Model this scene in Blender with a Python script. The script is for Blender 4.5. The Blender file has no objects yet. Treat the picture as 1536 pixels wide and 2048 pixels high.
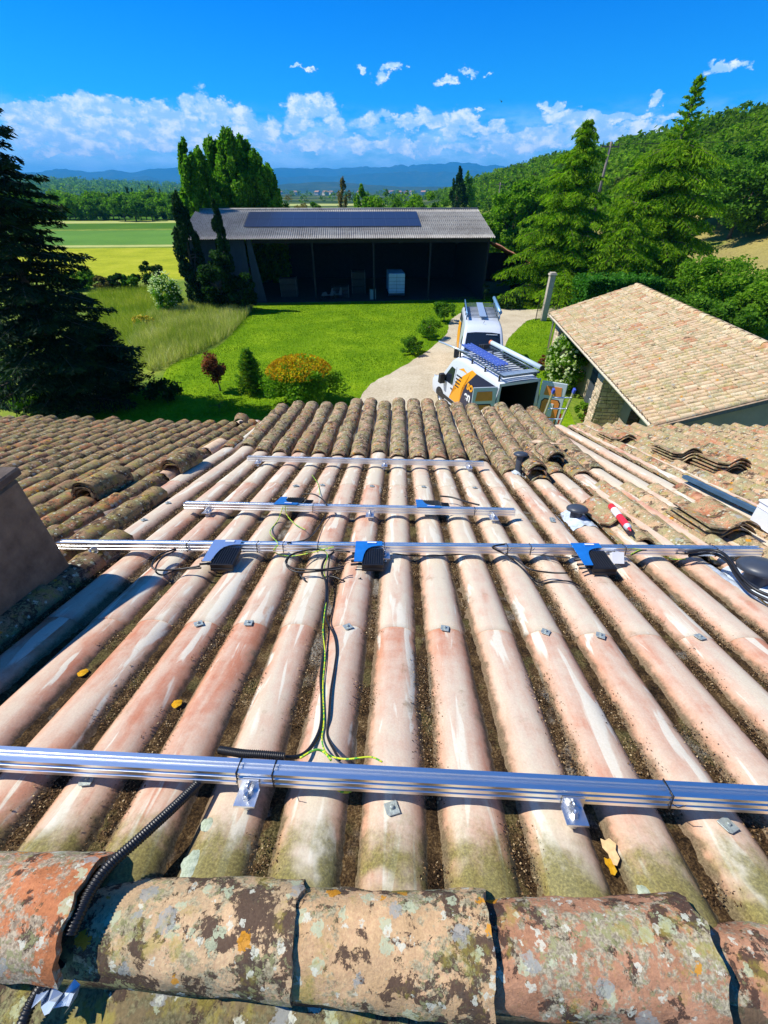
import bpy, bmesh, math, random
import numpy as np
from mathutils import Matrix, Vector

R = math.radians
sc = bpy.context.scene
COL = sc.collection

# ------------------------------------------------------------------ camera, sky, sun, exposure
PITCH = R(37.0)
CAM_Z = 7.75
F_PX = 850.0
cam_d = bpy.data.cameras.new('camera')
cam = bpy.data.objects.new('camera', cam_d); COL.objects.link(cam)
cam.location = (0, 0, CAM_Z)
cam.rotation_euler = (R(90) - PITCH, 0, 0)
cam_d.sensor_fit = 'HORIZONTAL'; cam_d.sensor_width = 36.0
cam_d.lens = F_PX / 1536 * 36
cam_d.clip_start = 0.05; cam_d.clip_end = 60000
sc.camera = cam

SUN_VEC = Vector((-0.60, 0.085, 0.79)).normalized()      # towards the sun
SUN_EL = math.asin(SUN_VEC.z)
SUN_AZ = math.atan2(SUN_VEC.x, SUN_VEC.y)
sun_d = bpy.data.lights.new('sun', 'SUN'); sun_d.energy = 4.6; sun_d.angle = R(0.53)
sun_d.color = (1.0, 0.955, 0.86)
sun = bpy.data.objects.new('sun', sun_d); COL.objects.link(sun)
sun.rotation_euler = SUN_VEC.to_track_quat('Z', 'Y').to_euler()
sun.location = (-40, 10, 60)

sc.view_settings.view_transform = 'Standard'; sc.view_settings.look = 'None'
sc.view_settings.exposure = 0.46; sc.view_settings.gamma = 1.0
sc.view_settings.use_curve_mapping = False
sc.cycles.max_bounces = 6; sc.cycles.diffuse_bounces = 3; sc.cycles.glossy_bounces = 3
sc.cycles.transmission_bounces = 3; sc.cycles.volume_bounces = 1; sc.cycles.transparent_max_bounces = 8
sc.cycles.volume_step_rate = 4

CP, SP = math.cos(PITCH), math.sin(PITCH)
def ray(px, py):                                   # direction through a point of the photograph
    a, b = px - 768.0, 1024.0 - py
    return Vector((a, b * SP + F_PX * CP, b * CP - F_PX * SP))
CAMP = Vector((0, 0, CAM_Z))
def ground_at(px, py, z=0.0):
    d = ray(px, py); s = (z - CAM_Z) / d.z
    return CAMP + d * s
def at_y(px, py, Y):
    d = ray(px, py); return CAMP + d * (Y / d.y)
def azel(px, py):
    d = ray(px, py).normalized(); return math.atan2(d.x, d.y), math.asin(d.z)

# ------------------------------------------------------------------ node helpers
def new_mat(name):
    m = bpy.data.materials.new(name); m.use_nodes = True
    t = m.node_tree; t.nodes.clear()
    out = t.nodes.new('ShaderNodeOutputMaterial'); b = t.nodes.new('ShaderNodeBsdfPrincipled')
    t.links.new(b.outputs[0], out.inputs[0])
    return m, t, b, out
class G:
    """tiny expression builder over a node tree"""
    def __init__(s, t): s.t = t
    def n(s, typ, ins=None, **kw):
        nd = s.t.nodes.new(typ)
        for k, v in kw.items(): setattr(nd, k, v)
        for k, v in (ins or {}).items(): s.put(nd.inputs[k], v)
        return nd
    def put(s, sock, v):
        if hasattr(v, 'is_linked'): s.t.links.new(v, sock)
        elif isinstance(v, (tuple, list)) and len(v) == 3 and sock.type == 'RGBA': sock.default_value = (*v, 1)
        else: sock.default_value = v
    def m(s, op, a, b=0.0, c=0.0, clamp=False):
        return s.n('ShaderNodeMath', {0: a, 1: b, 2: c}, operation=op, use_clamp=clamp).outputs[0]
    def v(s, op, a, b=(0, 0, 0)):
        nd = s.n('ShaderNodeVectorMath', {0: a, 1: b}, operation=op)
        return nd.outputs['Value'] if op in ('LENGTH', 'DOT_PRODUCT', 'DISTANCE') else nd.outputs[0]
    def noise(s, vec, scale, detail=4, rough=0.55, dist=0.0, dim='3D'):
        nd = s.n('ShaderNodeTexNoise', {'Scale': scale, 'Detail': detail, 'Roughness': rough, 'Distortion': dist}, noise_dimensions=dim)
        s.t.links.new(vec, nd.inputs['Vector']); return nd.outputs['Fac']
    def noisec(s, vec, scale, detail=4, rough=0.55):
        nd = s.n('ShaderNodeTexNoise', {'Scale': scale, 'Detail': detail, 'Roughness': rough})
        s.t.links.new(vec, nd.inputs['Vector']); return nd.outputs['Color']
    def voro(s, vec, scale, rnd=1.0):
        nd = s.n('ShaderNodeTexVoronoi', {'Scale': scale, 'Randomness': rnd})
        s.t.links.new(vec, nd.inputs['Vector']); return nd.outputs['Distance'], nd.outputs['Color']
    def mix(s, f, a, b, blend='MIX'):
        nd = s.n('ShaderNodeMix', data_type='RGBA', blend_type=blend)
        s.put(nd.inputs[0], f); s.put(nd.inputs[6], a); s.put(nd.inputs[7], b); return nd.outputs[2]
    def ramp(s, f, stops, interp='LINEAR'):
        nd = s.n('ShaderNodeValToRGB', {0: f}); r = nd.color_ramp; r.interpolation = interp
        while len(r.elements) < len(stops): r.elements.new(0.5)
        for e, (p, c) in zip(r.elements, stops):
            e.position = p; e.color = (c, c, c, 1) if isinstance(c, (int, float)) else (*c, 1)
        return nd.outputs[0]
    def sm(s, x, lo, hi):
        nd = s.n('ShaderNodeMapRange', {0: x, 1: lo, 2: hi, 3: 0.0, 4: 1.0}, interpolation_type='SMOOTHSTEP', clamp=True)
        return nd.outputs[0]
    def mul(s, vec, xyz): return s.v('MULTIPLY', vec, xyz)
    def sep(s, vec): return s.n('ShaderNodeSeparateXYZ', {0: vec}).outputs
    def bump(s, h, strength=0.4, dist=0.01, normal=None):
        ins = {'Strength': strength, 'Distance': dist, 'Height': h}
        nd = s.n('ShaderNodeBump', ins)
        if normal is not None: s.t.links.new(normal, nd.inputs['Normal'])
        return nd.outputs[0]
    def tex(s, which='Object'): return s.n('ShaderNodeTexCoord').outputs[which]
    def pos(s): return s.n('ShaderNodeNewGeometry').outputs['Position']
    def island(s): return s.n('ShaderNodeNewGeometry').outputs['Random Per Island']
    def rnd(s): return s.n('ShaderNodeObjectInfo').outputs['Random']

def simple(name, col, rough=0.7, metal=0.0, var=0.0, scale=8.0, bump=0.0, bscale=60.0, spec=None, coat=0.0):
    m, t, b, o = new_mat(name); g = G(t)
    b.inputs['Roughness'].default_value = rough; b.inputs['Metallic'].default_value = metal
    if coat: b.inputs['Coat Weight'].default_value = coat
    if spec is not None: b.inputs['Specular IOR Level'].default_value = spec
    if var:
        c = g.tex(); n = g.noise(c, scale, 5, 0.6)
        lo = tuple(x * (1 - var) for x in col); hi = tuple(min(1, x * (1 + var)) for x in col)
        t.links.new(g.ramp(n, [(0.3, lo), (0.7, hi)]), b.inputs['Base Color'])
    else: b.inputs['Base Color'].default_value = (*col, 1)
    if bump:
        t.links.new(g.bump(g.noise(g.tex(), bscale, 4, 0.6), bump, 0.01), b.inputs['Normal'])
    return m

# ------------------------------------------------------------------ world: sky texture with cumulus on the horizon
w = bpy.data.worlds.new('World'); sc.world = w; w.use_nodes = True
wt = w.node_tree; wt.nodes.clear(); g = G(wt)
out = wt.nodes.new('ShaderNodeOutputWorld'); bg = wt.nodes.new('ShaderNodeBackground')
sky = wt.nodes.new('ShaderNodeTexSky'); sky.sky_type = 'NISHITA'; sky.sun_disc = False
sky.sun_elevation = SUN_EL; sky.sun_rotation = SUN_AZ
sky.altitude = 300; sky.air_density = 1.0; sky.dust_density = 0.3; sky.ozone_density = 3.0
d = g.tex('Generated')
dx, dy, dz = g.sep(d)[:3]
az = g.m('ARCTAN2', dx, dy); el = g.m('ARCSINE', dz)
tint = g.ramp(g.m('MULTIPLY', el, 1.6, clamp=True), [(0.0, (0.60, 0.86, 1.20)), (0.06, (0.46, 0.84, 1.28)), (0.16, (0.05, 0.74, 1.40)), (0.36, (0.003, 0.58, 1.42)), (0.60, (0.03, 0.50, 1.15)), (1.0, (0.06, 0.50, 1.05))])
skyc = g.mix(1.0, sky.outputs[0], tint, 'MULTIPLY')
PUFFS = [(40,232,55,18),(100,226,50,24),(150,214,42,20),(190,212,45,20),(245,212,48,20),(300,222,55,22),(355,240,50,22),(90,262,80,20),(200,250,90,24),(280,262,90,22),(380,268,60,20),
 (395,208,22,26),(430,226,40,24),(480,236,34,20),(520,262,40,16),(440,262,60,20),(545,250,25,18),(598,222,28,20),(640,216,30,20),(672,246,26,24),(600,250,30,14),(735,244,26,16),(770,236,20,10),
 (762,152,20,15),(786,139,16,10),(884,156,17,12),(935,147,18,9),(628,144,14,8),(596,139,20,4),(722,140,14,5),(978,152,8,5),
 (850,236,44,18),(815,246,34,16),(920,240,30,20),(905,256,34,14),(965,262,36,12),(985,256,20,10),(958,216,12,5),(906,275,16,7),
 (1105,214,14,14),(1122,236,36,18),(1165,246,46,14),(1230,240,60,10),(1270,236,44,8),(1190,262,60,14),(1310,208,15,11),(1292,256,40,12),(1440,132,36,13),(1485,131,34,8),(1340,236,26,9),
 (150,285,110,16),(330,290,90,14),(610,285,80,12),(700,282,60,12),(800,284,70,12),(1010,280,60,12),(1090,270,60,14),(1240,275,70,12), (160,306,90,9),(330,300,70,8),(560,290,90,9),(760,296,90,8),(900,300,110,8),(1060,290,80,10)]
cmb = g.n('ShaderNodeCombineXYZ', {0: az, 1: el, 2: 0.0}).outputs[0]
wn = g.noisec(g.mul(cmb, (1.0, 1.5, 1.0)), 26.0, 7, 0.62)
wn2 = g.noisec(g.mul(cmb, (1.0, 1.3, 1.0)), 9.0, 3, 0.5)
warp = g.v('ADD', g.mul(g.v('SUBTRACT', wn, (0.5, 0.5, 0.5)), (0.085, 0.05, 0)), g.mul(g.v('SUBTRACT', wn2, (0.5, 0.5, 0.5)), (0.05, 0.02, 0)))
pw = g.v('ADD', cmb, warp)
field = None
for (cx, cy, rx, ry) in PUFFS:
    a0, e0 = azel(cx, cy); a1, _ = azel(cx + rx, cy); _, e1 = azel(cx, cy - ry)
    sx, sy = 1 / abs(a1 - a0), 1 / abs(e1 - e0)
    dd = g.v('LENGTH', g.mul(g.v('SUBTRACT', pw, (a0, e0, 0)), (sx, sy, 1)))
    f1 = g.m('SUBTRACT', 1.32 if cy > 180 else 1.12, dd)
    field = f1 if field is None else g.n('ShaderNodeMath', {0: field, 1: f1, 2: 0.25}, operation='SMOOTH_MAX').outputs[0]
fine = g.noise(g.mul(cmb, (1.0, 1.6, 1.0)), 60.0, 8, 0.68)
alpha = g.sm(g.m('ADD', field, g.m('MULTIPLY', g.m('SUBTRACT', fine, 0.5), 1.5)), 0.04, 0.62)
veil_n = g.noise(g.mul(cmb, (1.0, 3.0, 1.0)), 14.0, 7, 0.62)
veil = g.m('MULTIPLY', g.sm(veil_n, 0.36, 0.72), g.m('MULTIPLY', g.sm(el, 0.006, 0.04), g.m('SUBTRACT', 1.0, g.sm(el, 0.06, 0.125))))
low = g.m('MULTIPLY', g.m('SUBTRACT', 1.0, g.sm(el, 0.0, 0.11)), 0.30)
shade = g.sm(g.m('ADD', g.noise(g.v('ADD', g.mul(cmb, (1.0, 1.5, 1.0)), (0.0, 0.006, 0.0)), 34.0, 6, 0.6), g.m('MULTIPLY', g.m('SUBTRACT', fine, 0.5), 0.5)), 0.40, 0.70)
ccol = g.mix(shade, (3.8, 6.3, 9.6), (9.6, 10.1, 10.8))
sky2 = g.mix(low, skyc, (4.2, 7.4, 11.6))
sky3 = g.mix(g.m('MULTIPLY', veil, 0.85), sky2, (6.0, 8.8, 12.2))
final = g.mix(g.m('MULTIPLY', alpha, 0.93), sky3, ccol)
wt.links.new(final, bg.inputs[0]); bg.inputs[1].default_value = 0.095
wt.links.new(bg.outputs[0], out.inputs[0])

# ------------------------------------------------------------------ object helpers
rng = np.random.default_rng(7); random.seed(7)
def link(o, parent=None, M=None):
    COL.objects.link(o)
    if M is not None: o.matrix_basis = M
    if parent is not None:
        o.parent = parent
        o.matrix_parent_inverse = world_of(parent).inverted() if M is not None else Matrix.Identity(4)
    return o
def world_of(o):
    if o.parent is None: return o.matrix_basis.copy()
    return world_of(o.parent) @ o.matrix_parent_inverse @ o.matrix_basis
def tag(o, label=None, cat=None, group=None, kind=None):
    if label: o['label'] = label
    if cat: o['category'] = cat
    if group: o['group'] = group
    if kind: o['kind'] = kind
    return o
def mesh_np(name, V, F, mats, smooth=False, mi=None):
    """V (n,3); F (m,k) all faces alike"""
    V = np.asarray(V, dtype=np.float32); F = np.asarray(F, dtype=np.int32)
    me = bpy.data.meshes.new(name); k = F.shape[1]
    me.vertices.add(len(V)); me.vertices.foreach_set('co', V.ravel())
    me.loops.add(F.size); me.loops.foreach_set('vertex_index', F.ravel())
    me.polygons.add(len(F)); me.polygons.foreach_set('loop_start', np.arange(len(F), dtype=np.int32) * k)
    me.polygons.foreach_set('loop_total', np.full(len(F), k, dtype=np.int32))
    if smooth: me.polygons.foreach_set('use_smooth', np.ones(len(F), dtype=bool))
    if mi is not None: me.polygons.foreach_set('material_index', np.asarray(mi, dtype=np.int32))
    for m in (mats if isinstance(mats, (list, tuple)) else [mats]): me.materials.append(m)
    me.update(calc_edges=True)
    return me
def obj(name, me, parent=None, M=None):
    return link(bpy.data.objects.new(name, me), parent, M)
def empty(name, loc=(0, 0, 0), rz=0.0, M=None):
    o = bpy.data.objects.new(name, None); o.empty_display_size = 0.1; COL.objects.link(o)
    o.matrix_basis = M if M is not None else Matrix.Translation(loc) @ Matrix.Rotation(rz, 4, 'Z')
    return o
class MB:
    """collects simple shapes into one mesh"""
    def __init__(s): s.V = []; s.F = []; s.mi = []; s.sm = []
    def add(s, V, F, mi=0, smooth=False):
        b = len(s.V); s.V += [tuple(v) for v in V]
        for f in F: s.F.append(tuple(i + b for i in f)); s.mi.append(mi); s.sm.append(smooth)
        return s
    def box(s, x0, x1, y0, y1, z0, z1, mi=0, M=None):
        V = [Vector((x, y, z)) for z in (z0, z1) for y in (y0, y1) for x in (x0, x1)]
        if M is not None: V = [M @ v for v in V]
        return s.add(V, [(0, 2, 3, 1), (4, 5, 7, 6), (0, 1, 5, 4), (1, 3, 7, 5), (3, 2, 6, 7), (2, 0, 4, 6)], mi)
    def prism(s, pts, axis, a, b, mi=0, M=None):
        n = len(pts)
        def mk(p, c):
            q = {'x': (c, p[0], p[1]), 'y': (p[0], c, p[1]), 'z': (p[0], p[1], c)}[axis]; q = Vector(q)
            return M @ q if M is not None else q
        V = [mk(p, a) for p in pts] + [mk(p, b) for p in pts]
        F = [tuple(range(n - 1, -1, -1)), tuple(range(n, 2 * n))] + [(i, (i + 1) % n, n + (i + 1) % n, n + i) for i in range(n)]
        return s.add(V, F, mi)
    def tube(s, pts, r, seg=8, mi=0, cap=True, rf=None):
        pts = [Vector(p) for p in pts]; n = len(pts); V = []
        up = Vector((0.13, 0.21, 0.97)); prev = None
        for i, p in enumerate(pts):
            tdir = (pts[min(i + 1, n - 1)] - pts[max(i - 1, 0)]).normalized()
            if prev is None: a = tdir.cross(up); a = a if a.length > 1e-3 else tdir.cross(Vector((1, 0, 0)))
            else: a = prev - tdir * prev.dot(tdir)
            a.normalize(); prev = a; b = tdir.cross(a)
            rr = rf(i) if rf else (r[i] if isinstance(r, (list, tuple)) else r)
            for k in range(seg):
                th = 2 * math.pi * k / seg; V.append(p + (a * math.cos(th) + b * math.sin(th)) * rr)
        F = [(i * seg + k, i * seg + (k + 1) % seg, (i + 1) * seg + (k + 1) % seg, (i + 1) * seg + k) for i in range(n - 1) for k in range(seg)]
        s.add(V, F, mi, True)
        if cap:
            b0 = len(s.V) - len(V)
            s.F.append(tuple(b0 + k for k in range(seg - 1, -1, -1))); s.mi.append(mi); s.sm.append(False)
            s.F.append(tuple(b0 + (n - 1) * seg + k for k in range(seg))); s.mi.append(mi); s.sm.append(False)
        return s
    def lathe(s, prof, c=(0, 0, 0), seg=24, mi=0, M=None, smooth=True):
        V = []
        for (r, z) in prof:
            for k in range(seg):
                th = 2 * math.pi * k / seg; q = Vector((c[0] + r * math.cos(th), c[1] + r * math.sin(th), c[2] + z))
                V.append(M @ q if M is not None else q)
        F = [(i * seg + k, i * seg + (k + 1) % seg, (i + 1) * seg + (k + 1) % seg, (i + 1) * seg + k) for i in range(len(prof) - 1) for k in range(seg)]
        return s.add(V, F, mi, smooth)
    def mesh(s, name, mats, bevel=0.0):
        me = bpy.data.meshes.new(name); me.from_pydata(s.V, [], s.F)
        for m in (mats if isinstance(mats, (list, tuple)) else [mats]): me.materials.append(m)
        me.polygons.foreach_set('material_index', s.mi); me.polygons.foreach_set('use_smooth', s.sm)
        if bevel:
            bm = bmesh.new(); bm.from_mesh(me)
            bmesh.ops.bevel(bm, geom=[e for e in bm.edges if len(e.link_faces) == 2 and e.calc_face_angle(0) > 0.6], offset=bevel, segments=1, affect='EDGES', clamp_overlap=True)
            bm.to_mesh(me); bm.free()
        me.update(); return me
    def obj(s, name, mats, parent=None, M=None, bevel=0.0): return obj(name, s.mesh(name, mats, bevel), parent, M)
def spline(pts, n=8):
    P = [Vector(p) for p in pts]; P = [P[0] * 2 - P[1]] + P + [P[-1] * 2 - P[-2]]; out = []
    for i in range(1, len(P) - 2):
        p0, p1, p2, p3 = P[i - 1:i + 3]
        for k in range(n):
            t = k / n
            out.append(0.5 * ((2 * p1) + (p2 - p0) * t + (2 * p0 - 5 * p1 + 4 * p2 - p3) * t * t + (3 * p1 - p0 - 3 * p2 + p3) * t ** 3))
    out.append(P[-2]); return out
def vnoise(x, y, seed=0):
    """smooth value noise, numpy"""
    x = np.asarray(x, float); y = np.asarray(y, float)
    xi = np.floor(x).astype(np.int64); yi = np.floor(y).astype(np.int64); xf = x - xi; yf = y - yi
    def h(a, b):
        n = (a * 374761393 + b * 668265263 + seed * 1442695041) & 0xFFFFFFFF
        n = ((n ^ (n >> 13)) * 1274126177) & 0xFFFFFFFF
        return ((n ^ (n >> 16)) & 0xFFFF) / 65535.0
    u = xf * xf * (3 - 2 * xf); v = yf * yf * (3 - 2 * yf)
    return (h(xi, yi) * (1 - u) + h(xi + 1, yi) * u) * (1 - v) + (h(xi, yi + 1) * (1 - u) + h(xi + 1, yi + 1) * u) * v
def fbm(x, y, seed=0, o=4):
    s = 0; a = 0.5
    for i in range(o): s = s + a * vnoise(x * 2 ** i, y * 2 ** i, seed + i); a *= 0.5
    return s

# ------------------------------------------------------------------ materials
def tile_mat(name, cols, dark=0.5, crust=0.5, disc=0.5, orange=0.3, yellow=0.0, crustcol=(0.30, 0.28, 0.19), darkcol=(0.035, 0.022, 0.018), k=1.0, clean=0.0):
    m, t, b, o = new_mat(name); g = G(t)
    rn = g.m('FRACT', g.m('ADD', g.m('MULTIPLY', g.rnd(), 7.31), g.m('MULTIPLY', g.island(), 3.77)))
    off = g.n('ShaderNodeCombineXYZ', {0: g.m('MULTIPLY', rn, 37.0), 1: g.m('MULTIPLY', rn, 91.0), 2: g.m('MULTIPLY', rn, 13.0)}).outputs[0]
    c = g.v('ADD', g.tex(), off)
    n0 = len(cols)
    base = g.ramp(rn, [(i / n0, cols[i]) for i in range(n0)], 'CONSTANT')
    streak = g.noise(g.mul(c, (1.0, 1.0, 1.0)), 9 * k, 5, 0.65)
    base = g.mix(g.m('MULTIPLY', g.sm(streak, 0.35, 0.7), 0.55), base, tuple(min(1, x * 1.5 + 0.05) for x in cols[0]))
    grain = g.noise(c, 120 * k, 4, 0.7)
    base = g.mix(0.35, base, g.ramp(grain, [(0.3, (0.12, 0.08, 0.06)), (0.7, (0.75, 0.65, 0.52))]), 'OVERLAY')
    # crusty lichen
    cn = g.noise(c, 34 * k, 10, 0.75); cm = g.noise(c, 6 * k, 3, 0.6)
    cf = g.sm(g.m('ADD', cn, g.m('MULTIPLY', g.m('SUBTRACT', cm, 0.5), 0.8)), 0.66 - 0.3 * crust, 0.74 - 0.3 * crust)
    cc = g.mix(g.sm(grain, 0.35, 0.65), tuple(x * 0.55 for x in crustcol), tuple(min(1, x * 1.35) for x in crustcol))
    base = g.mix(g.m('MULTIPLY', cf, 0.85), base, cc)
    # dark blotches
    dn = g.noise(c, 11 * k, 9, 0.72, 0.3)
    spk2 = g.noise(g.v('ADD', c, (3, 9, 4)), 55 * k, 6, 0.7)
    df = g.sm(g.m('ADD', g.m('ADD', dn, g.m('MULTIPLY', g.m('SUBTRACT', spk2, 0.5), 0.32)), g.m('MULTIPLY', g.m('SUBTRACT', g.noise(g.v('ADD', c, (7, 3, 1)), 3.5 * k, 2), 0.5), 0.5)), 0.70 - 0.28 * dark, 0.735 - 0.28 * dark)
    base = g.mix(g.m('MULTIPLY', df, 0.9), base, g.mix(grain, darkcol, tuple(x * 2.6 for x in darkcol)))
    sf = g.sm(g.m('ADD', spk2, g.m('MULTIPLY', g.m('SUBTRACT', cm, 0.5), 0.5)), 0.66 - 0.14 * crust, 0.70 - 0.14 * crust)
    base = g.mix(g.m('MULTIPLY', sf, 0.75), base, g.mix(g.sm(cm, 0.4, 0.6), (0.10, 0.07, 0.045), (0.30, 0.30, 0.14)))
    # pale green and blue-grey discs
    wc = g.v('ADD', c, g.mul(g.v('SUBTRACT', g.noisec(c, 60 * k, 4, 0.6), (0.5, 0.5, 0.5)), (0.042 / k,) * 3))
    for (scl, thr, lim, colr, seed) in ((16, 0.34, 1 - 0.42 * disc, (0.46, 0.50, 0.33), 0), (11, 0.32, 1 - 0.30 * disc, (0.33, 0.335, 0.31), 5.3), (26, 0.33, 1 - 0.5 * disc, (0.62, 0.62, 0.50), 9.1)):
        dist, vc = g.voro(g.v('ADD', wc, (seed, seed, 0)), scl * k)
        r = g.sep(vc)[0]
        f = g.m('MULTIPLY', g.m('LESS_THAN', dist, g.m('MULTIPLY', r, thr)), g.m('GREATER_THAN', r, lim))
        f = g.m('MULTIPLY', f, g.sm(g.noise(c, 90 * k, 3), 0.28, 0.5))
        base = g.mix(g.m('MULTIPLY', f, 0.8), base, colr)
    if orange:
        dist, vc = g.voro(g.v('ADD', wc, (2.7, 1.1, 4.0)), 13 * k)
        r = g.sep(vc)[1]
        f = g.m('MULTIPLY', g.m('LESS_THAN', dist, 0.27), g.m('GREATER_THAN', r, 1 - 0.22 * orange))
        base = g.mix(g.m('MULTIPLY', f, 0.85), base, (0.62, 0.27, 0.02))
    if yellow:
        f = g.m('MULTIPLY', g.sm(g.noise(c, 7 * k, 6, 0.7), 0.60 - 0.15 * yellow, 0.70 - 0.15 * yellow), 0.5)
        base = g.mix(f, base, (0.36, 0.30, 0.05))
    t.links.new(base, b.inputs['Base Color']); b.inputs['Roughness'].default_value = 0.95
    b.inputs['Specular IOR Level'].default_value = 0.08
    hgt = g.m('ADD', g.m('MULTIPLY', cn, 0.7), g.m('ADD', g.m('MULTIPLY', grain, 0.35), g.m('MULTIPLY', df, 0.25)))
    t.links.new(g.bump(hgt, 0.75, 0.006 / k ** 0.5), b.inputs['Normal'])
    return m
M_ridge = tile_mat('ridge_tile_lichen', [(0.50, 0.345, 0.195), (0.46, 0.31, 0.18), (0.44, 0.24, 0.14), (0.48, 0.36, 0.22)], dark=0.68, crust=0.50, disc=0.75, orange=0.6, yellow=0.3, crustcol=(0.34, 0.31, 0.20), k=1.25)
M_ridge_b = tile_mat('ridge_tile_rusty', [(0.41, 0.22, 0.13), (0.44, 0.27, 0.165), (0.38, 0.20, 0.12)], dark=0.66, crust=0.58, disc=0.9, orange=0.8, yellow=0.3, crustcol=(0.36, 0.34, 0.24), k=1.2)
M_ridge_red = tile_mat('ridge_tile_orange_lichen', [(0.46, 0.18, 0.08), (0.44, 0.18, 0.09)], dark=0.45, crust=0.72, disc=0.95, orange=0.9, yellow=0.3, crustcol=(0.40, 0.36, 0.26))
M_tile_mid = tile_mat('old_tile_brown', [(0.40, 0.26, 0.17), (0.36, 0.23, 0.16), (0.46, 0.31, 0.20), (0.38, 0.19, 0.12), (0.42, 0.32, 0.22)], dark=0.62, crust=0.75, disc=0.4, orange=0.45, yellow=0.4, crustcol=(0.23, 0.19, 0.11), k=1.7)
M_tile_left = tile_mat('old_tile_grey', [(0.30, 0.18, 0.10), (0.24, 0.15, 0.09), (0.42, 0.16, 0.07), (0.28, 0.19, 0.11), (0.30, 0.15, 0.09), (0.30, 0.22, 0.10)], dark=0.58, crust=0.68, disc=0.28, orange=0.2, yellow=0.5, crustcol=(0.22, 0.175, 0.09), k=1.6)
M_tile_right = tile_mat('old_tile_ochre', [(0.46, 0.30, 0.18), (0.42, 0.17, 0.09), (0.44, 0.31, 0.19), (0.38, 0.15, 0.09), (0.50, 0.36, 0.23), (0.40, 0.28, 0.17), (0.46, 0.34, 0.21)], dark=0.50, crust=0.75, disc=0.6, orange=0.3, yellow=0.35, crustcol=(0.36, 0.29, 0.16), k=1.3)
M_tile_cream = tile_mat('cream_tile', [(0.52, 0.40, 0.25), (0.58, 0.47, 0.32), (0.53, 0.35, 0.22), (0.60, 0.50, 0.34), (0.55, 0.45, 0.28), (0.46, 0.22, 0.12), (0.58, 0.46, 0.31), (0.48, 0.42, 0.22), (0.64, 0.56, 0.41)], dark=0.22, crust=0.50, disc=0.2, orange=0.1, yellow=0.4, crustcol=(0.42, 0.36, 0.22), k=0.55)
M_tile_clean = tile_mat('bare_clay', [(0.66, 0.50, 0.36), (0.62, 0.44, 0.32)], dark=0.05, crust=0.1, disc=0.1, orange=0.0)

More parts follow.
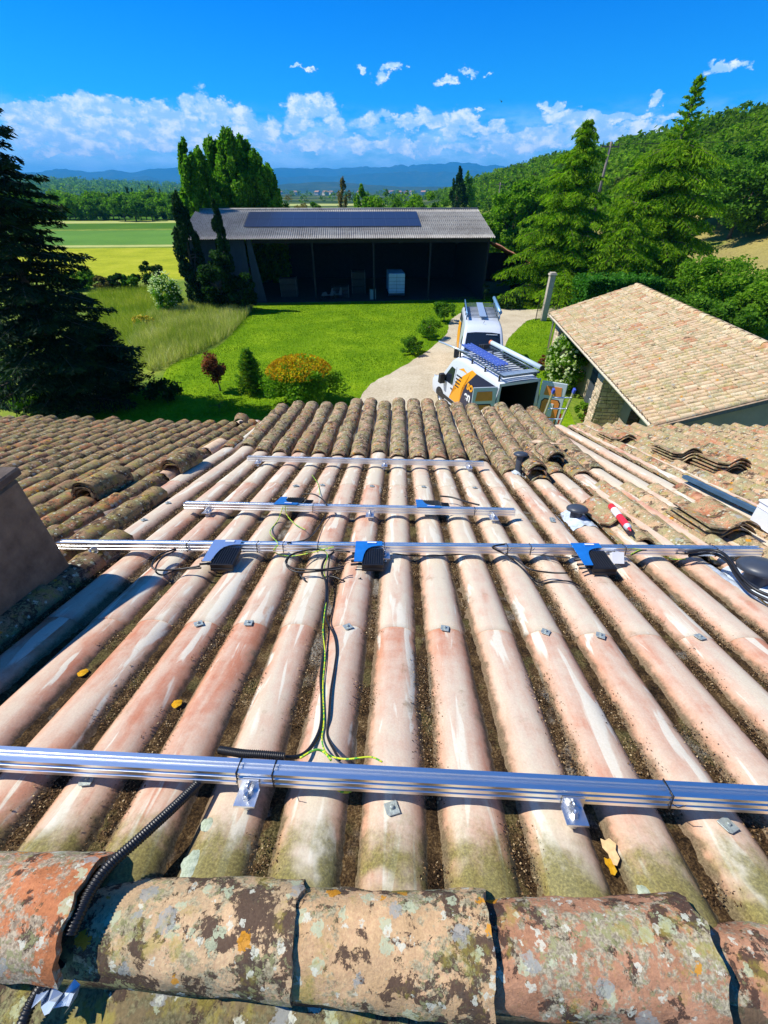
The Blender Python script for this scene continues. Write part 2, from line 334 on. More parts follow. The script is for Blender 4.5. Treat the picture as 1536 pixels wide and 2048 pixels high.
def sheet_mat():
    m, t, b, o = new_mat('pink_fibre_cement'); g = G(t)
    c = g.tex(); x, y, z = g.sep(c)[:3]
    uvn = g.n('ShaderNodeUVMap').outputs[0]; s = g.sep(uvn)[0]
    wave = g.m('FLOOR', g.m('DIVIDE', g.m('ADD', x, 0.115 - 0.011), 0.23))
    wr = g.n('ShaderNodeTexWhiteNoise', {'Vector': g.n('ShaderNodeCombineXYZ', {0: wave, 1: g.m('MULTIPLY', g.rnd(), 30.0)}).outputs[0]}, noise_dimensions='2D').outputs[0]
    wx = g.m('ADD', x, g.m('MULTIPLY', wr, 3.1))
    cv = g.n('ShaderNodeCombineXYZ', {0: wx, 1: y, 2: z}).outputs[0]
    st = g.noise(g.mul(cv, (9.0, 1.3, 2.0)), 1.0, 6, 0.6, 0.3)
    st2 = g.noise(g.mul(cv, (26.0, 4.0, 5.0)), 1.0, 6, 0.65)
    mot = g.noise(cv, 14.0, 6, 0.65)
    tone = g.m('ADD', g.m('ADD', g.m('MULTIPLY', st, 1.35), g.m('MULTIPLY', g.m('SUBTRACT', 1.0, s), 0.22)), g.m('ADD', g.m('MULTIPLY', g.m('SUBTRACT', wr, 0.5), 0.28), g.m('ADD', -0.22, g.m('MULTIPLY', g.m('SUBTRACT', mot, 0.5), 0.6))))
    tone = g.m('ADD', tone, g.m('MULTIPLY', g.sm(y, 1.5, 3.4), 0.17))
    col = g.ramp(tone, [(0.24, (0.47, 0.20, 0.125)), (0.38, (0.52, 0.285, 0.20)), (0.50, (0.56, 0.38, 0.285)), (0.66, (0.59, 0.465, 0.36)), (0.84, (0.60, 0.52, 0.40))])
    # flank streaks: stronger orange where rain never bleaches the sheet
    fl = g.m('MULTIPLY', g.sm(g.m('ADD', z, g.m('MULTIPLY', g.m('SUBTRACT', st2, 0.5), 0.03)), 0.055, 0.024), g.sm(st, 0.24, 0.48))
    col = g.mix(g.m('MULTIPLY', fl, 0.62), col, (0.52, 0.22, 0.10))
    # pale lime tongues
    lime = g.sm(g.m('ADD', g.noise(g.mul(cv, (16.0, 2.2, 1.0)), 1.0, 3, 0.5, 0.6), g.m('MULTIPLY', z, 2.0)), 0.66, 0.72)
    col = g.mix(g.m('MULTIPLY', lime, 0.85), col, (0.68, 0.64, 0.53))
    # fine pits and scratches
    pit = g.noise(cv, 160.0, 4, 0.7)
    col = g.mix(0.16, col, g.ramp(pit, [(0.3, 0.2), (0.7, 0.85)]), 'OVERLAY')
    spk = g.sm(g.noise(cv, 70.0, 5, 0.7), 0.66, 0.72)
    grm = g.m('MULTIPLY', g.sm(g.m('ADD', g.noise(cv, 9.0, 7, 0.7), g.m('MULTIPLY', g.m('SUBTRACT', 0.03, z), 3.0)), 0.53, 0.68), 0.72)
    col = g.mix(grm, col, (0.30, 0.21, 0.13))
    col = g.mix(g.m('MULTIPLY', spk, 0.35), col, (0.35, 0.22, 0.15))
    # moss at the ridge end and grime next to the valley
    gr = g.noise(cv, 22.0, 6, 0.65)
    moss = g.m('MULTIPLY', g.sm(g.m('ADD', y, g.m('MULTIPLY', g.m('SUBTRACT', gr, 0.5), 0.22)), 0.80, 0.66), g.sm(g.noise(cv, 6.0, 3), 0.28, 0.48))
    col = g.mix(g.m('MULTIPLY', moss, 0.9), col, g.ramp(pit, [(0.35, (0.10, 0.09, 0.025)), (0.6, (0.24, 0.21, 0.05)), (0.75, (0.40, 0.34, 0.16))]))
    dirt = g.sm(g.m('ADD', z, g.m('MULTIPLY', g.m('SUBTRACT', gr, 0.5), 0.045)), 0.036, 0.016)
    col = g.mix(g.m('MULTIPLY', dirt, 0.88), col, g.ramp(pit, [(0.3, (0.05, 0.035, 0.02)), (0.65, (0.20, 0.155, 0.09))]))
    # grey weathered and blackened stretches
    gry = g.m('MULTIPLY', g.sm(g.noise(g.mul(cv, (4.0, 1.5, 1.0)), 1.0, 5, 0.6), 0.60, 0.74), 0.35)
    col = g.mix(gry, col, (0.36, 0.31, 0.26))
    t.links.new(col, b.inputs['Base Color']); b.inputs['Roughness'].default_value = 0.9
    b.inputs['Specular IOR Level'].default_value = 0.10
    h = g.m('ADD', g.m('MULTIPLY', pit, 0.5), g.m('ADD', g.m('MULTIPLY', gr, 0.6), g.m('MULTIPLY', mot, 1.2)))
    t.links.new(g.bump(h, 0.35, 0.004), b.inputs['Normal'])
    return m
M_sheet = sheet_mat()
def litter_mat(name, stops, scale, rough=0.95, bump=0.8, bd=0.004):
    m, t, b, o = new_mat(name); g = G(t); c = g.tex()
    n = g.noise(c, scale, 6, 0.75); n2 = g.noise(c, scale * 0.08, 3, 0.6)
    f = g.m('ADD', g.m('MULTIPLY', n, 0.65), g.m('MULTIPLY', n2, 0.35))
    cc = g.ramp(f, stops)
    if name == 'valley_dirt':
        l1 = g.noise(c, 5.0, 4, 0.6); l2 = g.noise(g.v('ADD', c, (5, 2, 1)), 3.5, 4, 0.6)
        cc = g.mix(g.m('MULTIPLY', g.sm(l1, 0.52, 0.64), 0.5), cc, g.ramp(n, [(0.4, (0.05, 0.045, 0.012)), (0.65, (0.26, 0.23, 0.09))]))
        cc = g.mix(g.m('MULTIPLY', g.sm(l2, 0.55, 0.66), 0.6), cc, g.ramp(n, [(0.42, (0.09, 0.08, 0.065)), (0.58, (0.44, 0.41, 0.35))]))
    t.links.new(cc, b.inputs['Base Color']); b.inputs['Roughness'].default_value = rough
    b.inputs['Specular IOR Level'].default_value = 0.15
    t.links.new(g.bump(n, bump, bd), b.inputs['Normal']); return m
M_dirt = litter_mat('valley_dirt', [(0.38, (0.007, 0.004, 0.002)), (0.46, (0.028, 0.016, 0.007)), (0.53, (0.075, 0.044, 0.018)), (0.59, (0.15, 0.095, 0.04)), (0.67, (0.34, 0.26, 0.15))], 150)
def island_mat(name, stops, rough=0.8, trans=0.0, noise_amt=0.0, nscale=1.0, spec=0.25):
    m, t, b, o = new_mat(name); g = G(t); f = g.island()
    if noise_amt: f = g.m('ADD', g.m('MULTIPLY', f, 1 - noise_amt), g.m('MULTIPLY', g.sm(g.noise(g.tex(), nscale, 3, 0.6), 0.3, 0.7), noise_amt))
    c = g.ramp(f, stops); t.links.new(c, b.inputs['Base Color']); b.inputs['Roughness'].default_value = rough
    b.inputs['Specular IOR Level'].default_value = spec
    if trans:
        tr = g.n('ShaderNodeBsdfTranslucent'); t.links.new(g.mix(1.0, c, (1.0, 1.25, 0.45), 'MULTIPLY'), tr.inputs[0])
        mx = g.n('ShaderNodeMixShader', {0: trans}); t.links.new(b.outputs[0], mx.inputs[1]); t.links.new(tr.outputs[0], mx.inputs[2])
        t.links.new(mx.outputs[0], o.inputs[0])
    return m
M_flake = island_mat('leaf_flakes', [(0.0, (0.02, 0.012, 0.006)), (0.30, (0.06, 0.03, 0.013)), (0.55, (0.13, 0.07, 0.028)), (0.82, (0.26, 0.16, 0.07)), (1.0, (0.55, 0.42, 0.24))])
M_alu = simple('brushed_aluminium', (0.93, 0.94, 0.95), 0.33, 1.0, var=0.05, scale=3, bump=0.03, bscale=200)
M_steel = simple('zinc_steel', (0.62, 0.64, 0.66), 0.38, 1.0, var=0.15, scale=40)
M_zinc = simple('weathered_zinc', (0.42, 0.47, 0.45), 0.55, 0.6, var=0.25, scale=60, bump=0.2)
M_blackp = simple('black_plastic', (0.012, 0.012, 0.014), 0.38, var=0.2, scale=30)
M_cable = simple('black_cable', (0.010, 0.010, 0.012), 0.42)
M_gy = None
def gy_mat():
    m, t, b, o = new_mat('green_yellow_wire'); g = G(t); c = g.tex()
    f = g.sm(g.noise(c, 90.0, 1), 0.48, 0.52)
    t.links.new(g.mix(f, (0.10, 0.42, 0.05), (0.62, 0.68, 0.03)), b.inputs['Base Color']); b.inputs['Roughness'].default_value = 0.45; return m
M_gy = gy_mat()
M_bluepl = simple('blue_anodised_plate', (0.02, 0.22, 0.66), 0.34, 0.35, var=0.12, scale=20)
M_bluepl_sheen = simple('blue_plate_sheen', (0.55, 0.68, 0.86), 0.30, 0.8)  # blue plate again, its sheen painted in as a pale base colour
M_whitep = simple('white_plastic', (0.78, 0.79, 0.82), 0.45, var=0.05)
M_red = simple('red_cartridge', (0.78, 0.03, 0.05), 0.35, var=0.1)
M_vent = simple('slate_grey_plastic', (0.045, 0.055, 0.075), 0.42, var=0.15, scale=12)
M_lead = simple('lead_flashing', (0.55, 0.62, 0.70), 0.6, 0.2, var=0.3, scale=30, bump=0.5, bscale=40)
M_bluebar = simple('blue_painted_bar', (0.055, 0.12, 0.20), 0.5, 0.1, var=0.2, scale=9)
M_render = simple('brown_render', (0.165, 0.125, 0.085), 0.95, var=0.4, scale=9, bump=1.0, bscale=28)
M_wall = simple('beige_render', (0.46, 0.37, 0.26), 0.95, var=0.12, scale=3, bump=0.4, bscale=30)
M_wood = simple('grey_wood', (0.20, 0.17, 0.14), 0.85, var=0.3, scale=14)
M_orangel = litter_mat('orange_lichen', [(0.3, (0.30, 0.15, 0.01)), (0.5, (0.60, 0.30, 0.01)), (0.7, (0.72, 0.50, 0.05))], 90)

# ================================================================== the farmhouse roof the camera stands on
PSI, SLOPE, HC = R(2.06), R(14.7), 1.30
ROT = Matrix.Rotation(-PSI, 4, 'Z') @ Matrix.Rotation(-SLOPE, 4, 'X')
RO = CAMP - (ROT @ Vector((0, 0, 1))) * HC
MR = Matrix.Translation(RO) @ ROT
MRI3 = ROT.to_3x3().inverted()
def roof_at(px, py, n=0.0):
    d = MRI3 @ ray(px, py); s = (n - HC) / d.z
    return Vector((d.x * s, d.y * s, n))
def t_of(y, n=0.1): return (HC - n) / math.tan(math.atan((y - 1024) / F_PX) + PITCH - SLOPE)
PITCH_W = 0.23; U0 = 0.011
def uc(k): return U0 + PITCH_W * k
def lift(u, t):
    k = (u - U0) / PITCH_W
    a = np.clip((k + 9.2) / 0.7, 0, 1); b = np.clip((9.9 - k) / 0.6, 0, 1)
    return 0.088 * np.maximum(0, t - 4.7) ** 1.3 * a * a * (3 - 2 * a) * b * b * (3 - 2 * b)
def wave(u):
    ph = (u - U0) / PITCH_W
    q = np.abs(ph - np.round(ph)) * 2
    return 0.053 * (1 - np.minimum(1, q / 0.88) ** 2.8)
def surf(u, t): return float(wave(np.float64(u)) + lift(np.float64(u), np.float64(t)))

house = empty('farmhouse', (RO.x, RO.y + 1.5, 0), -PSI)
tag(house, 'farmhouse with the long pink corrugated roof that fills the foreground', 'farmhouse')

def sheet(k0, t0, t1, i):
    nu, nt = 5 * 22 + 1, max(8, int((t1 - t0) / 0.05))
    u = np.linspace(uc(k0) - 0.115, uc(k0 + 4) + 0.115 + 0.004, nu); t = np.linspace(t0, t1, nt)
    U, T = np.meshgrid(u, t); s = (T - t0) / (t1 - t0)
    Z = wave(U) + lift(U, T) + 0.006 * (1 - s) * (1 if i else 0) + 0.0015 * (k0 % 2) + (fbm(U * 3 + k0, T * 1.5, 3) - 0.5) * 0.008 - 0.001 * i
    top = np.stack([U, T, Z], -1).reshape(-1, 3)
    F = [(r * nu + c, r * nu + c + 1, (r + 1) * nu + c + 1, (r + 1) * nu + c) for r in range(nt - 1) for c in range(nu - 1)]
    # rim: turn the end edges down so the sheet shows its thickness
    n0 = len(top); rimn = top[:nu] - [0, 0, 0.007]; rimf = top[-nu:] - [0, 0, 0.007]
    V = np.vstack([top, rimn, rimf])
    F += [(c + 1, c, n0 + c, n0 + c + 1) for c in range(nu - 1)]
    F += [((nt - 1) * nu + c, (nt - 1) * nu + c + 1, n0 + nu + c + 1, n0 + nu + c) for c in range(nu - 1)]
    me = mesh_np('roof_sheet', V, F, M_sheet, smooth=True)
    uv = me.uv_layers.new(name='uv'); sv = np.concatenate([s.ravel(), np.zeros(nu), np.ones(nu)])
    li = np.zeros(len(me.loops), dtype=np.int32); me.loops.foreach_get('vertex_index', li)
    uvd = np.zeros((len(li), 2), dtype=np.float32); uvd[:, 0] = sv[li]; uvd[:, 1] = 0.5
    uv.data.foreach_set('uv', uvd.ravel())
    obj('roof_sheet', me, house, MR)
for i, (a, b2) in enumerate([(0.56, 1.70), (1.63, 3.76), (3.69, 5.40), (5.32, 6.85)]):
    for k0 in (-11, -6, -1, 4, 9): sheet(k0, a, b2, i)

# underlay of the old tiled parts, left and right (valley tiles run between the cover tiles)
M_under = tile_mat('valley_tile_dirt', [(0.16, 0.11, 0.07), (0.20, 0.14, 0.09)], dark=0.6, crust=0.9, disc=0.3, orange=0.1, crustcol=(0.14, 0.12, 0.07))
def underlay(u0, u1, pitch, t0, t1, z0, ph0):
    u = np.arange(u0, u1, pitch / 8); t = np.arange(t0, t1, 0.25)
    U, T = np.meshgrid(u, t); Z = z0 + 0.03 * np.cos(2 * np.pi * (U - ph0) / pitch)
    nu = len(u); V = np.stack([U, T, Z], -1).reshape(-1, 3)
    F = [(r * nu + c, r * nu + c + 1, (r + 1) * nu + c + 1, (r + 1) * nu + c) for r in range(len(t) - 1) for c in range(nu - 1)]
    return mesh_np('valley_tiles', V, F, M_under, smooth=True)
LP, LU0 = 0.205, -2.30
obj('valley_tiles', underlay(-9.0, -2.42, LP, 0.45, 6.5, 0.0, LU0), house, MR)
obj('valley_tiles', underlay(uc(13) + 0.12, 9.0, PITCH_W, 0.45, 6.8, 0.0, U0), house, MR)

# back slope behind the ridge, walls below the eaves
RIDGE_T = 0.53
bm = MB()
nb = 120; us = [(-5 + 10 * i / nb) for i in range(nb + 1)]
bs = math.tan(R(14.7) * 2)
V = []; F = []
for j in range(30):
    s = 0.55 - j * 0.06
    for u in us:
        V.append((u, s, -0.035 - (0.55 - s) * bs + float(wave(np.float64(u + 0.11))) * 0.8 + (float(fbm(u * 9, s * 9, 5)) - 0.5) * 0.03))
n1 = nb + 1
F = [(r * n1 + c, (r + 1) * n1 + c, (r + 1) * n1 + c + 1, r * n1 + c + 1) for r in range(29) for c in range(nb)]
M_back = tile_mat('mossy_back_slope', [(0.17, 0.13, 0.07), (0.19, 0.15, 0.08)], dark=0.6, crust=0.9, disc=1.0, orange=0.2, yellow=0.6, crustcol=(0.19, 0.17, 0.09))
obj('back_slope_sheet', mesh_np('back_slope_sheet', V, F, M_back, smooth=True), house, MR)
wl = MB(); wl.box(-8.7, 8.7, -1.2, 5.0, 0.0, 4.35, 0, Matrix.Translation((0, 1.1, 0)))
wl.obj('wall', M_wall, house, Matrix.Translation(RO * 1.0 - Vector((0, 0, RO.z))) @ Matrix.Rotation(-PSI, 4, 'Z'))
pl = MB(); pl.box(-2.0, 2.1, 5.9, 6.55, 4.2, 4.62); pl.obj('eave_board', M_wood, house, Matrix.Translation((RO.x, RO.y, 0)) @ Matrix.Rotation(-PSI, 4, 'Z'))

# ---- tile shapes
def canal_mesh(name, L, w0, w1, H0, H1, th, mat, seg=9, rows=2, seed=0, warp=0.0):
    rr = random.Random(seed); V = []; F = []
    for side in (0, 1):
        for j in range(rows + 1):
            s = j / rows; wdt = w0 + (w1 - w0) * s - 2 * th * side; Hh = H0 + (H1 - H0) * s - th * side
            for i in range(seg + 1):
                a = math.pi * (i / seg - 0.5)
                jx = (rr.random() - .5) * warp; jy = (rr.random() - .5) * warp * (2.2 if j in (0, rows) else 1); jz = (rr.random() - .5) * warp
                V.append((math.sin(a) * wdt / 2 + jx, s * L + jy, math.cos(a) ** 0.9 * Hh + jz if abs(math.cos(a)) > 1e-6 else 0.0))
    n = seg + 1; m = (rows + 1) * n
    for j in range(rows):
        for i in range(seg):
            a = j * n + i; F.append((a, a + 1, a + n + 1, a + n)); F.append((m + a, m + a + n, m + a + n + 1, m + a + 1))
    for i in range(seg):
        F.append((i, m + i, m + i + 1, i + 1)); a = rows * n + i; F.append((a, a + 1, m + a + 1, m + a))
    for j in range(rows):
        a = j * n; F.append((a, a + n, m + a + n, m + a)); a += seg; F.append((a, m + a, m + a + n, a + n))
    me = mesh_np(name, V, F, mat, smooth=True); me.set_sharp_from_angle(angle=R(50)); return me
def s_mesh(name, L, W, H, th, mat, seg=9, seed=0, warp=0.0):
    """roman tile: a shallow pan on the left and a hump on the right"""
    rr = random.Random(seed); P = []
    for i in range(seg + 1):
        x = -W / 2 + W * i / seg; q = i / seg
        z = H * max(0.0, math.sin(math.pi * min(1, max(0, (q - 0.38) / 0.62)))) ** 0.8 + (0.012 * (1 - q / 0.38) ** 2 if q < 0.38 else 0)
        P.append((x, z))
    V = []; F = []
    for side in (0, 1):
        for j in range(2):
            for (x, z) in P:
                V.append((x + (rr.random() - .5) * warp, j * L + (rr.random() - .5) * warp, z + th * (1 - side) + (rr.random() - .5) * warp * .5))
    n = seg + 1; m = 2 * n
    for i in range(seg):
        F.append((i, i + 1, n + i + 1, n + i)); F.append((m + i, m + n + i, m + n + i + 1, m + i + 1))
        F.append((i, m + i, m + i + 1, i + 1)); F.append((n + i, n + i + 1, m + n + i + 1, m + n + i))
    F.append((0, n, m + n, m)); F.append((seg, m + seg, m + n + seg, n + seg))
    me = mesh_np(name, V, F, mat, smooth=True); me.set_sharp_from_angle(angle=R(50)); return me
mids = [canal_mesh('tile', 0.42, 0.190, 0.216, 0.076, 0.094, 0.013, M_tile_mid, rows=3, seed=i, warp=0.007) for i in range(5)]
lefts = [canal_mesh('tile', 0.42, 0.165, 0.190, 0.070, 0.086, 0.013, M_tile_left, rows=3, seed=10 + i, warp=0.007) for i in range(5)]
rights = [s_mesh('tile', 0.42, 0.245, 0.062, 0.013, M_tile_right, seed=20 + i, warp=0.006) for i in range(5)]
tiles = []        # (depth from camera, mesh, matrix)
def put_tile(meshes, u, t, z, tilt=0.035, rz=0.0):
    me = random.choice(meshes)
    M = Matrix.Translation((u + random.uniform(-.006, .006), t, z)) @ Matrix.Rotation(rz + random.uniform(-.02, .02), 4, 'Z') @ Matrix.Rotation(tilt, 4, 'X') @ Matrix.Rotation(random.uniform(-.04, .04), 4, 'Y')
    tiles.append((math.hypot(u, t), me, MR @ M))
def run(meshes, u, t0, t1, z=0.014, lifted=False, exp=0.335):
    t = t0
    while t < t1 - 0.12:
        e = exp + random.uniform(-.02, .02)
        zz = z + (float(lift(np.float64(u), np.float64(t))) if lifted else 0)
        z2 = z + (float(lift(np.float64(u), np.float64(t + .42))) if lifted else 0)
        put_tile(meshes, u, t, zz, 0.035 + math.atan2(z2 - zz, .42)); t += e
    return t
starts = {-8: 897, -7: 905, -6: 906, -5: 906, -4: 907, -3: 910, -2: 909, -1: 903, 0: 910, 1: 911, 2: 911, 3: 912, 4: 916, 5: 936, 6: 950, 7: 937, 8: 938, 9: 927}
for k in range(-8, 10):
    run(mids, uc(k), t_of(starts[k], 0.07), 6.95 - 0.03 * abs(k - 1), lifted=True)
run(lefts, uc(-9), 1.25, t_of(985, .1)); run(lefts, uc(-9), t_of(893, .1), 6.5)
run(lefts, uc(-8), 1.05, 2.42)
for j in range(0, 24):
    u = LU0 - LP * j
    run(lefts, u, max(1.2, -u * 0.75 - 0.9) - (0.15 if j % 2 else 0), 6.45 if j else t_of(965, .1), z=0.0)
run(lefts, LU0, t_of(925, .1), 6.45, z=0.0)
run(rights, uc(7), t_of(1060, .1), t_of(1005, .1)); run(rights, uc(8), t_of(1086, .1), t_of(957, .1)); run(rights, uc(9), t_of(1092, .1), t_of(957, .1))
for k in (10, 11): run(rights, uc(k), 2.0, t_of(958, .1))
for k in range(12, 36):
    u = uc(k); run(rights, u, max(1.7, u * 0.75 - 0.7) - (0.12 if k % 2 else 0), 6.75)
tiles.sort(key=lambda a: a[0])
for (dd, me, M) in tiles[:300]: obj('tile', me, house, M)
def join_mesh(name, items, mats, parentM_inv):
    Vs = []; Ls = []; tot = []; off = 0; mi = []
    for (me, M) in items:
        n = len(me.vertices); co = np.zeros(n * 3, dtype=np.float32); me.vertices.foreach_get('co', co); co = co.reshape(-1, 3)
        A = np.array(parentM_inv @ M); co = co @ A[:3, :3].T + A[:3, 3]
        lv = np.zeros(len(me.loops), dtype=np.int32); me.loops.foreach_get('vertex_index', lv)
        lt = np.zeros(len(me.polygons), dtype=np.int32); me.polygons.foreach_get('loop_total', lt)
        Vs.append(co); Ls.append(lv + off); tot.append(lt); off += n; mi.append(np.full(len(lt), mats.index(me.materials[0]), dtype=np.int32))
    V = np.vstack(Vs); L = np.concatenate(Ls); T = np.concatenate(tot)
    out = bpy.data.meshes.new(name); out.vertices.add(len(V)); out.vertices.foreach_set('co', V.astype(np.float32).ravel())
    out.loops.add(len(L)); out.loops.foreach_set('vertex_index', L)
    out.polygons.add(len(T)); out.polygons.foreach_set('loop_start', np.concatenate([[0], np.cumsum(T)[:-1]]).astype(np.int32)); out.polygons.foreach_set('loop_total', T)
    out.polygons.foreach_set('material_index', np.concatenate(mi)); out.polygons.foreach_set('use_smooth', np.ones(len(T), dtype=bool))
    for m in mats: out.materials.append(m)
    out.update(calc_edges=True); out.set_sharp_from_angle(angle=R(50)); return out
if len(tiles) > 300:
    o = obj('far_tiles', join_mesh('far_tiles', [(a[1], a[2]) for a in tiles[300:]], [M_tile_left, M_tile_right, M_tile_mid], MR.inverted()), house, MR)
    tag(o, kind='stuff')

# ---- ridge tiles (big, close to the camera)
def ridge_mesh(L, w0, w1, seed, mat):
    seg, rows, th = 30, 34, 0.016; n = seg + 1; V = []; F = []
    for side in (0, 1):
        for j in range(rows + 1):
            s = j / rows; wd = w0 + (w1 - w0) * s - 2 * th * side; Hh = wd * 0.53
            for i in range(seg + 1):
                a = math.pi * (i / seg - 0.5)
                e = (float(fbm(i * 0.35, seed * 7.7, seed)) - 0.5)
                x = s * L + (e * 0.035 if j in (0, 1) else 0) + (e * 0.028 if j in (rows, rows - 1) else 0)
                nn = (float(fbm(s * 8 + seed * 3, i * 0.4, seed + 3)) - 0.5) * 0.010 + (float(fbm(s * 2 + seed, i * 0.12, seed + 9)) - 0.5) * 0.016
                low = (float(fbm(s * 14, seed * 5.1 + (1 if a > 0 else 0), seed)) - 0.5) * 0.02
                V.append((x, math.sin(a) * (wd / 2 + nn), math.cos(a) * (Hh + nn) + (low if i in (0, seg) else 0)))
    m = (rows + 1) * n
    for j in range(rows):
        for i in range(seg):
            a = j * n + i; F.append((a, a + n, a + n + 1, a + 1)); F.append((m + a, m + a + 1, m + a + n + 1, m + a + n))
    for i in range(seg):
        F.append((i, i + 1, m + i + 1, m + i)); a = rows * n + i; F.append((a, m + a, m + a + 1, a + 1))
    for j in range(rows):
        a = j * n; F.append((a, m + a, m + a + n, a + n)); a += seg; F.append((a, a + n, m + a + n, m + a))
    me = mesh_np('ridge_tile', V, F, mat, smooth=True); me.set_sharp_from_angle(angle=R(60)); return me
RSK = R(-1.15)
# left px, right px of each piece, front width, height over the ridge line, yaw
ridge = [(-330, 150, 0.205, 0.245, 0.020, 0.0, M_ridge_red), (150, 592, 0.175, 0.225, -0.012, 0.3, M_ridge), (585, 975, 0.19, 0.225, 0.0, -0.4, M_ridge),
         (968, 1385, 0.19, 0.235, 0.004, 0.6, M_ridge_b), (1375, 1800, 0.175, 0.215, -0.022, 0.2, M_ridge_b), (-760, -300, 0.19, 0.22, 0.0, 0, M_ridge), (1790, 2250, 0.18, 0.22, 0.0, 0, M_ridge)]
for q, (xa, xb, w0, w1, dz, yw, mt) in enumerate(ridge):
    pa = roof_at(xa, 1868, 0.06); pb = roof_at(xb, 1868, 0.06)
    L = pb.x - pa.x
    M = Matrix.Translation((pa.x, RIDGE_T - math.tan(-RSK) * pa.x * 1.0, -0.012 + dz)) @ Matrix.Rotation(RSK + R(yw), 4, 'Z') @ Matrix.Rotation(R(-1.2), 4, 'Y')
    obj('ridge_tile', ridge_mesh(L + 0.004, w0, w1, q + 2, mt), house, MR @ M)
# mortar bed and dark joint under the ridge
mb = MB(); mb.tube([(-4, RIDGE_T + .06, -0.03), (4, RIDGE_T - .10, -0.03)], 0.075, 10); mb.obj('mortar_bed', M_under, house, MR)

# ---- dirt in the valleys and loose flakes
V = []; F = []; b0 = 0
for k in range(-9, 12):
    uv = uc(k) + 0.115
    ts = np.arange(0.60, 4.75 if k < 9 else 6.7, 0.013); xs = np.linspace(-0.072, 0.072, 15)
    X, T = np.meshgrid(xs, ts)
    hh = 0.004 + 0.020 * fbm(T * 3.0 + k * 5, X * 3 + k, 11, 3) + 0.018 * fbm((X + k) * 60, T * 60, 12, 4) - 0.011 + 0.004 * np.sin(k * 3.1)
    side = fbm(T * 1.7 + k * 9, X * 0 + 3.3, 13, 3) - 0.5
    hh = hh + X * side * 0.5
    Z = hh + lift(uv + X, T); n = len(xs)
    V.append(np.stack([uv + X, T, Z], -1).reshape(-1, 3))
    idx = np.arange(len(ts) * n).reshape(len(ts), n)
    q = np.stack([idx[:-1, :-1], idx[:-1, 1:], idx[1:, 1:], idx[1:, :-1]], -1).reshape(-1, 4)
    F.append(q + b0); b0 += len(ts) * n
o = obj('moss_and_soil', mesh_np('moss_and_soil', np.vstack(V), np.vstack(F), M_dirt, smooth=True), house, MR); tag(o, kind='stuff')
def flakes(N, t0, t1, kmin, kmax, size, seed):
    r = np.random.default_rng(seed)
    k = r.integers(kmin, kmax, N); t = t0 + (t1 - t0) * r.random(N) ** 0.9; x = np.clip(r.normal(0, 0.022, N), -0.055, 0.055)
    dens = fbm(t * 4 + k * 5.0, k * 1.0, 21, 3) > 0.42
    k, t, x = k[dens], t[dens], x[dens]; n = len(k); u = U0 + PITCH_W * k + 0.115 + x
    z = np.maximum(wave(u) + 0.0035, 0.013 + 0.020 * r.random(n)) + lift(u, t)
    s = size * (0.35 + 1.0 * r.random(n) ** 2)
    a = r.normal(size=(n, 3)); a[:, 2] *= 0.45; a /= np.linalg.norm(a, axis=1)[:, None]
    b = r.normal(size=(n, 3)); b[:, 2] *= 0.6; b -= a * (a * b).sum(1)[:, None]; b /= np.linalg.norm(b, axis=1)[:, None]
    c = np.stack([u, t, z], -1); asp = 0.3 + 0.5 * r.random(n)
    P = np.stack([c - a * s[:, None], c + b * (s * asp)[:, None], c + a * s[:, None], c - b * (s * asp)[:, None]], 1).reshape(-1, 3)
    return P, np.arange(n * 4).reshape(-1, 4)
P1, F1 = flakes(210000, 0.62, 3.2, -9, 12, 0.0034, 5); P2, F2 = flakes(50000, 3.0, 4.8, -9, 12, 0.0065, 6)
o = obj('leaf_litter', mesh_np('leaf_litter', np.vstack([P1, P2]), np.vstack([F1, F2 + len(P1)]), M_flake), house, MR); tag(o, kind='stuff')

# ---- fixing plates and screws of the sheets
def washer_mesh():
    m = MB(); pts = [(-.019, -.012), (-.012, -.019), (.019, -.019), (.019, .019), (-.019, .019)]
    m.prism(pts, 'z', 0, .003); m.lathe([(0.0, .012), (.006, .012), (.0065, .003)], seg=6, mi=0)
    return m.mesh('fixing_plate', M_zinc, bevel=0.0006)
wm = washer_mesh()
for (px, py) in [(205, 1562), (822, 1620), (1465, 1652), (352, 1247), (534, 1248), (718, 1255), (909, 1258), (1104, 1265), (1208, 1272), (1406, 1275),
                 (592, 972), (667, 971), (765, 973), (861, 974), (955, 976), (577, 972), (1100, 1038), (1085, 1042), (280, 1040), (330, 1006)]:
    p = roof_at(px, py, 0.058); k = round((p.x - U0) / PITCH_W); u = uc(k) + 0.006 * math.sin(px)
    obj('fixing_plate', wm, house, MR @ Matrix.Translation((u, p.y, surf(u, p.y) + 0.007)) @ Matrix.Rotation(math.sin(px * 1.7) * 0.6, 4, 'Z'))

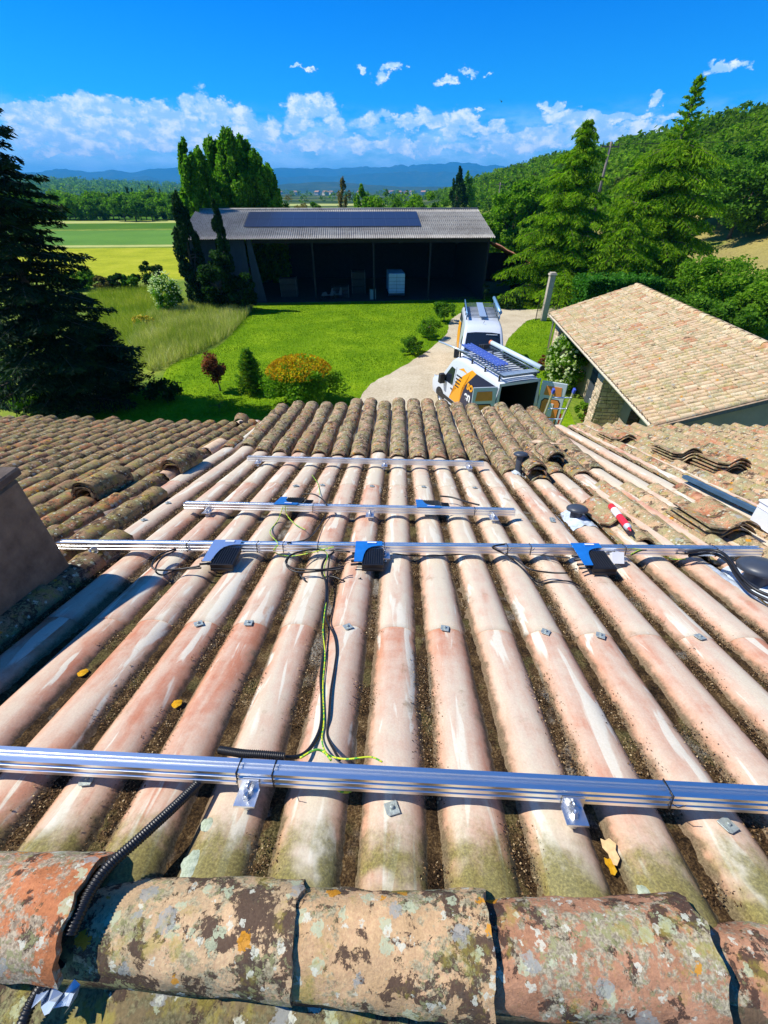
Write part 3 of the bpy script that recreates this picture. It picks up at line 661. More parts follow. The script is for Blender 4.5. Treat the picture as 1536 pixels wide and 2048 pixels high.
# ---- lichen patches
def blob(name, px, py, r, mat, n=0.02, flat=0.006, seed=0, parent=house):
    p = roof_at(px, py, n); rr = random.Random(seed + px); V = [(0, 0, flat)]; K = 26
    for j, rad in enumerate((0.55, 1.0)):
        for i in range(K):
            q = r * rad * (1 + 0.35 * (float(fbm(i * 0.5, px * 0.1, seed)) - .5) * (1 + j)); V.append((q * math.cos(2 * math.pi * i / K), q * math.sin(2 * math.pi * i / K), flat * (1 - rad * 0.9)))
    F = [(0, 1 + i, 1 + (i + 1) % K) for i in range(K)]
    m = MB(); m.add(V, F, 0, True); m.add([], []); b = 0
    for i in range(K): m.F.append((1 + i, 1 + K + i, 1 + K + (i + 1) % K, 1 + (i + 1) % K)); m.mi.append(0); m.sm.append(True)
    if mat is M_orangel: p.x = uc(round((p.x - U0 - .115) / PITCH_W)) + .105
    zz = surf(p.x, p.y) + (.010 if mat is M_orangel else 0)
    return m.obj(name, mat, parent, MR @ Matrix.Translation((p.x, p.y, max(zz, n) + 0.002)))
M_paleli = litter_mat('pale_green_lichen', [(0.35, (0.22, 0.26, 0.16)), (0.5, (0.46, 0.52, 0.38)), (0.65, (0.62, 0.66, 0.52))], 130)
blob('lichen_patch', 119, 1345, 0.020, M_orangel, 0.022); blob('lichen_patch', 404, 1410, 0.019, M_orangel, 0.024)
blob('lichen_patch', 388, 1735, 0.026, M_paleli, 0.02); blob('lichen_patch', 380, 1758, 0.020, M_paleli, 0.02); blob('lichen_patch', 418, 1660, 0.020, M_paleli, 0.02); blob('lichen_patch', 1290, 1800, 0.022, M_paleli, 0.02)
for (px, py, rr_) in [(165, 838, .06), (173, 832, .05), (578, 800, .05), (745, 800, .06), (765, 799, .05), (1270, 1088, .0)]:
    pass

# ---- chimney
ch = MB()
pc = roof_at(156, 1148, 0.03); cw = MR @ pc
Mch = Matrix.Translation(cw) @ Matrix.Rotation(-PSI, 4, 'Z')
nx, nz = 10, 8
ch.box(-0.75, 0.0, -0.95, 0.0, -0.5, 0.66)
chim = ch.obj('chimney', M_render, house, Mch, bevel=0.02)
cp = MB(); cp.box(-0.78, 0.015, -0.98, 0.018, 0.663, 0.705); cp.box(-0.7, -0.06, -0.9, -0.06, 0.708, 0.76)
cp.obj('cap', simple('dark_stone', (0.10, 0.075, 0.06), 0.9, var=0.3, scale=12, bump=0.5), chim, Mch, bevel=0.008)

# ================================================================== rails
RAILW = 0.046
def rail(name, label, pa, pb, nbot, brackets, ties, w=RAILW, h=0.050, skip_front=False, near=True):
    a = roof_at(*pa, nbot + h); b = roof_at(*pb, nbot + h); a.z = b.z = nbot
    dx = (b - a); L = dx.length; yaw = math.atan2(dx.y, dx.x); w2 = w / 2
    M = MR @ Matrix.Translation(a) @ Matrix.Rotation(yaw, 4, 'Z')
    root = empty(name, M=M); tag(root, label, 'rail', 'aluminium mounting rails laid across the roof')
    # slotted extrusion profile (y across, z up)
    prof = [(-w2, 0), (-w2, h * .22), (-w2 + .003, h * .27), (-w2 + .003, h * .34), (-w2, h * .39), (-w2, h * .62), (-w2 + .004, h * .68), (-w2 + .004, h * .76), (-w2, h * .82), (-w2, h),
            (-.010, h), (-.010, h - .007), (-.006, h - .011), (.006, h - .011), (.010, h - .007), (.010, h), (w2, h), (w2, h * .8), (w2 - .004, h * .7), (w2, h * .6), (w2, 0)]
    m = MB(); n = len(prof); V = [(x, y, z) for x in (0, L) for (y, z) in prof]
    m.add(V, [tuple(range(n)), tuple(range(2 * n - 1, n - 1, -1))] + [(i, n + i, n + (i + 1) % n, (i + 1) % n) for i in range(n)])
    m.obj('rail_profile', M_alu, root)
    Mi = M.inverted() @ MR
    for (px, py) in brackets:
        p = roof_at(px, py, 0.06); p = Mi @ p; x = p.x; y0 = -w2 - 0.003 if near else w2 + 0.003; sg = -1 if near else 1
        fb = empty('bracket', M=M); fb.parent = root; fb.matrix_parent_inverse = Matrix.Identity(4); fb.matrix_basis = Matrix.Translation((x, y0, 0))
        q = MB(); bw = .030; q.box(-bw, bw, min(0, sg * .005), max(0, sg * .005), -.006, h * .66); q.box(-bw, bw, min(0, sg * .052), max(0, sg * .052), -.012, -.006)
        q.obj('angle_plate', M_alu, fb, None)
        s2 = MB(); zc = surf((MR.inverted() @ (M @ Vector((x, y0, 0)))).x, 1.0) - nbot
        s2.tube([(0, sg * .026, -nbot + 0.045), (0, sg * .026, .022)], .0062, 8); s2.lathe([(0, .008), (.009, .008), (.009, 0), (.013, 0), (.013, -.003), (0, -.003)], (0, sg * .026, -.003), 6, smooth=False)
        s2.lathe([(0, .007), (.012, .006), (.014, .0), (.013, -.006)], (0, sg * .026, -nbot + .060), 12)
        s2.tube([(0, sg * .002, h * .34), (0, sg * .018, h * .34)], .0075, 6)
        s2.obj('hanger_bolt', M_steel, fb, None)
    for (px, py) in ties:
        p = Mi @ roof_at(px, py, nbot + h); q = MB(); e = .0022; x = p.x; tl = random.uniform(-.004, .004)
        q.tube([(x, -w2 - e, -e), (x + tl, -w2 - e, h + e), (x + tl, w2 + e, h + e), (x, w2 + e, -e), (x, -w2 - e, -e)], .0022, 6)
        q.tube([(x, -w2 - e, h * .5), (x + .004, -w2 - .02, h * .5 + .01), (x + .012, -w2 - .03, h * .5 + .035)], .0012, 5)
        q.obj('cable_tie', M_blackp, root)
    return root, M, L
r1, M1, L1 = rail('mounting_rail', 'near aluminium rail crossing the whole frame just beyond the ridge tiles', (-260, 1492), (1800, 1601), 0.098, [(500, 1598), (1140, 1630), (-140, 1560)], [(487, 1512), (556, 1517), (1330, 1563)])
r2, M2, L2 = rail('mounting_rail', 'second rail, running from the chimney to the right edge with three plates on it', (118, 1082), (1522, 1095), 0.095, [(178, 1120), (770, 1118), (1240, 1126)], [(376, 1084), (515, 1086), (567, 1087), (636, 1087), (770, 1088), (1015, 1091), (1060, 1091), (1250, 1093), (1430, 1094)])
r3, M3, L3 = rail('mounting_rail', 'third rail from the ridge, carrying two blue plates on its far side', (369, 1004), (1030, 1018), 0.095, [(416, 1030), (740, 1036), (985, 1040)], [(626, 1009), (948, 1015)])
r4, M4, L4 = rail('mounting_rail', 'farthest and shortest rail, lying at the foot of the old tiles', (495, 912), (968, 923), 0.095, [(523, 925), (770, 930), (935, 934)], [])

# ================================================================== optimisers under their plates
def optimiser(label, px, py, railM, plate, far=False, size=1.0, tilt=0.0):
    p = roof_at(px, py, 0.145); loc = railM.inverted() @ (MR @ p)
    M = railM @ Matrix.Translation((loc.x, 0, 0))
    M = M @ Matrix.Translation((0, 0, .050)) @ Matrix.Rotation(R(9) if not far else R(-6), 4, 'X') @ Matrix.Translation((0, 0, -.050))
    root = empty('power_optimiser', M=M); tag(root, label, 'solar optimiser', 'optimisers clipped to the rails')
    f = 1 if far else -1
    S = Matrix.Diagonal((size, size * (1 if not far else 1), size, 1))
    def poly(pts, z0, z1, m): m.prism([(x * size, y * f * size) for (x, y) in pts], 'z', z0, z1)
    m = MB(); W = .105
    arc = [(W - .165 * math.cos(a) * 1.0 - .0 + .0, 0) for a in ()]
    pts = [(-W, -.026), (W, -.026), (W, .030), (.065, .034), (.025, .046), (-.005, .068), (-.022, .10), (-.034, .15), (-.040, .20), (-.044, .235), (-W + .004, .235), (-W, .15)]
    m.box(-W * size, W * size, min(-f * .026, f * .031) * size, max(-f * .026, f * .031) * size, .0525, .0560)
    cv = [(W, .031), (.065, .034), (.025, .046), (-.005, .068), (-.022, .10), (-.034, .15), (-.040, .20), (-.044, .235)]
    Vp = []
    for (cx_, cy_) in cv: Vp += [(-W * size, cy_ * f * size, .0525), (cx_ * size, cy_ * f * size, .0525), (-W * size, cy_ * f * size, .0560), (cx_ * size, cy_ * f * size, .0560)]
    Fp = []
    for i in range(len(cv) - 1):
        a0, b0_ = i * 4, i * 4 + 4; Fp += [(a0 + 2, a0 + 3, b0_ + 3, b0_ + 2), (a0, b0_, b0_ + 1, a0 + 1), (a0 + 1, b0_ + 1, b0_ + 3, a0 + 3), (a0, a0 + 2, b0_ + 2, b0_)]
    Fp.append((len(cv) * 4 - 4, len(cv) * 4 - 2, len(cv) * 4 - 1, len(cv) * 4 - 3)); m.add(Vp, Fp)
    m.box(-.012 * size, .055 * size, f * .0 - .010, f * .0 + .010, .0556, .0600)
    m.obj('mounting_plate', plate, root)
    s = MB(); s.box(-.010, .045, -.006, .006, .0602, .0625); s.obj('rating_label', M_whitep, root)
    h = MB(); y0, y1 = sorted((f * .050 * size, f * .260 * size))
    h.box(-.045 * size, .115 * size, y0, y1, .012, .046)
    for i in range(9): h.box((-.040 + i * .017) * size, (-.040 + i * .017 + .006) * size, y0 + .006, y1 - .006, .0465, .0515)
    h.box(-.045 * size, .115 * size, f * .262 * size - .004, f * .262 * size + .004, .004, .020)
    hs = h.obj('housing', M_blackp, root, None, bevel=.002)
    for i, yy in enumerate((.085, .13, .185, .225)):
        c = MB(); sx = -1 if not far else 1; xa = -.045 if sx < 0 else .115
        c.tube([(xa * size, f * yy * size, .03), ((xa + sx * .03) * size, f * yy * size, .03), ((xa + sx * .032) * size, f * yy * size, .03), ((xa + sx * .085) * size, f * (yy + .004) * size, .028)], [.0095, .0095, .0075, .007], 8)
        c.obj('connector', M_blackp, root)
    return root, M
o1, MO1 = optimiser('black optimiser under the blue plate with painted sheen, left end of the second rail', 455, 1085, M2, M_bluepl_sheen, size=.80)
o2, MO2 = optimiser('black optimiser under the bright blue plate in the middle of the second rail', 738, 1088, M2, M_bluepl, size=.76)
o3, MO3 = optimiser('black optimiser under the blue plate beside the small white box', 1172, 1092, M2, M_bluepl, size=.82)
o4, MO4 = optimiser('small blue plated optimiser at the left of the third rail', 572, 1008, M3, M_bluepl, far=True, size=.84)
o5, MO5 = optimiser('small blue plated optimiser at the right of the third rail', 857, 1013, M3, M_bluepl, far=True, size=.84)

# ================================================================== cables, conduits
def cable(name, label, cat, pts, r, mat, ns=7, seg=7, group=None, nmin=None):
    """pts: (px, py, height over roof plane) -> one smooth cable in roof coordinates"""
    P = [roof_at(x, y, n) for (x, y, n) in pts]; P = spline(P, ns)
    m = MB(); m.tube(P, r * 1.22, seg); c = P[0]
    o = m.obj(name, mat, None, MR); tag(o, label, cat, group); return o
cable('cable', 'black cable loop hanging left of the blue plate with painted sheen', 'cable', [(400, 1132, .12), (360, 1138, .10), (318, 1140, .10), (304, 1132, .11), (316, 1112, .12), (350, 1098, .11), (372, 1092, .10), (470, 1094, .09), (520, 1093, .09)], .0042, M_cable)
cable('cable', 'black cable drooping lowest under the left optimiser', 'cable', [(402, 1136, .115), (355, 1140, .09), (325, 1150, .075), (311, 1140, .10), (322, 1118, .11), (352, 1100, .11)], .004, M_cable)
cable('cable', 'outer black cable coil left of the middle blue plate', 'cable', [(688, 1137, .12), (640, 1142, .10), (595, 1144, .09), (574, 1132, .10), (580, 1112, .12), (605, 1103, .12), (640, 1098, .11), (700, 1104, .12)], .0042, M_cable)
cable('cable', 'inner black cable coil left of the middle blue plate', 'cable', [(688, 1133, .12), (640, 1139, .11), (590, 1137, .10), (571, 1124, .12), (586, 1108, .13), (620, 1100, .12), (650, 1100, .11)], .004, M_cable)
cable('cable', 'thin black cable sagging over three waves under the second rail', 'cable', [(596, 1144, .08), (612, 1163, .058), (628, 1166, .030), (645, 1156, .055), (664, 1153, .066), (684, 1160, .062), (700, 1166, .03), (722, 1156, .066)], .0035, M_cable)
cable('cable', 'long black cable strung right of the middle plate along the second rail', 'cable', [(770, 1102, .11), (800, 1109, .08), (850, 1112, .075), (900, 1110, .08), (960, 1106, .08), (1010, 1104, .085), (1060, 1108, .085), (1110, 1113, .10), (1140, 1116, .11)], .0036, M_cable)
cable('cable', 'black cable pair running into the right optimiser', 'cable', [(1135, 1146, .12), (1100, 1145, .10), (1060, 1138, .10), (1030, 1118, .11), (1005, 1106, .11), (985, 1094, .155), (1010, 1088, .165)], .0042, M_cable)
cable('cable', 'black cable dipping into the valleys left of the right optimiser', 'cable', [(1010, 1106, .10), (1040, 1132, .07), (1065, 1158, .06), (1085, 1166, .03), (1110, 1162, .062), (1140, 1163, .066), (1160, 1172, .03)], .0036, M_cable)
cable('cable', 'thick black cable from the second rail over the right hand vent', 'cable', [(1370, 1106, .13), (1410, 1100, .16), (1440, 1104, .17), (1462, 1122, .16), (1480, 1150, .13), (1510, 1178, .11), (1560, 1200, .10)], .0075, M_cable)
cable('cable', 'second thick black cable lying against the first near the right vent', 'cable', [(1378, 1112, .11), (1420, 1106, .13), (1452, 1120, .14), (1472, 1150, .12), (1500, 1182, .10), (1560, 1212, .10)], .0075, M_cable)
cable('cable', 'thin black wires between the white box and the right edge', 'cable', [(1262, 1110, .12), (1290, 1100, .13), (1340, 1104, .11), (1375, 1108, .12), (1440, 1100, .1)], .0034, M_cable)
cable('cable', 'black cable from the left blue plate bending over the third rail', 'cable', [(603, 989, .13), (625, 988, .14), (642, 996, .14), (652, 1008, .155), (655, 1020, .10), (640, 1050, .06), (615, 1078, .10), (575, 1086, .15)], .0045, M_cable)
cable('cable', 'black cable running right from the right blue plate of the third rail', 'cable', [(880, 992, .12), (905, 995, .12), (930, 1003, .12), (958, 1010, .15)], .0055, M_cable)
cable('cable', 'black cable running down the left side of the middle valley to the near rail', 'cable', [(668, 1104, .12), (648, 1122, .10), (644, 1145, .085), (652, 1165, .07), (652, 1200, .062), (645, 1230, .055), (648, 1260, .055), (648, 1300, .052), (642, 1350, .055), (644, 1400, .055), (642, 1450, .058), (625, 1490, .065), (600, 1512, .085), (560, 1515, .11)], .0055, M_cable, ns=8)
cable('cable', 'thinner black cable running down the right side of the same valley', 'cable', [(660, 1108, .12), (655, 1150, .07), (656, 1200, .066), (652, 1235, .066), (668, 1270, .065), (673, 1300, .062), (670, 1330, .062), (662, 1380, .065), (658, 1430, .065), (655, 1470, .055), (668, 1500, .08), (680, 1520, .10)], .0036, M_cable, ns=8)
cable('earth_wire', 'green and yellow wire following the cables down the valley', 'wire', [(640, 1096, .16), (655, 1110, .12), (648, 1140, .09), (655, 1180, .06), (650, 1220, .065), (646, 1260, .06), (650, 1310, .058), (646, 1370, .06), (648, 1440, .062), (644, 1480, .065), (655, 1508, .10), (690, 1518, .145), (740, 1514, .15), (765, 1524, .145)], .0022, M_gy, ns=8)
cable('earth_wire', 'green and yellow wire end curling beside the conduit at the near rail', 'wire', [(600, 1516, .13), (630, 1500, .13), (648, 1504, .12), (662, 1520, .145)], .0030, M_gy)
cable('earth_wire', 'green and yellow loop hanging below the near rail', 'wire', [(664, 1562, .085), (676, 1580, .065), (696, 1584, .060), (712, 1572, .075), (716, 1560, .09)], .0030, M_gy)
cable('earth_wire', 'green and yellow wire looping over the second rail near the left optimiser', 'wire', [(556, 1090, .16), (548, 1104, .09), (580, 1112, .07), (620, 1106, .10), (650, 1098, .13), (668, 1094, .16)], .0026, M_gy)
cable('earth_wire', 'green and yellow wire hanging from the third rail under the left blue plate', 'wire', [(570, 1012, .155), (574, 1030, .08), (590, 1048, .075), (612, 1060, .07)], .0024, M_gy)
cable('earth_wire', 'second green and yellow wire under the left blue plate of the third rail', 'wire', [(566, 1014, .15), (556, 1040, .06), (540, 1064, .07), (556, 1086, .16)], .0024, M_gy)
cable('earth_wire', 'thin green and yellow wire rising from the third rail', 'wire', [(624, 950, .06), (636, 968, .06), (640, 990, .07)], .0022, M_gy)
cable('earth_wire', 'yellow green wire between the white box and the thick cables', 'wire', [(1262, 1108, .13), (1285, 1100, .13), (1320, 1110, .08), (1345, 1118, .07), (1372, 1118, .08)], .0026, M_gy)

def conduit(label, pts, r, ns=14, rings=0.0062):
    P = [roof_at(x, y, n) for (x, y, n) in pts]; P = spline(P, 24)
    # resample evenly so each ring is a real ring
    D = [0.0]
    for a, b in zip(P, P[1:]): D.append(D[-1] + (b - a).length)
    step = rings / 4; N = int(D[-1] / step); Q = []; j = 0
    for i in range(N):
        s = i * step
        while D[j + 1] < s: j += 1
        f = (s - D[j]) / max(1e-9, D[j + 1] - D[j]); Q.append(P[j].lerp(P[j + 1], f))
    m = MB(); m.tube(Q, r, 12, rf=lambda i: r * (1.0 if i % 4 < 2 else 0.84)); o = m.obj('corrugated_conduit', M_cable, None, MR); tag(o, label, 'conduit', 'black corrugated conduit'); return o
conduit('black corrugated conduit from the near rail under the ridge tiles', [(470, 1530, .075), (440, 1538, .075), (412, 1553, .085), (350, 1612, .105), (280, 1676, .12), (222, 1728, .125), (185, 1775, .125), (160, 1825, .115), (140, 1870, .095)], .0140)
conduit('black corrugated conduit end tied along the far side of the near rail', [(440, 1500, .105), (485, 1507, .125), (520, 1509, .130), (572, 1513, .125)], .0125)
conduit('black corrugated conduit coming out below the orange ridge tile', [(120, 1925, .02), (75, 1985, -.02), (48, 2040, -.04), (25, 2120, -.08)], .0125)

# ================================================================== small things on the roof
b = MB(); b.box(-.032, .032, -.016, .016, -.030, .030); b.box(-.036, .036, -.019, -.0165, -.034, .034)
p = roof_at(1233, 1116, 0.10)
junction = b.obj('junction_box', M_whitep, None, MR @ Matrix.Translation(p) @ Matrix.Rotation(-.5, 4, 'X'), bevel=.004); tag(junction, 'small white junction box hanging under the second rail', 'junction box')

def vent(label, px, py, rad, flash_r, n=0.15, flashdir=(0, 0)):
    p = roof_at(px, py, n); M = MR @ Matrix.Translation((p.x, p.y, 0))
    root = empty('roof_vent', M=M); tag(root, label, 'roof vent', 'grey mushroom roof vents')
    m = MB(); pr = [(0, .028), (.35, .027), (.7, .020), (.92, .008), (1.0, -.004), (.97, -.014), (.8, -.02), (.4, -.02)]
    m.lathe([(a * rad, n + b * rad / .085) for a, b in pr], seg=32); m.obj('cap', M_vent, root)
    q = MB(); q.lathe([(rad * .55, n - .015), (rad * .55, .02)], seg=20); q.obj('collar', M_vent, root)
    f = MB(); K = 20; V = []; nf = 9
    for j in range(nf + 1):
        for i in range(K + 1):
            x = (i / K - .5) * 2 * flash_r; y = (j / nf - .5) * 2 * flash_r * 1.25 + flashdir[1]; 
            edge = 1 - .14 * (float(fbm(i * .6, j * .6, 31)))
            x *= edge; y *= edge; ux = p.x + x + flashdir[0]
            z = float(wave(np.float64(ux))) * .9 + .012 + (float(fbm(i * .7, j * .7, 33)) - .5) * .02 + .05 * max(0, 1 - math.hypot(x, y) / (rad * .9))
            V.append((x + flashdir[0], y, z))
    f.add(V, [(j * (K + 1) + i, j * (K + 1) + i + 1, (j + 1) * (K + 1) + i + 1, (j + 1) * (K + 1) + i) for j in range(nf) for i in range(K)], 0, True)
    f.obj('flashing', M_lead, root); return root
vent('grey mushroom vent on lead flashing in the middle of the right slope', 1155, 1017, .078, .13, .13)
vent('large grey mushroom vent at the right edge beside the thick cables', 1524, 1134, .115, .17, .15)
vent('small grey vent among the upper tiles, farthest of the vents', 1042, 908, .072, .08, .24)

# sealant cartridge
p0 = roof_at(1222, 1012, .145); p1 = roof_at(1262, 1062, .125)
dv = (p1 - p0); Lc = dv.length; Mc = MR @ Matrix.Translation(p0) @ dv.to_track_quat('Z', 'X').to_matrix().to_4x4()
root = empty('sealant_cartridge', M=Mc); tag(root, 'red sealant cartridge with a white label lying on the tiles', 'sealant cartridge')
m = MB(); m.lathe([(0, 0), (.022, 0), (.024, .003), (.024, Lc * .8), (0.021, Lc * .82)], seg=20); m.obj('tube_body', M_red, root)
m = MB(); m.lathe([(.0246, Lc * .18), (.0246, Lc * .46)], seg=20); m.obj('paper_label', M_whitep, root)
m = MB(); m.lathe([(.0235, Lc * .82), (.0225, Lc * .87), (.010, Lc * .90)], seg=20); m.obj('collar', M_lead, root)
m = MB(); m.lathe([(.009, Lc * .90), (.007, Lc * .95), (.003, Lc * 1.0), (0, Lc)], seg=12); m.obj('nozzle', M_red, root)

# blue-grey bar and white crate
pa = roof_at(1370, 950, .13); pb = roof_at(1545, 1032, .13); dv = pb - pa
m = MB(); m.box(0, dv.length, -.022, .022, -.003, .0); m.box(0, dv.length, -.022, -.019, -.030, -.0032); m.box(0, dv.length, .019, .022, -.030, -.0032)
bar = m.obj('spare_profile', M_bluebar, None, MR @ Matrix.Translation(pa) @ Matrix.Rotation(math.atan2(dv.y, dv.x), 4, 'Z')); tag(bar, 'dark blue metal profile lying across the ochre tiles on the right', 'metal bar')
pcx = roof_at(1532, 1052, .12); Mx = MR @ Matrix.Translation((pcx.x + .08, pcx.y - .03, .095)) @ Matrix.Rotation(R(8), 4, 'Z') @ Matrix.Rotation(R(10), 4, 'X')
root = empty('plastic_crate', M=Mx); tag(root, 'white plastic crate cut by the right edge of the frame', 'crate')
m = MB(); m.box(-.11, .11, -.14, .14, 0, .008); m.box(-.11, -.104, -.14, .14, .0085, .16); m.box(.104, .11, -.14, .14, .0085, .16); m.box(-.1035, .1035, -.14, -.134, .0085, .16); m.box(-.1035, .1035, .134, .14, .0085, .16)
m.obj('body', M_whitep, root, None, bevel=.002)
m = MB(); m.box(-.118, .118, -.148, .148, .1605, .175); m.box(-.114, .114, -.144, .144, .120, .127)
m.obj('rim', M_whitep, root, None, bevel=.002)

# loose tiles in stacks
def loose(name, meshes, px, py, n, count, labels, group, step=.022, rz=0.0, roll=0.0, spread=.012, cat='roof tile'):
    p = roof_at(px, py, n); rr = random.Random(px)
    for i in range(count):
        me = meshes[(i + px) % len(meshes)]
        M = MR @ Matrix.Translation((p.x + rr.uniform(-spread, spread), p.y + rr.uniform(-spread, spread) * 1.5, n + i * step)) @ Matrix.Rotation(rz + rr.uniform(-.05, .05), 4, 'Z') @ Matrix.Rotation(roll, 4, 'Y')
        o = obj(name, me, None, M); tag(o, labels[i], cat, group)
wide = [s_mesh('roof_tile', .44, .33, .060, .012, M_tile_right, seg=14, seed=40 + i, warp=.006) for i in range(3)]
big = [canal_mesh('roof_tile', .44, .20, .235, .09, .105, .013, M_tile_left, rows=4, seed=50 + i, warp=.006) for i in range(3)]
cl = [canal_mesh('roof_tile', .44, .17, .20, .08, .09, .013, M_tile_clean, rows=4, seed=60 + i, warp=.006) for i in range(2)]
loose('roof_tile', big, 170, 1000, .07, 4, ['bottom tile of the grey nested stack beside the chimney', 'second tile from below in the stack beside the chimney', 'third tile from below in the stack beside the chimney', 'top tile of the grey nested stack beside the chimney'], 'tiles stacked beside the chimney', rz=-.05)
loose('roof_tile', big, 345, 945, .07, 3, ['lowest brown tile of the small stack by the orange strip', 'middle brown tile of the small stack by the orange strip', 'uppermost brown tile of the small stack by the orange strip'], 'tiles stacked by the orange strip', rz=-.04)
loose('roof_tile', cl, 322, 962, .015, 1, ['clean pink clay tile under the small stack by the orange strip'], None)
loose('roof_tile', cl, 412, 908, .015, 1, ['clean pink clay tile just above the small stack'], None)
loose('roof_tile', big, 478, 850, .07, 1, ['loose tile tipped on its side at the top of the left slope'], None, rz=.3, roll=.5)
loose('roof_tile', wide, 1372, 925, .07, 4, ['bottom wavy tile of the left stack on the far right slope', 'second wavy tile of the left stack on the far right slope', 'third wavy tile of the left stack on the far right slope', 'top wavy tile of the left stack on the far right slope'], 'left stack of wavy tiles', step=.030, rz=-.04)
loose('roof_tile', wide, 1462, 948, .06, 4, ['bottom wavy tile of the right stack on the far right slope', 'second wavy tile of the right stack on the far right slope', 'third wavy tile of the right stack on the far right slope', 'top wavy tile of the right stack on the far right slope'], 'right stack of wavy tiles', step=.032, rz=-.02)
loose('roof_tile', wide, 1245, 884, .075, 2, ['lower tile of the thin pair beyond the bare columns', 'upper tile of the thin pair beyond the bare columns'], 'thin pair of wavy tiles', step=.03)
loose('roof_tile', wide, 1462, 1078, .07, 3, ['bottom tile of the yellow spotted stack near the white crate', 'middle tile of the yellow spotted stack near the white crate', 'top tile of the yellow spotted stack near the white crate'], 'yellow spotted stack near the crate', step=.034, rz=-.02)
loose('roof_tile', rights, 1232, 1052, .06, 1, ['pale tile lying under the red cartridge'], None, rz=.05)
loose('roof_tile', mids, 1075, 952, .09, 2, ['lower loose tile in front of the small vent', 'upper loose tile in front of the small vent'], 'loose tiles in front of the small vent', step=.045)
loose('roof_tile', mids, 1110, 925, .10, 2, ['lower of two loose tiles right of the small vent', 'upper of two loose tiles right of the small vent'], 'loose tiles right of the small vent', step=.04)
# broken shards
sh = MB(); rr = random.Random(4)
for i in range(4):
    p = roof_at(1078 + i * 12, 886 + rr.uniform(-4, 8), .16)
    m = MB(); K = 7; pts = [(.10 * rr.uniform(.6, 1.2) * math.cos(2 * math.pi * q / K), .055 * rr.uniform(.6, 1.2) * math.sin(2 * math.pi * q / K)) for q in range(K)]
    m.prism(pts, 'z', 0, .012); o = m.obj('tile_shard', M_tile_clean, None, MR @ Matrix.Translation(p) @ Matrix.Rotation(rr.uniform(-.5, .5), 4, 'Z') @ Matrix.Rotation(rr.uniform(-.3, .3), 4, 'X'), bevel=.003)
    tag(o, ['leftmost', 'second from left', 'third from left', 'rightmost'][i] + ' pale broken tile shard heaped beyond the small grey vent', 'tile shard', 'broken tile shards')
# leaves and silvery tape near the ridge
m = MB(); p = roof_at(1222, 1702, .03)
pts = [(-.012, -.03), (.0, -.035), (.014, -.02), (.012, .0), (.02, .014), (.008, .03), (-.004, .026), (-.014, .032), (-.018, .01), (-.010, -.006)]
m.prism(pts, 'z', 0, .0015); o = m.obj('dry_leaf', simple('dry_leaf', (.62, .42, .20), .7, var=.2, scale=80), None, MR @ Matrix.Translation(p) @ Matrix.Rotation(-.3, 4, 'Y')); tag(o, 'pale dry leaf curled in the valley below the right bracket', 'leaf')
m = MB(); p = roof_at(1222, 1733, .026); m.prism([(x * .7, y * .6) for x, y in pts], 'z', 0, .003); o = m.obj('lichen_patch', M_orangel, house, MR @ Matrix.Translation(p))
tp = MB(); V = []; 
for j in range(9):
    for i in range(3): V.append((.085 * j / 8 - .03 + .008 * math.sin(j * 2.1), (i - 1) * .017 + .01 * math.sin(j * 1.3), .012 * math.sin(j * 1.9 + i) + .01))
tp.add(V, [(j * 3 + i, j * 3 + i + 1, j * 3 + i + 4, j * 3 + i + 3) for j in range(8) for i in range(2)], 0, False)
p = roof_at(105, 2000, -.03); o = tp.obj('tape_scrap', simple('silver_tape', (.60, .68, .78), .35, .5), None, MR @ Matrix.Translation(p)); tag(o, 'crumpled silvery tape beside the conduit below the orange ridge tile', 'tape')

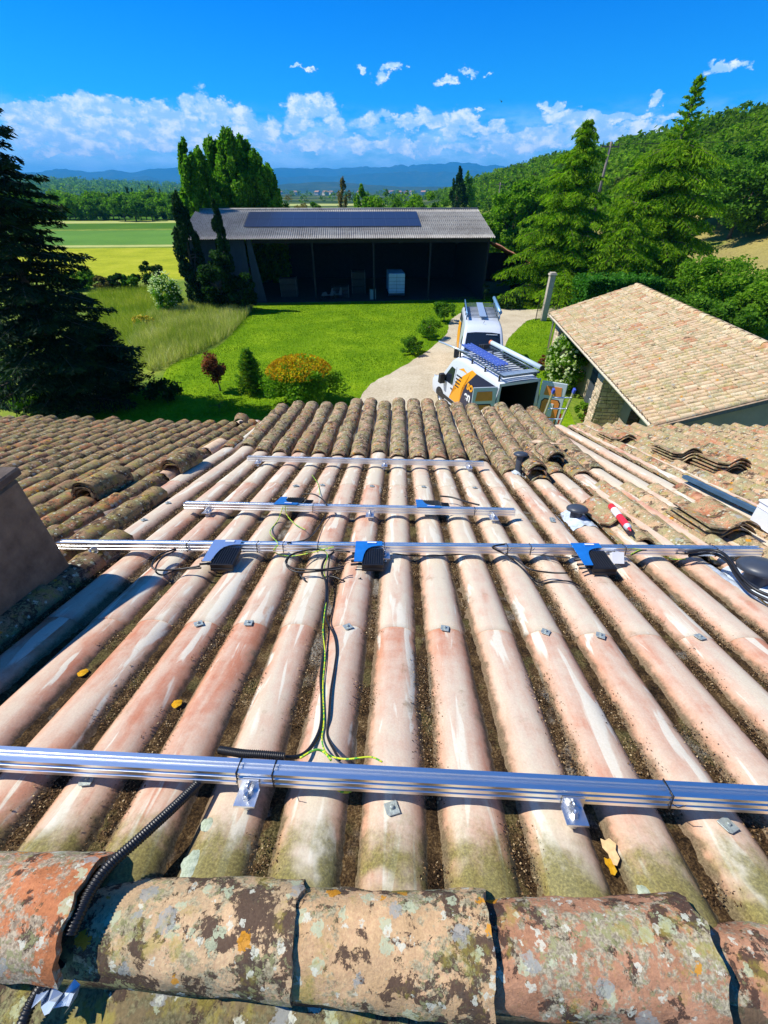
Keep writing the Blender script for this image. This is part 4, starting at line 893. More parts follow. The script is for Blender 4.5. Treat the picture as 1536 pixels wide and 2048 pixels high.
# ================================================================== land
def S01(x): x = np.clip(x, 0, 1); return x * x * (3 - 2 * x)
def terrain(x, y):
    x = np.asarray(x, float); y = np.asarray(y, float)
    hill = 17.5 * S01((x - 19) / 72) * (1 - S01((y - 260) / 420)) * S01((y + 60) / 60)
    hill = hill + 2.2 * S01((x - 19) / 72) * (fbm(x / 30, y / 30, 41, 3) - .5)
    left = 26 * S01((-x - 520) / 500) * S01((y - 1000) / 600) * (1 - S01((y - 2600) / 1200))
    r = np.hypot(x, y); far = (fbm(x / 700, y / 700, 45, 4) * 60 - 22) * S01((r - 1800) / 2600)
    return hill + left + far
def ground_mat():
    m, t, b, o = new_mat('meadow_ground'); g = G(t); c = g.tex()
    n1 = g.noise(c, 0.35, 5, 0.6); n2 = g.noise(c, 6.0, 6, 0.7); n3 = g.noise(g.mul(c, (1, 1, 0)), 0.006, 5, 0.6); n4 = g.noise(g.mul(c, (1, 2.2, 0)), 0.0022, 4, 0.6)
    col = g.ramp(g.m('ADD', g.m('MULTIPLY', n1, .5), g.m('MULTIPLY', n2, .5)), [(0.3, (0.045, 0.09, 0.012)), (0.48, (0.14, 0.22, 0.022)), (0.6, (0.27, 0.31, 0.045)), (0.75, (0.42, 0.40, 0.10))])
    dist = g.v('LENGTH', c)
    farc = g.ramp(n3, [(0.34, (0.018, 0.045, 0.012)), (0.47, (0.03, 0.065, 0.015)), (0.50, (0.10, 0.13, 0.03)), (0.56, (0.05, 0.10, 0.02)), (0.60, (0.26, 0.24, 0.10)), (0.64, (0.03, 0.06, 0.015))])
    farc = g.mix(g.sm(n4, 0.45, 0.6), farc, (0.022, 0.045, 0.014))
    col = g.mix(g.sm(dist, 190, 420), col, farc)
    x, y, z = g.sep(c)[:3]
    dry = g.m('MULTIPLY', g.m('MULTIPLY', g.sm(x, 22, 28), g.m('SUBTRACT', 1.0, g.sm(dist, 120, 170))), g.sm(g.noise(c, 0.09, 4, 0.6), 0.36, 0.50))
    col = g.mix(g.m('MULTIPLY', dry, 0.65), col, g.ramp(n2, [(0.3, (0.26, 0.17, 0.06)), (0.7, (0.52, 0.38, 0.17))]))
    t.links.new(col, b.inputs['Base Color']); b.inputs['Roughness'].default_value = 0.95; b.inputs['Specular IOR Level'].default_value = 0.1
    t.links.new(g.bump(n2, 0.6, 0.08), b.inputs['Normal']); return m
M_ground = ground_mat()
rad = np.concatenate([[0.5], np.geomspace(3, 13500, 150)]); ang = np.linspace(0, 2 * np.pi, 241)[:-1]
RR, AA = np.meshgrid(rad, ang, indexing='ij'); X = RR * np.sin(AA); Y = RR * np.cos(AA)
V = np.stack([X, Y, terrain(X, Y)], -1).reshape(-1, 3); na = len(ang)
i0 = np.arange(len(rad) - 1)[:, None] * na; j0 = np.arange(na)[None, :]; j1 = (j0 + 1) % na
F = np.stack([i0 + j0, i0 + na + j0, i0 + na + j1, i0 + j1], -1).reshape(-1, 4)
V = np.vstack([V, [[0, 0, 0]]])
o = obj('ground', mesh_np('ground', V, F, M_ground, smooth=True)); tag(o, kind='structure')

def clip_poly(pts, n=10):
    """sub-sampled outline, smooth, from photograph points on the ground"""
    P = [ground_at(*p) for p in pts]; P = [Vector((p.x, p.y, 0)) for p in P]; P = P + [P[0]]
    out = []
    Q = [P[-2]] + P + [P[1]]
    for i in range(1, len(Q) - 2):
        for k in range(n):
            t = k / n; p0, p1, p2, p3 = Q[i - 1:i + 3]
            out.append(0.5 * ((2 * p1) + (p2 - p0) * t + (2 * p0 - 5 * p1 + 4 * p2 - p3) * t * t + (3 * p1 - p0 - 3 * p2 + p3) * t ** 3))
    return [(p.x, p.y) for p in out]
def sheet_poly(name, pts, z, mat, step=None, smooth_outline=True, kind='structure', rough_edge=0.0):
    P = clip_poly(pts) if smooth_outline else [(ground_at(*p).x, ground_at(*p).y) for p in pts]
    if rough_edge: P = [(x + (float(fbm(x * 3, y * 3, 3)) - .5) * rough_edge * 2, y + (float(fbm(x * 3, y * 3, 8)) - .5) * rough_edge * 2) for x, y in P]
    bm = bmesh.new(); vs = [bm.verts.new((x, y, z)) for x, y in P]; f = bm.faces.new(vs); bm.normal_update()
    if f.normal.z < 0: f.normal_flip()
    bmesh.ops.triangulate(bm, faces=[f]); me = bpy.data.meshes.new(name); bm.to_mesh(me); bm.free(); me.materials.append(mat)
    o = obj(name, me); tag(o, kind=kind); return P
def inside(P, x, y):
    P = np.asarray(P); n = len(P); c = np.zeros(len(x), bool); j = n - 1
    for i in range(n):
        xi, yi = P[i]; xj, yj = P[j]
        if yi != yj: c ^= ((yi > y) != (yj > y)) & (x < (xj - xi) * (y - yi) / (yj - yi) + xi)
        j = i
    return c
def grass_mat(name, stops, scale, rows=None, bumpd=0.03, spec=.1, big=0.25):
    m, t, b, o = new_mat(name); g = G(t); c = g.tex()
    n = g.noise(g.mul(c, (1, 1, 0.2)), scale, 6, 0.7); n2 = g.noise(c, big, 4, 0.6)
    f = g.m('ADD', g.m('MULTIPLY', n, .50), g.m('MULTIPLY', n2, .50))
    if rows:
        wv = g.m('SINE', g.m('MULTIPLY', g.v('DOT_PRODUCT', c, rows[0]), rows[1])); f = g.m('ADD', f, g.m('MULTIPLY', wv, rows[2]))
    t.links.new(g.ramp(f, stops), b.inputs['Base Color']); b.inputs['Roughness'].default_value = 0.9; b.inputs['Specular IOR Level'].default_value = .03
    t.links.new(g.bump(n, 0.7, bumpd), b.inputs['Normal']); return m
M_lawn = grass_mat('lawn_grass', [(0.30, (0.06, 0.14, 0.004)), (0.45, (0.12, 0.23, 0.006)), (0.55, (0.18, 0.30, 0.008)), (0.66, (0.26, 0.37, 0.014)), (0.78, (0.36, 0.44, 0.04))], 5.0, big=0.45)
M_f1 = grass_mat('yellow_green_crop', [(0.3, (0.20, 0.25, 0.012)), (0.5, (0.34, 0.37, 0.02)), (0.7, (0.50, 0.47, 0.05))], 2.5, ((0.05, 1.0, 0), 7.0, 0.035), 0.06)
M_f2 = grass_mat('blue_green_crop', [(0.3, (0.07, 0.17, 0.030)), (0.55, (0.12, 0.25, 0.040)), (0.75, (0.16, 0.31, 0.05))], 2.0, None, 0.06, big=.06)
M_f3 = grass_mat('dark_green_crop', [(0.3, (0.04, 0.11, 0.012)), (0.55, (0.075, 0.17, 0.018)), (0.75, (0.11, 0.21, 0.03))], 1.5, None, 0.06, big=.06)
M_f4 = grass_mat('pale_stubble', [(0.3, (0.30, 0.34, 0.10)), (0.6, (0.46, 0.48, 0.16))], 1.5)
M_f5 = grass_mat('tan_field', [(0.3, (0.34, 0.26, 0.15)), (0.6, (0.48, 0.38, 0.24))], 1.0)
M_gravel = litter_mat('pale_gravel', [(0.3, (0.32, 0.25, 0.16)), (0.48, (0.50, 0.42, 0.29)), (0.6, (0.61, 0.53, 0.38)), (0.72, (0.72, 0.65, 0.49))], 9.0, bump=0.5, bd=.02)
def field(name, x0, x1, ya, yb, z, mat):   # strip between two photograph rows, ya (near) yb (far): each (left row, right row)
    pts = [(x0, ya[0]), (x1, ya[1]), (x1, yb[1]), (x0, yb[0])]
    sheet_poly(name, pts, z, mat, smooth_outline=False)
field('crop_field', -900, 520, (585, 555), (506, 494), 0.004, M_f1)
field('field_path', -900, 520, (503, 492), (499, 488), 0.006, M_f4)
field('crop_field', -900, 520, (498.5, 487.5), (469, 459), 0.006, M_f2)
field('crop_field', -900, 520, (466, 456), (455, 445), 0.006, M_f3)
field('field_path', -900, 520, (454, 444.5), (449, 440), 0.006, M_f4)
field('crop_field', -900, 520, (448, 439), (437, 428), 0.006, M_f3)
field('crop_field', 60, 520, (436, 427.5), (433, 419), 0.006, M_f5)
field('crop_field', 540, 830, (412, 411), (408, 407), 0.006, M_f4)
LAWN = sheet_poly('lawn', [(180, 850), (240, 800), (318, 765), (345, 728), (440, 690), (486, 640), (506, 612), (760, 603), (905, 596), (1060, 588), (1130, 598), (1130, 640), (1125, 760), (1150, 850), (1200, 960), (700, 1000), (200, 960)], 0.008, M_lawn, rough_edge=.12)
DRIVE = sheet_poly('gravel_drive', [(735, 775), (790, 742), (850, 705), (893, 668), (902, 640), (935, 622), (1000, 618), (1070, 619), (1110, 610), (1180, 604), (1180, 622), (1110, 634), (1060, 640), (1032, 662), (1010, 690), (990, 760), (985, 860), (800, 900), (720, 830)], 0.012, M_gravel, rough_edge=.10)
# dry bank path on the right
P = [(ground_at(1560, 612, 2.2)), ]

# blades of grass: real little triangles
def blades(name, poly, N, hmin, hmax, wid, mat, bbox, avoid=None, seed=1, lean=.35, dens=None, terr=False, heads=0):
    r = np.random.default_rng(seed); x = bbox[0] + (bbox[1] - bbox[0]) * r.random(N); y = bbox[2] + (bbox[3] - bbox[2]) * r.random(N)
    k = inside(poly, x, y)
    if avoid is not None: k &= ~inside(avoid, x, y)
    if dens is not None: k &= dens(x, y) > r.random(N)
    x, y = x[k], y[k]; n = len(x); z = terrain(x, y) if terr else np.zeros(n)
    h = hmin + (hmax - hmin) * r.random(n); a = 2 * np.pi * r.random(n); w_ = wid * (.6 + .8 * r.random(n))
    dx, dy = np.cos(a) * w_, np.sin(a) * w_; lx, ly = r.normal(0, lean, n) * h, r.normal(0, lean, n) * h
    b = np.stack([x, y, z], -1)
    P = np.stack([b + np.stack([-dx, -dy, 0 * h], -1), b + np.stack([dx, dy, 0 * h], -1), b + np.stack([lx + dx * .25, ly + dy * .25, h], -1), b + np.stack([lx - dx * .25, ly - dy * .25, h], -1)], 1).reshape(-1, 3)
    o = obj(name, mesh_np(name, P, np.arange(n * 4).reshape(-1, 4), mat)); tag(o, kind='stuff'); return o
M_blade = island_mat('grass_blades', [(0.0, (0.05, 0.13, 0.005)), (0.4, (0.12, 0.24, 0.008)), (0.72, (0.24, 0.37, 0.014)), (1.0, (0.48, 0.50, 0.07))], .8, .35, .55, .35, spec=.05)
M_tall = island_mat('tall_dry_grass', [(0.0, (0.18, 0.26, 0.02)), (0.35, (0.38, 0.44, 0.06)), (0.65, (0.60, 0.56, 0.17)), (1.0, (0.80, 0.74, 0.46))], .8, .3, .4, .35)
M_olive = island_mat('meadow_grass', [(0.0, (0.16, 0.25, 0.015)), (0.5, (0.34, 0.40, 0.03)), (1.0, (0.60, 0.55, 0.10))], .8, .3, .4, .2)
blades('grass', LAWN, 150000, .03, .085, .013, M_blade, (-14, 13, 17.0, 43), DRIVE, 3)
MEADOW = clip_poly([(262, 700), (300, 640), (350, 608), (420, 612), (503, 612), (480, 650), (430, 690), (345, 728), (300, 742)])
blades('tall_grass', MEADOW, 60000, .35, .75, .014, M_tall, (-20, -8, 22, 42), None, 4, .3)
MEAD2 = clip_poly([(180, 640), (180, 590), (250, 578), (345, 574), (352, 608), (300, 640), (262, 700), (220, 700)])
blades('tall_grass', MEAD2, 50000, .25, .55, .014, M_olive, (-32, -10, 25, 50), None, 5, .3)

# ================================================================== foliage tools
def leaves(C, size, r, tilt=None, asp=.6, up=0.0):
    """one quad (a folded diamond) per centre"""
    n = len(C); a = r.normal(size=(n, 3)); a[:, 2] = a[:, 2] * .6 + up; a /= np.linalg.norm(a, axis=1)[:, None]
    b = r.normal(size=(n, 3)); b -= a * (a * b).sum(1)[:, None]; b /= np.linalg.norm(b, axis=1)[:, None]
    s = size * (.6 + .8 * r.random(n)); s = s[:, None]
    return np.stack([C - a * s, C + b * s * asp, C + a * s, C - b * s * asp], 1).reshape(-1, 3)
def quads(P): return np.arange(len(P)).reshape(-1, 4)
def crown_pts(N, rx, ry, rz, r, clumps=40, cl=.28, shape='round', hollow=.55):
    """leaf centres gathered in clumps through an uneven crown, centre at origin"""
    d = r.normal(size=(clumps, 3)); d /= np.linalg.norm(d, axis=1)[:, None]
    q = (hollow + (1 - hollow) * r.random(clumps)) * (.8 + .3 * r.random(clumps))
    if shape == 'cone':
        h = r.random(clumps) ** 1.3; an = 2 * np.pi * r.random(clumps); rr_ = (1 - h) ** .8 * (.5 + .5 * r.random(clumps)); CC = np.stack([rr_ * np.cos(an) * rx, rr_ * np.sin(an) * ry, (h * 2 - 1) * rz], -1); sz = cl * (1.1 - h)
    elif shape == 'flame':
        h = r.random(clumps); an = 2 * np.pi * r.random(clumps); pr = np.sin(np.pi * np.clip(h * .92 + .08, 0, 1) ** .62) ** .5; rr_ = pr * (.35 + .65 * r.random(clumps)); CC = np.stack([rr_ * np.cos(an) * rx, rr_ * np.sin(an) * ry, (h * 2 - 1) * rz], -1); sz = cl * (1 - .5 * h)
    else: CC = d * q[:, None] * np.array([rx, ry, rz]); sz = cl * (.6 + .8 * r.random(clumps))
    k = r.integers(0, clumps, N); e = r.normal(size=(N, 3)); e /= np.linalg.norm(e, axis=1)[:, None]; e *= (r.random(N) ** .45)[:, None]
    m = (rx + ry) / 2
    st = np.array([1, 1, 2.6 if shape == 'flame' else .75])
    return CC[k] + e * (np.asarray(sz)[k] * m)[:, None] * st, CC
def foliage_mat(name, dark, mid, light, trans=.45, amt=.45, ns=1.2):
    return island_mat(name, [(0.0, dark), (0.45, mid), (0.8, light), (1.0, tuple(min(1, x * 1.35) for x in light))], .7, trans, amt, ns, spec=.10)
LF_BRIGHT = foliage_mat('bright_leaves', (0.07, 0.16, 0.010), (0.14, 0.29, 0.015), (0.24, 0.42, 0.025))
LF_MID = foliage_mat('green_leaves', (0.045, 0.11, 0.012), (0.09, 0.21, 0.018), (0.18, 0.35, 0.025))
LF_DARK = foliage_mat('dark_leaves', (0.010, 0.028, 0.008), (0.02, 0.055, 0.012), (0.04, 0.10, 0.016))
LF_POP = foliage_mat('poplar_leaves', (0.055, 0.15, 0.012), (0.11, 0.27, 0.018), (0.22, 0.40, 0.025))
LF_CEDAR = foliage_mat('cedar_needles', (0.06, 0.14, 0.006), (0.16, 0.31, 0.010), (0.31, 0.48, 0.015), .55, .35, 1.5)
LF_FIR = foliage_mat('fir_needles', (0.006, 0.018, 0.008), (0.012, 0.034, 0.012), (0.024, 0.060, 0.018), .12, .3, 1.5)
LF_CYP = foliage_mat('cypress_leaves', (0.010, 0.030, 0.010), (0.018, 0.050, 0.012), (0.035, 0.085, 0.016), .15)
LF_FOREST = foliage_mat('forest_leaves', (0.05, 0.11, 0.010), (0.12, 0.23, 0.015), (0.22, 0.36, 0.025), .55, .6, .09)
LF_HEDGE = foliage_mat('hedge_leaves', (0.03, 0.12, 0.015), (0.06, 0.20, 0.022), (0.10, 0.28, 0.032))
LF_RED = foliage_mat('red_leaves', (0.08, 0.018, 0.014), (0.24, 0.06, 0.03), (0.42, 0.18, 0.09))
LF_ORANGE = foliage_mat('orange_shoots', (0.34, 0.14, 0.010), (0.60, 0.30, 0.012), (0.72, 0.50, 0.02), .6)
LF_YELLOW = foliage_mat('golden_tips', (0.16, 0.22, 0.01), (0.30, 0.38, 0.015), (0.45, 0.50, 0.02))
LF_BROWN = foliage_mat('bronze_leaves', (0.10, 0.075, 0.03), (0.18, 0.14, 0.05), (0.27, 0.22, 0.09))
M_petal = island_mat('white_petals', [(0, (.62, .66, .40)), (.5, (.80, .80, .62)), (1, (.88, .87, .74))], .7, .5); M_petal_y = simple('yellow_petals', (0.75, 0.60, 0.03), .7, var=.1)
M_bark = simple('bark', (0.12, 0.09, 0.065), .95, var=.35, scale=9, bump=.8, bscale=20)
def trunk(name, parent, h, r0, limbs, rng_, lean=(0, 0), mat=None, top=.25):
    m = MB(); n = 7
    pts = [(lean[0] * (i / n) ** 1.5 + .04 * h * .1 * math.sin(i * 1.7), lean[1] * (i / n) ** 1.5, h * i / n) for i in range(n + 1)]
    m.tube(pts, [r0 * (1 - (1 - top) * i / n) * (1.25 if i == 0 else 1) for i in range(n + 1)], 8)
    for L in limbs:
        p0 = Vector(L[0]); p1 = Vector(L[1]); mid = (p0 + p1) / 2 + Vector((0, 0, (p1 - p0).length * .08))
        m.tube([p0, mid, p1], [L[2], L[2] * .65, L[2] * .25], 6)
    return m.obj(name, mat or M_bark, parent)
def broadleaf(name, label, loc, h, rx, rz, N, leaf, mat, group=None, shape='round', seed=0, clumps=50, cl=.28, trunk_h=None, ry=None, cat='tree', r0=None, asp=.6, up=0.0, lean=(0, 0), extra=None):
    r = np.random.default_rng(seed + 100); root = empty(name, loc); tag(root, label, cat, group)
    C, CC = crown_pts(N, rx, ry or rx, rz, r, clumps, cl, shape); cz = h - rz
    C = C + [lean[0], lean[1], cz]; C[:, 2] = np.maximum(C[:, 2], .12 + .1 * r.random(len(C)))
    P = leaves(C, leaf, r, asp=asp, up=up)
    obj('crown', mesh_np('crown', P, quads(P), mat), root)
    th = trunk_h or max(.3, cz); r0 = r0 or max(.04, h * .018)
    limbs = []
    for i in range(min(9, clumps)):
        c = CC[i] * .85; z0 = th * (.55 + .45 * r.random()); limbs.append(((0, 0, z0), (c[0] + lean[0], c[1] + lean[1], max(z0 + .1, c[2] + cz)), r0 * .45))
    trunk('trunk', root, max(th, cz), r0, limbs, r, lean)
    return root

def conifer(name, label, loc, h, rad, mat, nb=140, z0=.4, droop=.25, seed=0, twl=.42, needle=.10, prof=.75, layers=None, sprays=13, tipmat=None, group=None, leader=0.0, fuzz=3, hang=.35, curl=.0, side=None):
    """whorled limbs, each carrying side twigs with narrow needle sprays"""
    r = np.random.default_rng(seed + 500); root = empty(name, loc); tag(root, label, 'tree', group)
    P = []; m = MB(); T = []
    for i in range(nb):
        q = (i + r.random()) / nb; z = z0 + (h * (1 - leader) - z0) * q ** .92
        R_ = rad * max(.05, (1 - (z - z0) / (h - z0))) ** prof * (.72 + .42 * r.random()) * (1.0 if q > .06 else .8)
        if layers: R_ *= .78 + .30 * math.sin(z * layers)
        a = i * 2.399963 + r.normal(0, .25); ca, sa = math.cos(a), math.sin(a)
        n = max(4, int(sprays * R_ / rad) + 3)
        s = np.linspace(.12, 1, n); bx = s * R_; bz = z + R_ * (.16 * s - droop * s * s + curl * s ** 4)
        m.tube([(0, 0, z), (ca * bx[n // 2], sa * bx[n // 2], bz[n // 2]), (ca * bx[-1], sa * bx[-1], bz[-1])], [.02 + .012 * R_, .012 + .004 * R_, .004], 4, cap=False)
        for j in range(n):
            wl_ = twl * R_ * (1.05 - s[j]) ** .6 * (.6 + .6 * r.random()) * (1 - .6 * (s[j] < .25)) + .10
            for sg in (-1, 1):
                kk = max(2, int(wl_ / needle * .8)); u = (np.arange(kk) + .5) / kk * wl_
                fx = bx[j] + u * .55; fy = sg * u * .85; fz = bz[j] - u * hang * .6 + r.normal(0, .02, kk)
                cx = ca * fx - sa * fy; cy = sa * fx + ca * fy
                for f in range(fuzz):
                    c = np.stack([cx + r.normal(0, needle * .35, kk), cy + r.normal(0, needle * .35, kk), fz + r.normal(0, needle * .30, kk) - f * .02], -1)
                    dx = (ca * .55 - sa * sg * .85) + r.normal(0, .35, kk); dy = (sa * .55 + ca * sg * .85) + r.normal(0, .35, kk); dz_ = -hang + r.normal(0, .35, kk)
                    dd = np.stack([dx, dy, dz_], -1); dd /= np.linalg.norm(dd, axis=1)[:, None]
                    pp = np.cross(dd, r.normal(size=(kk, 3))); pp /= np.linalg.norm(pp, axis=1)[:, None]
                    L = needle * (.8 + .6 * r.random(kk))[:, None]; W = L * .24
                    P.append(np.stack([c - dd * L, c + pp * W, c + dd * L, c - pp * W], 1).reshape(-1, 3))
    # leader
    if leader:
        for i in range(34):
            q = i / 34; z = h * (1 - leader) + h * leader * q; R_ = .95 * (1 - q) ** .8 + .16; a = i * 2.4; ca, sa = math.cos(a), math.sin(a); kk = 10; u = (np.arange(kk) + 1) / kk
            for f in range(4):
                c = np.stack([ca * u * R_ + r.normal(0, .05, kk), sa * u * R_ + r.normal(0, .05, kk), z + u * R_ * .25 + r.normal(0, .06, kk)], -1)
                dd = np.stack([ca + r.normal(0, .5, kk), sa + r.normal(0, .5, kk), r.normal(.2, .5, kk)], -1); dd /= np.linalg.norm(dd, axis=1)[:, None]; pp = np.cross(dd, r.normal(size=(kk, 3))); pp /= np.linalg.norm(pp, axis=1)[:, None]
                P.append(np.stack([c - dd * .17, c + pp * .05, c + dd * .17, c - pp * .05], 1).reshape(-1, 3))
    P = np.vstack(P); obj('crown', mesh_np('crown', P, quads(P), mat), root)
    r0 = h * .017; b0 = len(m.V)
    m.tube([(0, 0, 0), (.03, .02, h * .4), (-.02, .0, h * .75), (0, 0, h)], [r0 * 1.2, r0 * .8, r0 * .4, .015], 8)
    m.obj('trunk', M_bark, root); return root, len(P) // 4

# ---- trees and shrubs of the garden
D0 = lambda px, py, z=0.0: (lambda p: (p.x, p.y, z))(ground_at(px, py, z))
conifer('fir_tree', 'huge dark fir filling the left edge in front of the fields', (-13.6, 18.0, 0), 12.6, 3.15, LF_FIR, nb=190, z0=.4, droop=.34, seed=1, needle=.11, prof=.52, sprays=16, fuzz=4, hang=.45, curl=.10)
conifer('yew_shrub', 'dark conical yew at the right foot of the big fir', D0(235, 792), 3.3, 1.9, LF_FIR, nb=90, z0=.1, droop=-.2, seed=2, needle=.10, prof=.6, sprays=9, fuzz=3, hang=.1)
conifer('cedar_tree', 'left one of the two tall cedars, with a double spire, behind the gate pillar', (14.6, 41.0, 0), 11.8, 5.2, LF_CEDAR, nb=260, z0=.5, droop=.18, seed=3, needle=.15, prof=.68, sprays=15, fuzz=4, hang=.75, layers=5.2, curl=-.12)
conifer('cedar_tree', 'right one of the two tall cedars, with a long thin leaning spire', (22.4, 42.5, 0.1), 14.2, 7.2, LF_CEDAR, nb=290, z0=.5, droop=.18, seed=4, needle=.16, leader=.24, prof=.72, sprays=15, fuzz=4, hang=.75, layers=4.6, curl=-.12)
conifer('cedar_tree', 'smaller cedar filling the gap between the two tall cedars', (18.3, 38.5, 0), 7.2, 4.2, LF_CEDAR, nb=130, z0=.4, droop=.2, seed=5, needle=.15, prof=.6, sprays=11, fuzz=3, hang=.75, curl=-.12)
# poplars behind the barn
for i, (px, top, D, w_, lab) in enumerate([(368, 290, 47, 1.5, 'leftmost poplar, leaning, by the left end of the barn roof'), (396, 312, 49, 2.2, 'second poplar from the left behind the barn'), (424, 288, 52, 2.3, 'third poplar from the left, behind the first roof bay'),
        (454, 274, 51, 2.5, 'tallest poplar of the clump behind the barn'), (482, 290, 53, 2.4, 'poplar just right of the tallest one'), (508, 316, 52, 2.3, 'second poplar from the right in the clump'), (532, 336, 54, 2.0, 'rightmost poplar of the clump behind the barn')]):
    p = at_y(px, top, D); hh = p.z
    broadleaf('poplar_tree', lab, (p.x, D, 0), hh, w_, hh * .47, 17000, .18, LF_POP, 'poplars behind the barn', 'flame', 20 + i, clumps=95, cl=.26, up=.9, asp=.5)
broadleaf('cypress_tree', 'dark cypress column at the left corner of the barn', (-15.1, 38.4, 0), 7.4, 1.05, 3.5, 14000, .11, LF_CYP, None, 'flame', 31, clumps=70, cl=.32, up=1.2)
broadleaf('cypress_tree', 'narrow dark cypress standing in front of the barn roof', (-12.3, 38.0, 0), 7.1, .62, 3.45, 9000, .10, LF_CYP, None, 'flame', 32, clumps=50, cl=.38, up=1.2)
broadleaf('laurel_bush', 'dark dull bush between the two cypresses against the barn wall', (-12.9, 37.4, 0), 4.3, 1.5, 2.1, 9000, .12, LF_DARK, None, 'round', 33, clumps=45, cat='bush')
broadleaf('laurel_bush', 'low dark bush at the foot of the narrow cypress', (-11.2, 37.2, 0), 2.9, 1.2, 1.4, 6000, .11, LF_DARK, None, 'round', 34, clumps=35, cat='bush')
def flowers(root, N, rx, ry, rz, cz, size, mat, seed, name='blossom'):
    r = np.random.default_rng(seed); d = r.normal(size=(N, 3)); d /= np.linalg.norm(d, axis=1)[:, None]; d[:, 1] = -np.abs(d[:, 1]) * .8; d[:, 2] = np.where(r.random(N) < .5, np.abs(d[:, 2]), d[:, 2])
    C = d * np.array([rx, ry, rz]) * (.9 + .2 * r.random(N))[:, None] + [0, 0, cz]; C = C[C[:, 2] > .2]
    P = np.vstack([leaves(C, size, r, asp=.9) for _ in range(3)]); o = obj(name, mesh_np(name, P, quads(P), mat), root); tag(o, kind='stuff')
p = D0(345, 628); rt = broadleaf('elder_bush', 'elder bush dotted with white blossom left of the barn', p, 3.0, 1.15, 1.5, 7000, .08, LF_BRIGHT, None, 'round', 35, clumps=40, cat='bush'); flowers(rt, 320, 1.2, 1.2, 1.45, 1.5, .055, M_petal, 5)
rt = broadleaf('photinia_bush', 'wide rounded bush with orange new shoots on top', D0(605, 806), 2.05, 1.55, 1.05, 9000, .07, LF_BRIGHT, None, 'round', 36, clumps=45, cat='bush')
r = np.random.default_rng(9); a = r.random(2400) * 6.283; q = np.sqrt(r.random(2400)); C = np.stack([q * np.cos(a) * 1.45, q * np.sin(a) * 1.45, 1.25 + .78 * np.sqrt(np.maximum(0, 1 - q * q * .9)) * (.85 + .25 * r.random(2400))], -1)
P = leaves(C, .06, r, up=.8, asp=.45); o = obj('shoots', mesh_np('shoots', P, quads(P), LF_ORANGE), rt); tag(o, kind='stuff')
broadleaf('red_maple', 'small tree with dark red leaves on the lawn', D0(441, 782), 1.75, .50, .62, 2600, .055, LF_RED, None, 'round', 37, clumps=22, trunk_h=.7, cl=.45)
p = D0(508, 786); conifer('dwarf_conifer', 'small cone shaped conifer with golden tips on the lawn', p, 2.05, .72, LF_MID, nb=90, z0=.08, droop=-.3, seed=6, needle=.06, prof=.7, sprays=8, fuzz=3, hang=-.3)
rt = bpy.data.objects[[o.name for o in bpy.data.objects if o.get('label', '').startswith('small cone shaped')][0]]
r = np.random.default_rng(10); n = 700; a = math.pi * (.75 + r.random(n) * .8); zz = r.random(n) ** .8 * 2.0; q = .70 * (1 - zz / 2.1) ** .7 * (.92 + .15 * r.random(n)); C = np.stack([q * np.cos(a), q * np.sin(a), zz], -1); P = leaves(C, .045, r, up=.9, asp=.4)
o = obj('golden_tips', mesh_np('golden_tips', P, quads(P), LF_YELLOW), rt); tag(o, kind='stuff')
broadleaf('boxwood_bush', 'round box bush beside the drive, nearest of the row', D0(824, 708), 1.1, .72, .54, 3500, .045, LF_MID, 'bushes beside the drive', 'round', 38, clumps=26, cat='bush')
broadleaf('boxwood_bush', 'taller loose bush in the middle of the row by the drive', D0(855, 676), 1.4, .8, .68, 3500, .05, LF_BRIGHT, 'bushes beside the drive', 'round', 39, clumps=26, cat='bush')
broadleaf('boxwood_bush', 'dark bush farthest along the row by the drive', D0(888, 644), 1.35, .85, .55, 3500, .055, LF_MID, 'bushes beside the drive', 'round', 40, clumps=26, cat='bush')
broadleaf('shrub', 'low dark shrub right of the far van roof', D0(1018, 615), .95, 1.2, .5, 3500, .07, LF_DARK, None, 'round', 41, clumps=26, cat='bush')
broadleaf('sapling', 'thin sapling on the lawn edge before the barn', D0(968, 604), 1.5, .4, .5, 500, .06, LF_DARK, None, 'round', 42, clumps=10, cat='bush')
for i, (px, py, rr_, h_, lab, mt) in enumerate([(308, 574, 1.35, 2.3, 'largest dark rounded bush at the right end of the field hedge', LF_DARK), (268, 577, .9, 1.3, 'second hedge bush left of the largest one', LF_MID), (240, 578, 1.0, 1.5, 'dark middle bush of the field hedge', LF_DARK),
        (212, 580, .9, 1.2, 'sparse pale bush of the field hedge', LF_BROWN), (180, 578, 1.2, 1.8, 'green bush at the left end of the field hedge', LF_MID), (150, 580, 1.3, 1.9, 'bush half hidden by the fir branches at the field edge', LF_DARK)]):
    broadleaf('hedge_bush', lab, D0(px, py), h_, rr_, h_ * .5, 4000, .09, mt, 'bushes along the field', 'round', 50 + i, clumps=24, cat='bush')
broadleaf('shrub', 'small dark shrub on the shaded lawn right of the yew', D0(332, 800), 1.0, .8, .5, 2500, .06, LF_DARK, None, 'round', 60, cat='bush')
broadleaf('shrub', 'light green shrub low in the bottom left corner of the garden', D0(95, 822), 1.2, 1.1, .6, 4000, .06, LF_BRIGHT, None, 'round', 61, cat='bush')
broadleaf('shrub', 'green shrub at the left edge under the fir', D0(8, 800), 2.2, 1.1, 1.1, 4500, .07, LF_MID, None, 'round', 62, cat='bush')
broadleaf('grass_tuft', 'light tuft of ornamental grass on the shaded lawn', D0(440, 822), .55, .6, .28, 1600, .05, LF_BRIGHT, None, 'round', 63, cat='grass tuft', up=1.5, asp=.15)
